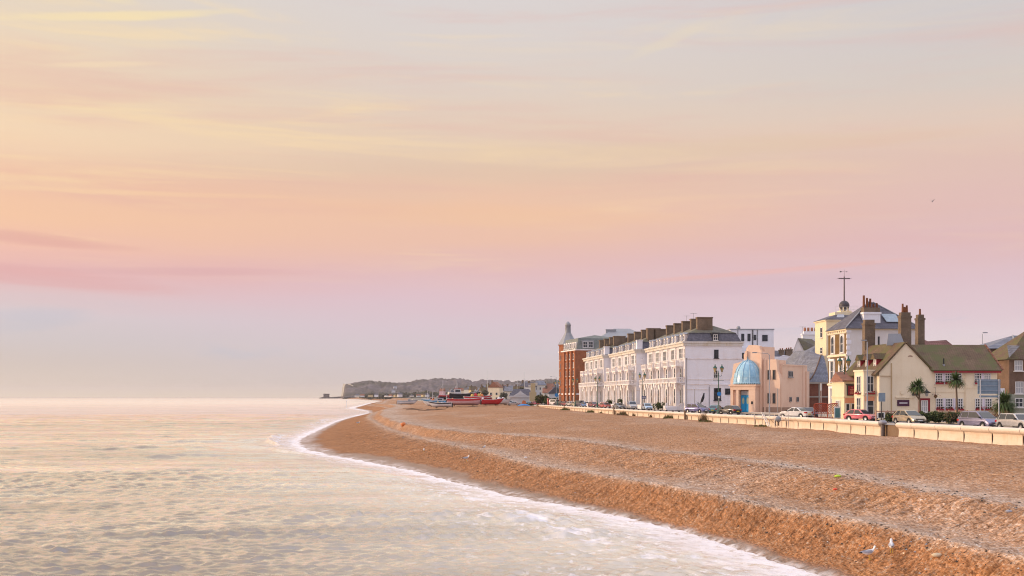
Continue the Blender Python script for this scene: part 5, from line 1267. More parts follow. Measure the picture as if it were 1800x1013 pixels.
def sgn(name, px, Y, label, cat, w, h, zbot, ztop, col, pole_r=.05, z0=GZ, group=None, polecol=None, face=0, depth=.05):
    Y = behind(px, Y, 1.3); T = thing(name, (at(px, Y)[0], Y, z0), face, label, cat, group)
    m = MB(); m.tube([(0, .05, 0), (0, .05, ztop)], pole_r, 6); m.build('post', polecol or M_pipe, T)
    m = MB(); m.box(-w / 2, w / 2, -depth, 0, zbot, zbot + h); q = m.build('sign_plate', col, T)
    return T, q
M_signblue = plain('sign_blue', (.03, .12, .42), .4); M_signback = plain('sign_back_grey', (.20, .27, .34), .5); M_signwhite = plain('sign_white', (.7, .7, .7), .5)
T, q = sgn('parking_sign', 1485, 147.5, 'small blue and white parking sign on the near lamp post', 'sign', .42, .9, 4.0, 4.9, M_signblue)
m = MB(); m.box(-.14, .14, -.06, -.052, 4.08, 4.4); m.build('sign_notice', M_signwhite, q)
m = MB(); m.box(-.1, -.03, -.06, -.052, 4.5, 4.82); m.box(-.03, .09, -.06, -.052, 4.76, 4.82); m.box(-.03, .09, -.06, -.052, 4.62, 4.68); m.box(.04, .1, -.06, -.052, 4.66, 4.78); m.build('letter_p', M_signwhite, q)
T, q = sgn('direction_sign', 1264, 184.5, 'round blue sign fixed low on the lamp post by the white end wall', 'sign', .3, .3, 2.6, 3.6, M_signwhite)
m = MB(); m.prism([(.34 * math.cos(t), 3.3 + .34 * math.sin(t)) for t in [2 * PI * k / 16 for k in range(16)]], 'y', -.09, -.055); m.build('blue_disc', plain('sign_sky_blue', (.02, .22, .60), .4), q)
T, q = sgn('street_sign', 1132, 247, 'dark blue rectangular street sign under the lamp post by the ice-blue car', 'sign', 1.0, .55, 2.4, 2.5, plain('navy_sign', (.03, .05, .16), .4))
m = MB()
for i in range(4): m.box(-.38 + i * .2, -.25 + i * .2, -.06, -.052, 2.62, 2.74)
m.build('sign_lettering', M_signwhite, q)
sgn('road_sign', 1550, 121, 'grey-backed square sign on a black pole beside the wall gap', 'sign', .72, .92, 2.35, 3.25, M_signback, polecol=M_black)
T = thing('information_sign', (at(1548.5, 123)[0], 123, GZ), 0, 'small black and white framed board low behind the wall gap', 'sign')
m = MB(); m.box(-.42, .42, -.05, 0, .55, 1.15); q = m.build('frame', M_signwhite, T); m = MB(); m.box(-.28, .28, -.07, -.053, .6, 1.1); m.build('panel', M_black, q); MB().tube([(-.3, 0, 0), (-.3, 0, .55)], .03, 5).build('leg', M_black, T); MB().tube([(.3, 0, 0), (.3, 0, .55)], .03, 5).build('leg', M_black, T)
# big sign seen from behind
Y = 112; T = thing('large_road_sign', (at(1739, Y)[0], Y, GZ), math.radians(3), 'back of a large grey-blue road sign on two posts before the cream pub', 'sign')
m = MB(); zt_, zb_ = zof(667, Y) - GZ, zof(692.5, Y) - GZ; m.box(-1.15, 1.15, .05, .09, zb_, zt_); q = m.build('sign_plate', M_signback, T)
m = MB()
for z_ in (zb_ + .32, zb_ + .82, zb_ + 1.28): m.box(-1.15, 1.15, .0, .05, z_ - .03, z_ + .03)
m.build('rail', plain('rail_grey', (.30, .34, .40), .5), q)
m = MB(); m.box(-1.0, .95, .05, .09, zb_ - .36, zb_ - .16); m.build('lower_plate', M_signback, T)
for x in (-.92, .95): m = MB(); m.tube([(x, -.04, 0), (x, -.04, zt_)], .055, 8); m.build('post', plain('post_light', (.5, .5, .52), .4), T)
# plain lamp columns with cranes
def column(px, Y, ytop, arm, label, r=.08):
    Y = behind(px, Y, 1.5); T = thing('lamp_column', (at(px, Y)[0], Y, GZ), 0, label, 'lamp post'); zt_ = zof(ytop, Y) - GZ
    m = MB(); m.tube([(0, 0, 0), (0, 0, 1.4), (0, 0, 1.45), (0, 0, zt_ - .2)] + ([(0, 0, zt_)] if abs(arm) < .1 else [(math.copysign(.25, arm), 0, zt_ + .02), (arm, 0, zt_ + .15)]), [r * 1.4, r * 1.4, r, r * .8] + ([r * .7] if abs(arm) < .1 else [r * .5, r * .4]), 8); m.build('column', plain('galvanised_column', (.33, .33, .36), .45), T)
    m = MB(); s = math.copysign(1, arm) if arm else -1; m.box(min(arm, arm + s * .7), max(arm, arm + s * .7), -.12, .12, zt_ + .1, zt_ + .24); m.build('lamp_head', M_lead, T)
column(1352.5, 172, 622, -1.9, 'slim grey lamp column with a long arm in front of the domed hall')
column(1524.5, 137, 601, -.05, 'tall grey lamp column in front of the pub bay', .085)
column(1727, 175, 587, .05, 'thin lamp column rising behind the pub roof ridge', .06)
column(978, 420, 663, -1.6, 'distant thin lamp column left of the brick block', .07)
for px, Y, h_, l, c_ in ((1221, 186, 1.9 + 2.2, 'thin grey pole in front of the indigo people carrier', M_pipe), (1200.5, 196, 4.6, 'short grey post between the terrace porch and indigo people carrier', M_pipe), (1443.5, 158, 4.6, 'pale post with a narrow white top before the slate hall', None), (1367, 190, 4.1, 'thin pole standing against the domed hall corner', M_pipe)):
    Y = behind(px, Y, 1.5); T = thing('post', (at(px, Y)[0], Y, GZ), 0, l, 'post')
    m = MB(); m.tube([(0, 0, 0), (0, 0, h_)], .06, 6); m.build('pole', c_ or paint('pinkish_post', (.5, .40, .38), .6), T)
    m = MB(); m.rev([(.06, h_), (.08, h_ + .05), (0, h_ + .12)], (0, 0), 8) if c_ else m.box(-.1, .1, -.05, .05, h_ - .9, h_ + .1); m.build('cap', M_signwhite if not c_ else c_, T)
# black anchor
o = (at(1238, 207)[0], 207, GZ); T = thing('anchor', o, 0, 'big black ship anchor standing on the promenade before the white end wall', 'anchor')
m = MB(); m.tube([(1.5, 0, .35), (0, 0, 1.0), (-1.2, .2, 1.75)], [.13, .14, .1], 8); m.build('shank', M_black, T)
m = MB(); m.tube([(-.9, -.3, .9), (-.45, 0, 2.4), (-.1, .1, 3.35)], [.11, .13, .08], 8); m.prism([(-.6, 1.9), (-.15, 3.5), (.05, 3.55), (.02, 2.7), (-.25, 1.9)], 'y', -.08, .08); m.build('fluke', M_black, T)
m = MB(); m.tube([(1.2, -1.2, .15), (1.4, 0, .4), (1.3, 1.2, .6)], .1, 8); m.rev([(.05, 0.1), (.3, .15), (.3, .3), (.05, .35)], (1.9, 0), 10); m.build('stock', M_black, T)
m = MB(); m.box(-1.3, 2.0, -.6, .6, 0, .12); m.build('plinth', M_conc, T)
# rust-red lattice screens by the townhouse
M_rust = paint('rust_red_paint', (.42, .09, .05), .7, .3, streak=False)
for k, (px, Y, lab) in enumerate(((1443, 151, 'rust-red curved lattice screen, left of the pair by the townhouse'), (1467, 148, 'rust-red curved lattice screen, right of the pair, beside the near lamp post'))):
    T = thing('lattice_screen', (at(px, Y)[0], Y, GZ), 0, lab, 'screen', 'rust-red lattice screens'); W_ = 1.75; m = MB()
    def top(x): return 1.55 + .42 * math.cos(x / W_ * PI / 2)
    m.tube([(x, 0, top(x)) for x in np.linspace(-.9, .9, 9)], .07, 5)
    for x in (-.9, .9): m.box(x - .045, x + .045, -.045, .045, 0, top(x))
    m.box(-.9, .9, -.04, .04, .62, .70); m.box(-.9, .9, -.04, .04, .05, .13); fr_ = m.build('frame', M_rust, T); m = MB()
    for c0 in np.arange(-3, 3, .23):
        for s in (-1, 1):
            pts_ = [(x, .02 * s, s * x + c0 + .9) for x in np.linspace(-.9, .9, 25)]; ins = [p for p in pts_ if .68 < p[2] < top(p[0])]
            if len(ins) > 1: m.tube([ins[0], ins[-1]], .035, 4, cap=False)
    for x in np.arange(-.75, .9, .3): m.tube([(x - .13, 0, .1), (x, 0, .65), (x + .13, 0, .1)], .03, 4)
    m.build('lattice', M_rust, fr_)
T = thing('banner_board', (at(1472, 145)[0], 145, GZ), 0, 'small teal and white upright board before the right lattice screen', 'board')
m = MB(); m.box(-.42, .42, -.04, .04, .1, 1.6); q = m.build('board', M_signwhite, T); m = MB(); m.box(-.3, .3, -.06, -.043, .2, 1.4); m.build('poster', c_teal, q)
# low reddish pub terrace fence, tables
M_wood = paint('pink_timber', (.50, .30, .22), .8, .3, streak=False)
for k, (px, Y, w_, lab) in enumerate(((1560, 127, 2.6, 'low reddish timber fence behind the wall gap, before the pub corner'), (1668, 131, 2.4, 'pinkish timber garden panel right behind the hedge, below the pub windows'), (1700, 129, 2.6, 'low timber rail fence before the pub, left of the big sign'), (1752, 122, 3.0, 'pale low garden wall panel beside the third palm'))):
    T = thing('timber_fence', (at(px, Y)[0], Y, GZ), .05, lab, 'fence', 'low timber fences of the pub garden'); m = MB()
    for x in (-w_ / 2, 0, w_ / 2): MB().box(x - .06, x + .06, -.06, .06, 0, 1.35).build('post', M_wood, T)
    for z_ in (1.0, 1.22): m.box(-w_ / 2, w_ / 2, -.03, .03, z_ - .06, z_ + .06)
    if k in (1, 3): m.box(-w_ / 2, w_ / 2, -.02, .02, .2, .94)
    m.build('rail', M_wood, T)
for k, (px, Y, lab) in enumerate(((1640, 132, 'round-backed garden bench against the cream pub wall, left one'), (1698, 134, 'dark garden chairs and table below the pub windows'), (1768, 124, 'pub garden table set beside the third palm'))):
    T = thing('garden_table', (at(px, Y)[0], Y, GZ), .2, lab, 'table'); m = MB()
    m.rev([(0, .72), (.55, .72), (.55, .78), (0, .78)], (0, 0), 14); m.build('table_top', M_wood, T); m = MB(); m.tube([(0, 0, 0), (0, 0, .72)], .06, 6); m.build('leg', M_black, T)
# red pillar box
T = thing('pillar_box', (at(963.5, 384)[0], 384, GZ), 0, 'red pillar post box at the far end of the sea wall', 'post box'); m = MB(); m.rev([(0, 0), (.42, 0), (.42, .12), (.36, .15), (.36, 1.9)], (0, 0), 14); m.build('body', c_red, T)
m = MB(); m.rev([(.45, 1.9), (.45, 2.05), (.3, 2.25), (0, 2.3)], (0, 0), 14); m.build('cap', c_red, T); m = MB(); m.box(-.18, .18, -.38, -.34, 1.6, 1.68); m.build('slot', M_black, T)
T, q = sgn('traffic_sign', 978.5, 372, 'round blue and white traffic sign before the left edge of the brick block', 'sign', .3, .3, 3.0, 4.0, M_signwhite)
m = MB(); m.prism([(.62 * math.cos(t), 3.35 + .62 * math.sin(t)) for t in [2 * PI * k / 16 for k in range(16)]], 'y', -.12, -.055); m.build('blue_disc', plain('sign_sky_blue', (.02, .22, .60), .4), q)
# tables and clipped bushes before the terraces
def clump(mb, c, r, n, size, mats=2, flat=1.0, rn=rnd, up=0.0):
    for i in range(n):
        while True:
            d = Vector((rn.uniform(-1, 1), rn.uniform(-1, 1), rn.uniform(-1, 1)))
            if .3 < d.length < 1: break
        p = Vector(c) + Vector((d.x * r[0], d.y * r[1], d.z * r[2])); a = Vector((rn.gauss(0, 1), rn.gauss(0, 1), rn.gauss(0, 1) + up)).normalized()
        b = a.cross(Vector((rn.gauss(0, 1), rn.gauss(0, 1), rn.gauss(0, 1)))).normalized(); s = size * rn.uniform(.6, 1.4)
        mb.add([p - a * s - b * s * .5 * flat, p + a * s * .2 - b * s * .6 * flat, p + a * s, p + a * s * .1 + b * s * .6 * flat], [(0, 1, 2, 3)], rn.randrange(mats))
M_leaf1 = paint('leaf_dark', (.05, .075, .025), .8, .2, streak=False); M_leaf2 = paint('leaf_olive', (.11, .12, .04), .8, .2, streak=False); M_leaf3 = paint('leaf_brown', (.16, .11, .06), .8, .2, streak=False); M_bark = paint('bark', (.16, .11, .08), .9, .3)
def bush(px, Y, w, h, label, mats=(M_leaf1, M_leaf2), z=GZ, group=None, n=None, name='bush', cat='bush', d=None):
    T = thing(name, (at(px, Y)[0], Y, z), 0, label, cat, group)
    m = MB(); k = max(3, int(w / h * 2)); n = n or int(420 * max(1, w / h))
    for i in range(k * 2): clump(m, ((i + .5) / (k * 2) * w - w / 2 + rnd.uniform(-.1, .1) * w, rnd.uniform(-.15, .15) * w / k, h * rnd.uniform(.42, .6)), (w / k * .7, (d or min(w, h)) * .45, h * .45), n // (2 * k), .06 * h + .05, len(mats))
    m.build('foliage', list(mats), T)
    m = MB()
    for i in range(4): m.tube([(rnd.uniform(-.3, .3) * w, 0, 0), (rnd.uniform(-.4, .4) * w, rnd.uniform(-.2, .2), h * .7)], .03 * h, 4)
    m.build('stem', M_bark, T)
bush(1651, 126, 4.4, 1.25, 'dark clipped hedge behind the champagne hatchback, before the pub', n=2600, name='hedge', cat='hedge', d=1.4)
bush(1685, 124, 3.0, 1.2, 'brownish hedge between the two cars in front of the pub', (M_leaf1, M_leaf3), n=1700, name='hedge', cat='hedge', d=1.4)
bush(1566, 127, 1.3, 1.15, 'small round green bush by the pub corner, left of the champagne hatchback', n=600)
bush(1159, 243, 1.9, 1.7, 'round dark clipped bush before the nearest terrace block', n=500)
bush(1093, 290, 2.0, 2.4, 'tall leafy shrub before the middle terrace block, above the grey saloon', n=500); bush(1071, 300, 1.6, 2.1, 'dark shrub before the middle terrace block, above the red hatchback', n=400)
bush(952, 402, 4.2, 3.4, 'brownish-green tamarisk bush at the far end of the sea wall', (M_leaf2, M_leaf3, M_leaf1), n=1600); bush(966, 398, 3.6, 2.4, 'low dark bush behind the red post box', n=900); bush(931, 404, 3.0, 1.0, 'low green scrub between the parked car and the wall end', (M_leaf2, M_leaf1), z=4.6, n=500)
T = thing('open_porch_steps', (at(1190, 236)[0], 236, GZ), math.radians(5), 'white curved garden steps with cheek walls before the nearest terrace porch', 'steps')
m = MB()
for k in range(5): m.box(-2.2, 1.0, .35 * k, 2.6, .18 * k, .18 * k + .17)
m.build('steps', M_trim, T); m = MB(); m.prism([(-2.6, 0), (-2.2, 0), (1.4, 0), (1.4, 1.6), (.9, 1.5), (-.3, .75), (-2.2, .6), (-2.6, .6)][::-1][:7], 'y', -.2, 0); m.build('cheek_wall', M_trim, T)

# ------------------------------------------------------------------ cabbage palms
M_palm = paint('palm_leaf', (.085, .13, .045), .6, .2, streak=False); M_palmd = paint('palm_leaf_dry', (.24, .19, .09), .8, .2, streak=False)
def palm(px, Y, zcen, R, label, trunk_dx=0, fork=False, hang=.3):
    T = thing('cabbage_palm', (at(px, Y)[0], Y, GZ), 0, label, 'palm tree', 'cabbage palms in front of the pub')
    zc = zcen - GZ; m = MB(); P_ = [(-trunk_dx, 0, 0), (-trunk_dx * .8, 0, zc * .4), (-trunk_dx * .3, 0, zc * .75), (0, 0, zc)]
    m.tube(P_, [.16, .12, .1, .09], 8)
    heads = [(0, 0, zc)]
    if fork: m.tube([(-trunk_dx * .35, 0, zc * .62), (-.55, .1, zc * .85), (-.6, .1, zc - .1)], [.08, .07, .06], 6); heads.append((-.6, .1, zc - .1))
    m.build('trunk', M_bark, T); m = MB()
    for hd in heads:
        Rr = R if hd == heads[0] else R * .7
        for i in range(int(260 * R * R) if hd == heads[0] else 110):
            a = rnd.uniform(0, 2 * PI); e = math.asin(rnd.uniform(-.75, .98)); ln = Rr * rnd.uniform(.8, 1.12)
            d = Vector((math.cos(a) * math.cos(e), math.sin(a) * math.cos(e), math.sin(e))); sd_ = d.cross(Vector((0, 0, 1))).normalized() * .042
            p0 = Vector(hd); droop = hang * ln * math.cos(e)
            pts_ = [p0 + d * ln * t - Vector((0, 0, droop * t ** 3)) for t in (0.05, .4, .75, 1)]
            vs = []
            for p, w_ in zip(pts_, (.7, 1.2, 1, .15)): vs += [p - sd_ * w_, p + sd_ * w_]
            m.add(vs, [(0, 1, 3, 2), (2, 3, 5, 4), (4, 5, 7, 6)], 1 if e < -.45 and rnd.random() < .6 else 0)
    m.build('crown', [M_palm, M_palmd], T); return T
palm(1614.5, 129, zof(679, 129), 1.12, 'cabbage palm with forked trunk to the left of the pub door', -.25, True)
palm(1680.5, 127, zof(668, 127), 1.15, 'tallest cabbage palm, straight trunk, between the two groups of pub windows', -.15)
palm(1765, 122, zof(709, 122), 1.6, 'low bushy cabbage palm right of the big sign back', 0)

# ------------------------------------------------------------------ where a sight line meets the shingle
def hit(px, py):
    Ys = np.linspace(38, 300, 2600); X_ = (px - 900) / F * Ys; zr_ = H - (py - 697) / F * Ys; hb_ = beach_h(X_[None, :], Ys[None, :])[0][0]
    i = int(np.argmax(zr_ <= hb_)); return float(Ys[i])
# ================================================================== boats on the shingle
def bh(x, y): return float(beach_h(np.array([[x]]), np.array([[y]]), False)[0][0, 0])
M_hw = paint('boat_white', (.66, .66, .70), .5, .35); M_hp = paint('boat_pink', (.66, .42, .46), .5, .3); M_hr = paint('boat_red', (.50, .03, .04), .45, .2); M_hb = paint('boat_blue', (.06, .22, .42), .5, .2); M_hk = paint('boat_black', (.03, .03, .04), .5, .2); M_hg = paint('boat_grey', (.32, .36, .40), .5, .3); M_hy = paint('boat_yellow', (.60, .42, .12), .5, .2); M_ho = paint('boat_orange', (.65, .20, .06), .5, .2)
def boat(px, Y, L, B, D, hd, hull, band, label, cabin=None, mast=0, extras=(), z=None, floor=.35, tarp=None):
    x = (px - 900) / F * Y; z = bh(x, Y) if z is None else z
    T = thing('fishing_boat', (x, Y, z), math.radians(hd), label, 'boat', 'fishing boats drawn up on the shingle')
    L *= 1.1; B *= 1.15; D *= 1.35; n = 15; rows = []; top = []
    for i in range(n):
        t = i / (n - 1); xx = -L / 2 + L * t
        w = B / 2 * (1 - max(0, (t - .45) / .55) ** 2.2) * (.72 + .28 * min(1, t / .25))
        sh = D * (1 + .32 * max(0, (t - .5) / .5) ** 2 + .08 * (1 - min(1, t / .3)) ** 2); kb = D * .55 * max(0, (t - .82) / .18) ** 1.5
        xo = (.55 * D * max(0, (t - .8) / .2)); w = max(w, .03)
        ring = [(xx + xo * f_, -w * g_, kb * (1 - f_) + sh * f_) for f_, g_ in ((1, 1), (.72, .985), (.70, .95), (.35, .85), (.1, .5), (0, .04))]
        rows.append(ring + [(p[0], -p[1], p[2]) for p in ring[::-1]]); top.append((xx + xo, w, sh))
    m = MB(); nb_ = len(rows[0])
    for i in range(n - 1):
        for j in range(nb_ - 1):
            m.add([rows[i][j], rows[i][j + 1], rows[i + 1][j + 1], rows[i + 1][j]], [(0, 1, 2, 3)], 1 if j in (0, nb_ - 2) else 0, True)
    m.add(rows[0], [tuple(range(nb_))[::-1]], 0)
    q = [[(x_, -w_ * .94, s_ - .28 * D), (x_, w_ * .94, s_ - .28 * D)] for x_, w_, s_ in top]; m.grid(q, 2, False)
    for s in (-1, 1): m.tube([(x_, s * w_, s_ + .02) for x_, w_, s_ in top], .06, 5, 3)
    h = m.build('hull', [hull, band, M_stack, M_hw if band != M_hw else M_hg], T); h.location = (0, 0, floor)
    m = MB()
    for xx in (-L * .3, L * .2): m.box(xx - .15, xx + .15, -B * .5, B * .5, 0, .28)
    m.box(-L * .45, L * .35, -.12, .12, .28, floor + .05); m.build('chock', paint('old_timber', (.20, .14, .10), .9, .4), T)
    zd = floor + D * .75
    if cabin:
        cx, cl, cw, chh, cm, rm = cabin; m = MB(); m.prism([(cx - cl / 2, zd - .1), (cx + cl / 2 + .15, zd - .1), (cx + cl / 2, zd + chh), (cx - cl / 2, zd + chh)], 'y', -cw / 2, cw / 2); m.box(cx - cl / 2 - .15, cx + cl / 2 + .2, -cw / 2 - .12, cw / 2 + .12, zd + chh, zd + chh + .1, 1)
        c_ = m.build('wheelhouse', [cm, rm], T)
        for s in (-1, 1): mm = MB(); mm.box(cx - cl * .38, cx + cl * .38, s * cw / 2 - .015, s * cw / 2 + .015, zd + chh * .5, zd + chh * .85); mm.build('window', M_cglass, c_)
        mm = MB(); mm.box(cx + cl / 2 + .03, cx + cl / 2 + .08, -cw * .4, cw * .4, zd + chh * .5, zd + chh * .85); mm.build('window', M_cglass, c_)
    if mast:
        for k, (mx, mh) in enumerate(mast): m = MB(); m.tube([(mx, 0, zd - .2), (mx, 0, zd + mh)], [.11, .06], 6); m.tube([(mx, 0, zd + mh * .75), (mx - .9, 0, zd + mh * .45)], .03, 4); m.tube([(mx, -.5, zd + mh * .8), (mx, .5, zd + mh * .8)], .025, 4); m.build('mast', M_hw, T)
    for k, (ex, ey, s_, col_) in enumerate(extras):
        m = MB(); m.rev([(.0, zd + s_), (.25 * s_, zd + s_ * .9), (.45 * s_, zd + s_ * .5), (.5 * s_, zd - .1)], (ex, ey), 8); m.build('net_pile' if k % 2 else 'tarpaulin', col_, T)
    m = MB(); m.box(-L / 2 - .35, -L / 2 - .02, -.04, .04, floor * .6, floor + D * .9); m.build('rudder', M_hk if hull != M_hk else M_hr, T)
    return T
boat(768, 408, 8.6, 2.6, 1.35, 176, M_hw, M_hb, 'white and grey fishing boat with dark rudder, leftmost of the beached group', (-1.2, 2.2, 1.6, 1.3, M_hw, M_hb), [(-3.4, 2.8), (1.6, 3.4)], ((1.5, 0, 1.2, M_ho), (2.6, 0, 1.0, M_hb)))
boat(775, 378, 6.6, 2.1, 1.05, 176, M_hw, M_hk, 'small white open boat in front of the leftmost fishing boat', None, 0, ((-1.3, 0, .9, M_hb), (-.4, .2, .7, M_hw), (1.0, 0, .8, M_hy), (1.8, .2, .6, M_hw)))
boat(818, 392, 11.6, 3.3, 1.5, 6, M_hp, M_hr, 'long pink and white fishing boat with red gunwale at the centre of the group', (-3.6, 1.6, 1.5, .5, M_hr, M_hr), 0, ((-4.4, 0, .9, M_ho), (1.6, 0, .8, M_hr), (3.0, 0, .8, M_hw)))
boat(815, 420, 9.6, 3.2, 1.7, 4, M_hk, M_hk, 'black-hulled boat with tall white wheelhouse standing highest of the group', (-2.2, 2.4, 2.0, 2.3, M_hw, M_hr), [(-2.4, 4.6), (-3.0, 3.4)], (), z=bh(-17, 420) + 1.4)
boat(786, 432, 5.4, 2.0, 1.2, 4, M_hk, M_hr, 'small black boat with a tall bare mast behind the white fishing boats', None, [(-1.6, 6.2), (1.4, 2.4)], (), z=bh(-24, 432) + 1.8)
boat(838, 416, 8.6, 2.6, 1.3, 8, M_hw, M_hr, 'white boat with red bow and yellow gear, between the black boat and red boat', None, [(-1.0, 2.2)], ((-1.6, 0, 1.5, M_hy), (-.4, 0, 1.7, M_hr), (.8, .2, 1.6, M_hy), (1.9, 0, 1.5, M_ho)), z=bh(-12, 416) + .7)
boat(864, 392, 6.3, 2.5, 1.25, 7, M_hr, M_hr, 'bright red fishing boat with red canvas cabin, right end of the group', (-1.2, 2.4, 1.7, .9, M_hr, M_hr), 0, ((-3.0, 0, 1.2, M_hw),))
boat(715, 600, 9.0, 2.8, 1.3, 2, M_hw, M_hg, 'lone pale boat far along the beach, left of the beached group', (1.4, 1.6, 1.4, 1.0, M_hw, M_hb), [(1.2, 3)], ())
boat(760, 470, 6.0, 2.2, 1.1, 178, M_hg, M_hb, 'small grey-blue boat half hidden behind the leftmost fishing boat', (0, 1.6, 1.4, 1.2, M_ho, M_hw), [(2.0, 4.0)], (), z=bh(-33, 470) + .8)
boat(882, 402, 5.0, 2.0, 1.1, 12, M_hw, M_hw, 'small boat under a white cover, between the red boat and silver car', None, 0, ((-1.0, 0, 1.5, M_hw), (.4, 0, 1.4, M_hw)))
gb = [('silver saloon parked on the shingle edge beside the blue tarpaulin', 903, 398, 170, 'saloon', c_silver), ('pale car behind the silver saloon on the shingle edge', 895, 412, 160, 'hatch', c_lblue), ('teal hatchback end-on by the stone column, right of the silver saloon', 930, 410, 80, 'hatch', c_teal), ('pink-red car beside the stone column', 940, 414, 150, 'hatch', c_pink)]
for l_, px, Y, h_, k_, p_ in gb:
    x_ = (px - 900) / F * Y; car(px, Y, h_, k_, p_, l_, z=bh(min(x_, WALL(Y)), Y) + .05, group='cars parked beside the boats')
T = thing('tarpaulin_heap', (at(921, 394)[0], 394, bh(4, 394)), 0, 'bright blue tarpaulin over gear beside the silver saloon', 'tarpaulin'); m = MB(); m.grid([[(a * 2.2, b * .9, max(0, .75 * math.cos(a * 1.4) * math.cos(b * 1.3) + .12 * rnd.random())) for b in np.linspace(-1, 1, 6)] for a in np.linspace(-1, 1, 10)]); m.build('cover', plain('blue_tarp', (.03, .25, .62), .5), T)
m = MB(); m.tube([(-2.4, 0, 0), (2.4, .1, .1)], .05, 5); m.build('pole', M_pipe, T)
T = thing('orange_tent', (at(921, 404)[0], 404, bh(4, 404)), 0, 'small orange shelter behind the silver saloon', 'shelter'); m = MB(); m.prism([(-1.1, 0), (1.1, 0), (.5, 1.7), (-.4, 1.9)], 'y', -.8, .8); m.build('canvas', M_ho, T); m = MB(); m.tube([(.0, -.85, 0), (0, -.85, 2.0)], .04, 5); m.build('pole', M_pipe, T)
# winch gear / timber skids on the shingle left of the boats
M_tim = paint('old_timber', (.20, .14, .10), .9, .4)
for px, Y, a_, ln, lab in ((735, 372, 12, 8, 'long dark launching timber lying on the shingle, left of the small white boat'), (752, 350, 5, 6, 'launching timber under the bow of the small white boat'), (725, 395, 25, 7, 'tilted dark timber farther left on the shingle'), (775, 352, 3, 9, 'dark skid plank lying before the small white boat'), (830, 372, 4, 10, 'dark skid plank lying before the long pink boat')):
    x_ = (px - 900) / F * Y; T = thing('launching_timber', (x_, Y, bh(x_, Y)), math.radians(a_), lab, 'timber', 'timbers lying by the boats'); m = MB(); m.box(-ln / 2, ln / 2, -.09, .09, 0, .14); m.build('beam', M_tim, T)
    m = MB(); m.tube([(-ln * .3, -.4, .05), (ln * .2, .3, .3)], .05, 5); m.build('chain', M_black, T)

# ================================================================== the town farther on
def house(px, Y, w, d, hw, hr, wm, rm, label, rz=0, ridge='x', win_=(2, 2), chim=1, z=5.0, hip=0):
    T = thing('distant_house', (at(px, Y)[0], Y, z), math.radians(rz), label, 'house', 'houses in the far town')
    MB().box(0, w, 0, d, 0, hw).build('wall', wm, T)
    pts_ = [(0, hw), (w, hw), (w / 2, hw + hr)]
    if ridge == 'y' and not hip: m = MB(); m.prism(pts_, 'y', .02, d - .02); m.build('gable', wm, T)
    r_ = pitched(T, 0, w, 0, d, hw + .1, hw + hr + .15, rm, ridge, hip, hip, .25)
    if chim: m = MB(); m.box(w * .15, w * .15 + .9, d * .4, d * .4 + .9, hw, hw + hr + 1.1); m.build('chimney', M_stack, r_)
    nx, nz = win_
    for i in range(nx):
        for j in range(nz): win(T, w * (i + .5) / nx, 0, 1.0 + j * 2.8, w / nx * .36, 1.5, 0, 'plain', M_wfr, M_glass)
    return T
M_ow = paint('offwhite_render', (.66, .62, .56), .8, .25); M_yl = paint('buff_render', (.55, .44, .26), .8, .25); M_gw = paint('grey_white_render', (.60, .60, .62), .8, .25)
house(939, 640, 6.8, 8, 9.4, 2.3, M_ow, M_slateb, 'tall off-white house with grey hipped roof and three rows of windows, behind the stone column', hip=1.6, win_=(3, 3), chim=0)
T = thing('stone_column', (at(937, 430)[0], 430, 4.6), 0, 'weathered cream stone gable wall end beside the tall off-white house', 'column'); m = MB(); m.box(-1.3, 1.3, 0, 1.6, 0, 5); m.box(-.9, .9, .05, 1.5, 5, zof(674, 430) - 4.6); m.build('shaft', M_yl, T); m = MB(); m.box(-1.7, -.9, .1, 1.4, zof(680, 430) - 4.6, zof(677, 430) - 4.6); m.box(.5, 1.7, .1, 1.4, zof(678, 430) - 4.6, zof(673, 430) - 4.6); m.build('capping', M_ow, T)
house(964, 470, 6.0, 7, 4.2, 2.8, M_gw, M_slate, 'white gabled house left of the brick block, behind the red post box', ridge='y', win_=(1, 1), chim=0)
house(955, 520, 6.5, 7, 4.6, 2.2, M_ow, M_tiler, 'small house with orange roof beside the tall off-white house', win_=(2, 1))
T = thing('pavilion', (at(896, 455)[0], 455, 5), 0, 'low white pavilion with pointed central gable and grey roof behind the parked cars', 'pavilion')
MB().box(0, 9.5, 0, 6, 0, 2.6).build('wall', M_gw, T); m = MB(); m.box(-.4, 9.9, -.4, 6.4, 2.6, 3.3); m.prism([(1.6, 3.3), (7.0, 3.3), (5.0, 4.6), (4.3, 5.3), (3.6, 4.6)], 'y', -.45, -.2); m.build('fascia', M_gw, T); pitched(T, 0, 9.5, 0, 6, 3.35, 6.0, M_slate, 'x', 2, 2)
MB().box(5.5, 12.0, 3, 9, 0, 5.6).build('side_hall', M_gw, T)
hs = [(846, 700, 'buff', 'buff flat-topped house above the red boat'), (858, 680, 'cream', 'cream gabled house right of the buff one above the red boat'), (868, 720, 'pink', 'pinkish house with red roof above the red boat'), (878, 700, 'grey', 'pale grey tall house right of the red boat masts'), (886, 690, 'white', 'white gabled house with twin gable, left of the pavilion'), (893, 700, 'white', 'white gabled house directly left above the pavilion'), (902, 640, 'red', 'brick-coloured house above the pavilion gable'), (912, 650, 'white', 'long white house with red roof above the pavilion'), (922, 640, 'grey', 'grey-roofed white house between the pavilion and the tall off-white house'), (838, 900, 'white', 'small pale house over the white boat with red bow'), (828, 980, 'buff', 'small buff house just right of the black wheelhouse boat'), (872, 980, 'grey', 'small grey house in the second row above the red boat'), (955, 640, 'pink', 'pinkish distant house right of the tall off-white house'), (967, 660, 'white', 'white distant house next to the brick block'), (974, 600, 'grey', 'grey distant house beside the brick block edge')]
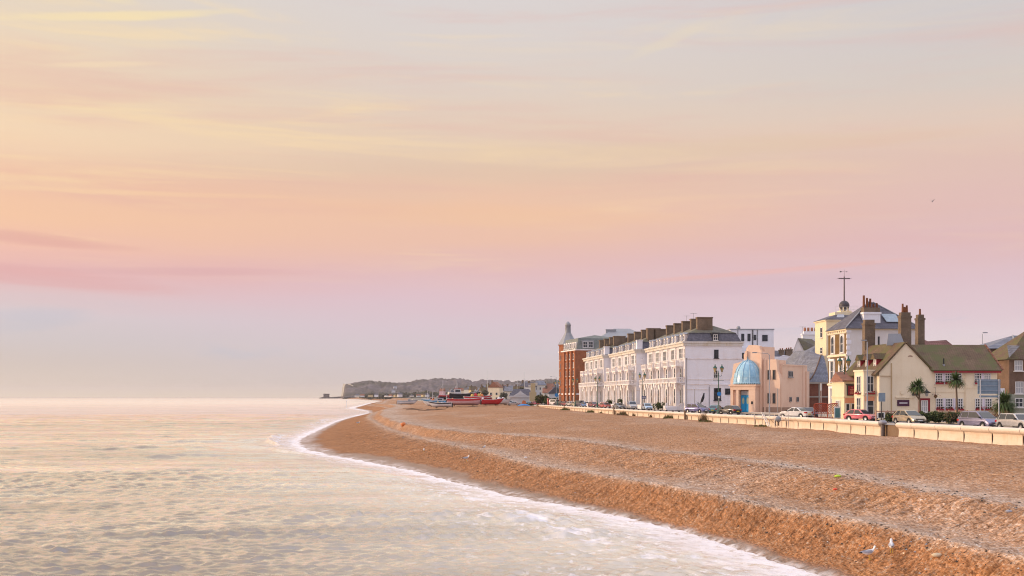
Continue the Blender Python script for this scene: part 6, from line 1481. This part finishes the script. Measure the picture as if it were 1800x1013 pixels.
more = [(842, 760, 'white', 'first white house of the second row, over the white boat bow'), (853, 830, 'red', 'brown brick house in the second row over the red boat stern'), (861, 800, 'white', 'white house in the second row over the red boat'), (875, 860, 'cream', 'cream house in the second row over the red boat bow'), (890, 900, 'pink', 'pinkish house up the slope left of the pavilion'), (898, 820, 'white', 'white house up the slope over the pavilion gable'), (906, 880, 'red', 'brown house up the slope right of the pavilion gable'), (918, 800, 'buff', 'buff house up the slope before the white flagpole'), (926, 760, 'white', 'white house up the slope left of the stone wall end'), (949, 900, 'red', 'brown-roofed house up the slope over the orange-roofed one'), (962, 820, 'cream', 'cream house up the slope over the red post box'), (970, 780, 'white', 'white house up the slope near the brick block'), (815, 1100, 'white', 'small white house behind the black wheelhouse boat'), (804, 1200, 'cream', 'small cream house left behind the wheelhouse boat'), (790, 1300, 'white', 'small white house behind the bare-masted boat'), (772, 1400, 'pink', 'small pinkish house behind the leftmost fishing boat')]
hs += more
cm_ = {'buff': (M_yl, M_tile), 'cream': (M_cream, M_tiler), 'pink': (M_hp, M_tiler), 'grey': (M_gw, M_slate), 'white': (M_ow, M_slateb), 'red': (M_brickr, M_tile)}
for i, (px, Y, c_, l_) in enumerate(hs):
    k_ = Y / 660; house(px, Y, rnd.uniform(5, 7.5), 7, rnd.uniform(5.2, 8.5) * (.8 + .2 * k_), rnd.uniform(2.2, 3.4), *cm_[c_], l_, rz=rnd.uniform(-25, 25), ridge='y' if i % 2 else 'x', win_=(2, 2), z=5.0)
# cluster of far cottages along the shore under the hill
cot = [(626 + i * 11.5 + rnd.uniform(-7, 7), rnd.uniform(1850, 2000)) for i in range(19)]
wt = ['pale', 'white', 'buff', 'grey']; wh_ = ['beneath the chalk cliff', 'along the far shore', 'below the wooded hill', 'left of the boats']
proto = {}
for i, (px, Y) in enumerate(cot):
    k = i % 4
    if k not in proto:
        T = thing('far_cottage', (0, 0, 0), 0, 'tiny %s cottage' % wt[k], 'cottage', 'tiny cottages along the far shore'); w_, d_, h_ = rnd.uniform(4, 9), 5, rnd.uniform(2.2, 4.2)
        MB().box(-w_ / 2, w_ / 2, 0, d_, 0, h_).build('wall', [M_ow, M_gw, M_yl, M_hw][k], T); pitched(T, -w_ / 2, w_ / 2, 0, d_, h_ + .1, h_ + 2.4, [M_slateb, M_tiler, M_tile, M_slate][k], 'x' if k % 2 else 'y'); proto[k] = T; T['used'] = 0
        K = tree_kids()
    src = proto[k]; l_ = 'tiny %s cottage on the far shore, %s of its colour from the left' % (wt[k], ['first', 'second', 'third', 'fourth', 'fifth'][i // 4])
    if i < 4: src.location = (at(px, Y)[0], Y, 7); src['label'] = l_
    else: dup(src, K, (at(px, Y)[0], Y, 7), rnd.uniform(-.9, .9), l_, None, rnd.uniform(.6, 1.25))
for T in proto.values(): del T['used']
# hill villas: white specks on the wooded slope
for i, (px, py, Y) in enumerate(((694, 683, 4150), (692, 690, 3900), (703, 685, 4200), (725, 687, 4200), (738, 683, 4300), (757, 681, 4300))):
    z_ = zof(py, Y) ; T = thing('hill_villa', (at(px, Y)[0], Y, z_ - 6), rnd.uniform(-.4, .4), ['white villa speck high on the hill, upper of the close pair', 'white villa on the hill foot, lower of the close pair', 'pale villa right beside the close pair on the hill', 'small white villa in the middle of the wooded hill', 'white villa high on the hill, left of the highest one', 'highest pale villa above the beached boats'][i], 'villa', 'villas on the wooded hill')
    MB().box(-6, 6, -10, 2, 0, 11).build('wall', M_hw, T); pitched(T, -6, 6, -10, 2, 11.1, 15, M_slateb, 'x')

# ------------------------------------------------------------------ hills, chalk cliff, breakwater
m_, g, b = newmat('wooded_hill'); o_ = g.n('ShaderNodeTexCoord').outputs['Object']; n1 = g.noise(o_, .018, 6, .65); n2 = g.noise(o_, .004, 4, .6)
g.put(b.inputs['Base Color'], g.mix(g.rng(n2, .35, .7), g.ramp(n1, [(.3, (.055, .046, .052)), (.55, (.15, .125, .135)), (.75, (.25, .21, .20))]), (.06, .055, .04))); b.inputs['Roughness'].default_value = 1; b.inputs['Specular IOR Level'].default_value = .05  # purplish haze tint partly worked into the foliage colour
m2_, g, b = newmat('chalk'); o_ = g.n('ShaderNodeTexCoord').outputs['Object']; n1 = g.noise(g.mapv(o_, (.05, .05, .012)), 1, 6, .7)
g.put(b.inputs['Base Color'], g.ramp(n1, [(.35, (.16, .15, .12)), (.5, (.34, .32, .28)), (.7, (.46, .43, .38))])); b.inputs['Roughness'].default_value = 1
sil = [(600, 697), (603, 690), (606, 677), (609, 675), (620, 674.5), (632, 672.5), (640, 672), (650, 671.5), (660, 672.5), (680, 673.5), (700, 674), (715, 672.5), (730, 671), (745, 668.5), (760, 667.5), (775, 666.5), (790, 667), (805, 667.5), (820, 669), (833, 671.5), (845, 670.5), (860, 669.5), (880, 670), (900, 671), (920, 671), (940, 670), (960, 669), (980, 668), (1010, 668), (1100, 669), (1300, 672), (1600, 676), (2400, 680)]
sx = np.array([p[0] for p in sil], float); sy = np.array([p[1] for p in sil], float)
U_ = np.concatenate([np.linspace(600, 612, 14), np.linspace(613.5, 1000, 250), np.linspace(1010, 2400, 60)]); V_ = np.linspace(0, 1, 46)
Yc = 4700; crest_h = H + (697 - np.interp(U_, sx, sy)) / F * Yc
XX = np.zeros((len(V_), len(U_))); YY = XX.copy(); ZZ = XX.copy()
for i, v in enumerate(V_):
    Y_ = 3700 + (Yc - 3700) * min(v / .7, 1) + max(0, v - .7) * 4000
    XX[i] = (U_ - 900) / F * Y_; YY[i] = Y_
    s_ = min(v / .7, 1)
    hsl = 5 + (crest_h - 5) * (np.sin(s_ * PI / 2) ** 1.15) * (1 if v < .7 else 1 - (v - .7) / .3 * .35)
    ZZ[i] = hsl
land = sst(600, 606, U_)[None, :]
bumpy = (fbm(XX / 15, YY / 60, 91, 3) - .5) * 22 + (fbm(XX / 60, YY / 150, 95, 3) - .5) * 12 * np.sin(np.clip(V_, 0, .7) / .7 * PI)[:, None]
ZZ = np.maximum(ZZ + bumpy * sst(606, 640, U_)[None, :] * (V_[:, None] > .02), -3) * land + (1 - land) * -2
tag(link('hills', npmesh('hills', XX, YY, ZZ, m_)), kind='structure')
P_ = []
for j, z_ in enumerate(np.linspace(0, 1, 14)):
    r_ = []
    for i, t in enumerate(np.linspace(0, 1, 46)):
        px = 603.5 + 26 * t; Y_ = 4640 - 560 * t; top_ = H + (697 - 674.5 - 1.2 * math.sin(t * 9) + t * 3.5) / F * Y_
        r_.append(((px - 900) / F * Y_ + (1 - z_) * -8 + 5 * (float(vn(np.array([t * 22.]), np.array([z_ * 3.]), 5)[0]) - .5) + (1 - z_) * 0, Y_ - 10 * (float(vn(np.array([t * 16.]), np.array([z_ * 2.]), 6)[0])) - (1 - z_) * 18, 2 + (top_ * (1 - .55 * t * t) - 2) * z_))
    P_.append(r_)
T = thing('chalk_cliff', (0, 0, 0), 0, 'pale chalk cliff face at the seaward end of the wooded hill', 'cliff'); T.location = (-640, 4500, 2)
m = MB(); m.grid([[(p[0] + 640, p[1] - 4500, p[2] - 2) for p in r_] for r_ in P_]); m.build('cliff_face', m2_, T)
o_ = (at(585, 4300)[0], 4300, 0); T = thing('breakwater', o_, 0, 'low dark breakwater with a squat fort-like block jutting into the sea beyond the shore', 'breakwater')
M_dk = paint('dark_rock', (.12, .10, .10), .9, .4)
m = MB(); m.prism([(-50, 0), (62, 0), (62, 9), (20, 7), (-10, 5), (-35, 6), (-50, 2)], 'y', -10, 10); m.build('rock_arm', M_dk, T); m = MB(); m.box(-34, -14, -8, 8, 5, 18); m.box(-36, -12, -9, 9, 15, 16.5); m.build('block', M_dk, T)
# nearer wood behind the town
M_w = (paint('wood_green', (.10, .105, .075), .9, .2, streak=False), paint('wood_olive', (.15, .135, .10), .9, .2, streak=False))
T = MB()
for i in range(120):
    px = rnd.uniform(640, 985); Y = rnd.uniform(2000, 3400); s_ = rnd.uniform(9, 17) * (.55 + .45 * min(1, (px - 640) / 120)); c_ = (at(px, Y)[0], Y, 6 + s_ * .25)
    clump(T, c_, (s_ * 1.9, s_ * .9, s_ * .6), 190, 3.0)
tag(T.build('far_woodland', list(M_w)), 'mixed woodland in one mass below the hill', 'woodland', kind='stuff')
# individual trees between the houses
def tree(px, Y, h, w, label, mats=M_w, z=5.0):
    T = thing('tree', (at(px, Y)[0], Y, z), 0, label, 'tree', 'trees among the far houses')
    m = MB(); m.tube([(0, 0, 0), (.2, 0, h * .35), (-.1, .1, h * .8)], [.3, .22, .08], 6)
    for a in range(5): t = a * 1.3; m.tube([(0.1, 0, h * .35), (math.cos(t) * w * .35, math.sin(t) * w * .35, h * (.55 + .06 * a))], [.12, .05], 5)
    m.build('trunk', M_bark, T); m = MB()
    for k in range(9): a = rnd.uniform(0, 2 * PI); r_ = rnd.uniform(0, .32) * w; clump(m, (math.cos(a) * r_, math.sin(a) * r_, h * rnd.uniform(.45, .85)), (w * .24, w * .24, h * .16), 70, .26 + .02 * h)
    m.build('crown', list(mats), T)
for px, Y, h, w, l in ((851, 640, 7, 6, 'round dark tree above the red boat bow'), (884, 620, 6, 6, 'dark tree in front of the twin-gabled house'), (917, 600, 8, 6, 'tree behind the pavilion hall'), (929, 500, 4.5, 6, 'low dark tree at the foot of the stone wall end'), (946, 498, 4, 6, 'low tree at the right foot of the tall off-white house'), (832, 820, 7, 8, 'tree left of the small pale house behind the boats'), (866, 850, 8, 8, 'tree in the second row above the red boat'), (972, 560, 7, 6, 'tree beside the edge of the brick block')): tree(px, Y, h, w, l)
for px, Y, h, l in ((857, 700, 19, 'thin flagpole above the red boat'), (922, 560, 15, 'tall white flagpole left of the tall off-white house'), (909, 600, 13, 'flagpole above the pavilion'), (803, 900, 16, 'far thin mast left behind the black boat')):
    T = thing('flagpole', (at(px, Y)[0], Y, 5), 0, l, 'flagpole', 'flagpoles in the far town'); m = MB(); m.tube([(0, 0, 0), (0, 0, h)], [.14, .07], 6); m.build('pole', M_signwhite, T); m = MB(); m.tube([(-.9, 0, h * .75), (.9, 0, h * .75)], .05, 4); m.build('yard', M_signwhite, T)
T = thing('marker_post', (at(609, 720)[0], 720, -.5), 0, 'thin marker post standing in the sea off the far spit', 'post'); m = MB(); m.tube([(0, 0, 0), (0, 0, 5.4)], .16, 6); m.build('post', M_signwhite, T); m = MB(); m.rev([(0, 5.2), (.4, 5.3), (.4, 5.9), (0, 6)], (0, 0), 8); m.build('topmark', M_signwhite, T)
# aerials
for px, Y, zb_, l, par in ((1219, 250, 24.8, 'thin television aerial on the tallest terrace chimney', None), (1207, 262, 25.1, 'thin television aerial on the second terrace chimney', None), (1411, 242, 21.5, 'small television aerial on the grey gabled house', None)):
    T = thing('television_aerial', (at(px, Y)[0], Y, zb_ if Y < 245 and False else zof({1219: 561, 1207: 565, 1411: 585}[px], Y)), 0, l, 'aerial', 'roof aerials'); m = MB(); m.tube([(0, 0, 0), (0, 0, 1.3)], .035, 4); m.build('pole', M_pipe, T); m = MB(); m.box(-.7, .7, -.02, .02, 1.2, 1.25)
    for k in range(6): m.box(-.65 + k * .25, -.62 + k * .25, -.3, .3, 1.2, 1.25)
    m.build('aerial', M_pipe, T)

# ================================================================== birds
M_gw_ = plain('gull_white', (.78, .76, .76), .7); M_gg = plain('gull_grey', (.35, .35, .40), .7); M_gb = plain('gull_beak', (.6, .4, .05), .5)
def gull(px, Y, rz, label, s=1.0):
    x_ = (px - 900) / F * Y; z_ = float(beach_h(np.array([[x_]]), np.array([[Y]]))[0][0, 0]) + .02
    T = thing('gull', (x_, Y, z_), math.radians(rz), label, 'gull', 'gulls standing on the shingle'); T.scale = (s,) * 3
    prof = [(-.30, .02, .27), (-.22, .045, .27), (-.12, .085, .27), (0, .10, .28), (.10, .085, .31), (.16, .055, .36), (.18, .045, .41), (.19, .052, .45), (.22, .045, .475), (.26, .02, .47)]
    P = [[(x, r * math.cos(a), z + r * math.sin(a)) for a in [2 * PI * k / 10 for k in range(10)]] for x, r, z in prof]
    m = MB(); m.grid(P, 0, True, True); m.build('body', M_gw_, T)
    for s_ in (-1, 1):
        m = MB(); m.grid([[(x, s_ * (r + .012) * math.cos(a), z + r * math.sin(a) + .01) for a in (-.3, .2, .7, 1.1)] for x, r, z in [(-.36, .01, .29), (-.24, .05, .29), (-.1, .09, .275), (.03, .10, .285), (.1, .07, .30)]]); m.build('wing', M_gg, T)
        m = MB(); m.tube([(.0, s_ * .035, .2), (.02, s_ * .035, 0)], .01, 4); m.tube([(.0, s_ * .035, .005), (.07, s_ * .035, .005)], .012, 4); m.build('leg', M_gb, T)
    m = MB(); m.tube([(.25, 0, .468), (.33, 0, .455)], [.014, .004], 5); m.build('beak', M_gb, T)
    m = MB(); m.tube([(-.28, 0, .27), (-.42, 0, .27)], [.03, .012], 5); m.build('tail', M_black, T)
gull(1528, hit(1528, 987), 10, 'white gull with grey back, nearest on the shingle face at lower right', 1.2); gull(1567, hit(1567, 974), 75, 'white gull just right of and behind the nearest one', 1.15)
gull(745, hit(745, 796), 90, 'small white gull upright on the shingle above the middle of the wash'); gull(820, hit(820, 812), 30, 'white gull on the shingle right of the upright one', 1.3); gull(630, 262, 20, 'white gull near the water edge by the point', 1.6); gull(851, hit(851, 791), 60, 'small gull on the lower terrace edge near the middle')
def flygull(px, py, Y, sp, ang, label):
    T = thing('flying_gull', (at(px, Y)[0], Y, zof(py, Y)), math.radians(ang), label, 'gull', 'gulls in flight')
    m = MB(); m.grid([[(x, r * math.cos(a), r * math.sin(a)) for a in [2 * PI * k / 8 for k in range(8)]] for x, r in ((-.35, .01), (-.15, .08), (.05, .1), (.2, .07), (.3, .02))], 0, True, True); m.build('body', M_gw_ if py > 600 else M_gg, T)
    for s_ in (-1, 1):
        m = MB(); m.grid([[(.12 - .05 * t - .1 * t * t + c * (.2 - .14 * t), s_ * t * sp, .22 * math.sin(t * 2.2) + (.02 if c else 0)) for c in (-1, 0, 1)] for t in (0, .25, .5, .75, 1)]); m.build('wing', M_gg, T)
flygull(564, 709.5, 420, 1.5, 95, 'grey gull flying low over the sea left of the point'); flygull(699.5, 709.5, 380, 1.0, 70, 'gull flying low over the far shingle left of the boats'); flygull(1639, 354, 170, .42, 60, 'tiny dark gull flying in the open sky at upper right')
flygull(1128, 631.5, 262, .45, 60, 'small dark gull in front of the middle terrace end wall')

# ================================================================== plants along the wall foot and litter on the shingle
M_st = paint('tuft_green', (.13, .15, .045), .85, .2, streak=False); M_sd = paint('tuft_dry', (.22, .15, .09), .9, .2, streak=False)
for px, Y, w, h, l, mm in ((993, 322, 3.4, 1.0, 'green grass tuft at the far wall foot, leftmost', 0), (1041, 285, 3.2, .8, 'low green tuft at the wall foot, second from the left', 0), (1060, 272, 1.4, .5, 'tiny tuft just right of the second one', 0), (1095, 247, 3.0, 1.1, 'reddish dry plant at the wall foot beside the timber post', 1), (1110, 243, 1.0, .5, 'small dry sprig right of the reddish plant', 1), (1127, 236, .8, .8, 'thin dry sprig at the wall foot below the ice-blue car', 1), (1164, 222, .7, .8, 'thin twig at the wall foot below the round clipped bush', 1), (1186, 209, 2.4, .9, 'green and brown sprigs at the wall foot below the terrace porch', 0), (1253, 186, 1.9, 1.9, 'tall bare branching plant at the wall foot below the anchor', 1), (1250, 184, 3.0, .35, 'low green mat at the foot of the tall bare plant', 0), (1338, 154, 2.4, .35, 'green mat of weeds under the beach railings', 0)):
    x_ = (px - 900) / F * Y; x_ = min(x_, WALL(Y) - .7); T = thing('beach_plant', (x_, Y, bh(x_, Y)), 0, l, 'plant', 'wild plants at the foot of the sea wall'); m = MB()
    for i in range(int(60 * w)):
        a = rnd.uniform(0, 2 * PI); r_ = rnd.uniform(0, .45) * w; b0 = Vector((r_ * math.cos(a), r_ * math.sin(a) * .6, 0)); tp = b0 + Vector((rnd.gauss(0, .22) * h, rnd.gauss(0, .2) * h, h * rnd.uniform(.35, 1) * (1 - .8 * r_ / w))); s_ = Vector((.035 + .01 * w, 0, 0)) * (.7 if h > 1.5 else 1.2)
        m.add([b0 - s_, b0 + s_, tp], [(0, 1, 2)], 0 if rnd.random() < (.75 if mm == 0 else .25) else 1)
    m.build('leaves', [M_st, M_sd], T)
    if h > .7:
        m = MB()
        for i in range(7): a = rnd.uniform(0, 2 * PI); m.tube([(0, 0, 0), (math.cos(a) * .2 * w, math.sin(a) * .15 * w, h * .55), (math.cos(a) * .42 * w, math.sin(a) * .3 * w, h * rnd.uniform(.8, 1))], [.035, .02, .01], 4)
        m.build('stem', M_sd, T)
def bz(x, y): return float(beach_h(np.array([[x]]), np.array([[y]]))[0][0, 0])
for nm, px, Y, s_, mt, l in (('driftwood', 1647, hit(1647, 979), .15, plain('pale_wood', (.62, .50, .34), .8), 'pale yellowish lump of driftwood right of the two gulls'), ('litter', 1473, hit(1473, 839), .15, plain('lime_plastic', (.45, .60, .05), .5), 'lime green scrap on the upper shingle ridge'), ('litter', 1468, hit(1468, 861), .10, plain('orange_plastic', (.75, .10, .05), .5), 'small red scrap below the lime green one'), ('float', 709, hit(709, 749), .5, M_ho, 'orange float lying on the upper ridge near the point'), ('litter', 924, hit(924, 805), .12, M_gw_, 'white scrap on the lower terrace near the middle'), ('stone_lump', 1773, hit(1773, 901), .12, M_gg, 'pale grey lump on the shingle at the right edge')):
    x_ = (px - 900) / F * Y; m = MB()
    m.grid([[(s_ * (1.5 if nm != 'float' else 1) * math.cos(a) * math.cos(e) * rnd.uniform(.75, 1.15), s_ * math.sin(a) * math.cos(e) * rnd.uniform(.75, 1.1), s_ * (.6 if nm != 'float' else .8) * (math.sin(e) + .5) * rnd.uniform(.85, 1.1)) for a in [2 * PI * k / 10 for k in range(10)]] for e in (-1.5, -.8, -.2, .4, .9, 1.5)], 0, True, True)
    tag(link(nm, m.mesh(nm, mt), None, (x_, Y, bz(x_, Y))), l, 'litter' if nm == 'litter' else nm.replace('_', ' '))
# dark strand-line weed and stones scattered along the ridges: uncountable
R2 = random.Random(11); m = MB(); N = 3600
xs_, ys_ = [], []
for i in range(N):
    Y = 30 + 190 * R2.random() ** 1.5; k = R2.random()
    if k < .45: x_ = float(C2(Y)) - abs(R2.gauss(0, 1.4)) * (1 + Y / 150) + .2
    elif k < .8: x_ = float(C1(Y)) + R2.gauss(.2, .8)
    else: x_ = float(WL(Y)) + (float(WALL(Y)) - float(WL(Y))) * R2.uniform(.18, 1)
    if x_ < WL(Y) + 1.6: continue
    xs_.append(x_); ys_.append(Y)
zz_ = beach_h(np.array([xs_]), np.array([ys_]))[0][0]
for x_, Y, z_ in zip(xs_, ys_, zz_):
    s_ = .025 + .055 * R2.random() ** 2.5; a = R2.uniform(0, PI); c_, q = math.cos(a) * s_, math.sin(a) * s_; k = R2.choice((1, 1.5, 2.6))
    m.add([(x_ - c_ * k, Y - q * k, z_ - .01), (x_ + q, Y - c_, z_ - .01), (x_ + c_ * k, Y + q * k, z_ - .01), (x_ - q, Y + c_, z_ - .01), (x_, Y, z_ + s_ * .8)], [(0, 1, 4), (1, 2, 4), (2, 3, 4), (3, 0, 4)], 0 if R2.random() < .8 else R2.choice((1, 1, 2)), True)
tag(m.build('strand_debris', [plain('weed_dark', (.05, .035, .025), .9), plain('flint_grey', (.26, .24, .25), .7), plain('pale_pebble', (.60, .54, .48), .7)]), 'dark seaweed scraps and larger stones strewn along the shingle ridges', 'debris', kind='stuff')

# ================================================================== haze
hm_ = bpy.data.materials.new('haze'); hm_.use_nodes = True; n_t = hm_.node_tree; n_t.nodes.clear(); pv = n_t.nodes.new('ShaderNodeVolumePrincipled'); ot = n_t.nodes.new('ShaderNodeOutputMaterial'); n_t.links.new(pv.outputs[0], ot.inputs['Volume'])
pv.inputs['Color'].default_value = (.93, .88, .93, 1); pv.inputs['Density'].default_value = 5e-5; pv.inputs['Anisotropy'].default_value = .2
tag(MB().box(-45000, 16000, -70, 15200, -8, 125).build('haze', hm_), 'thin morning haze over the sea and far coast', 'haze', kind='stuff')
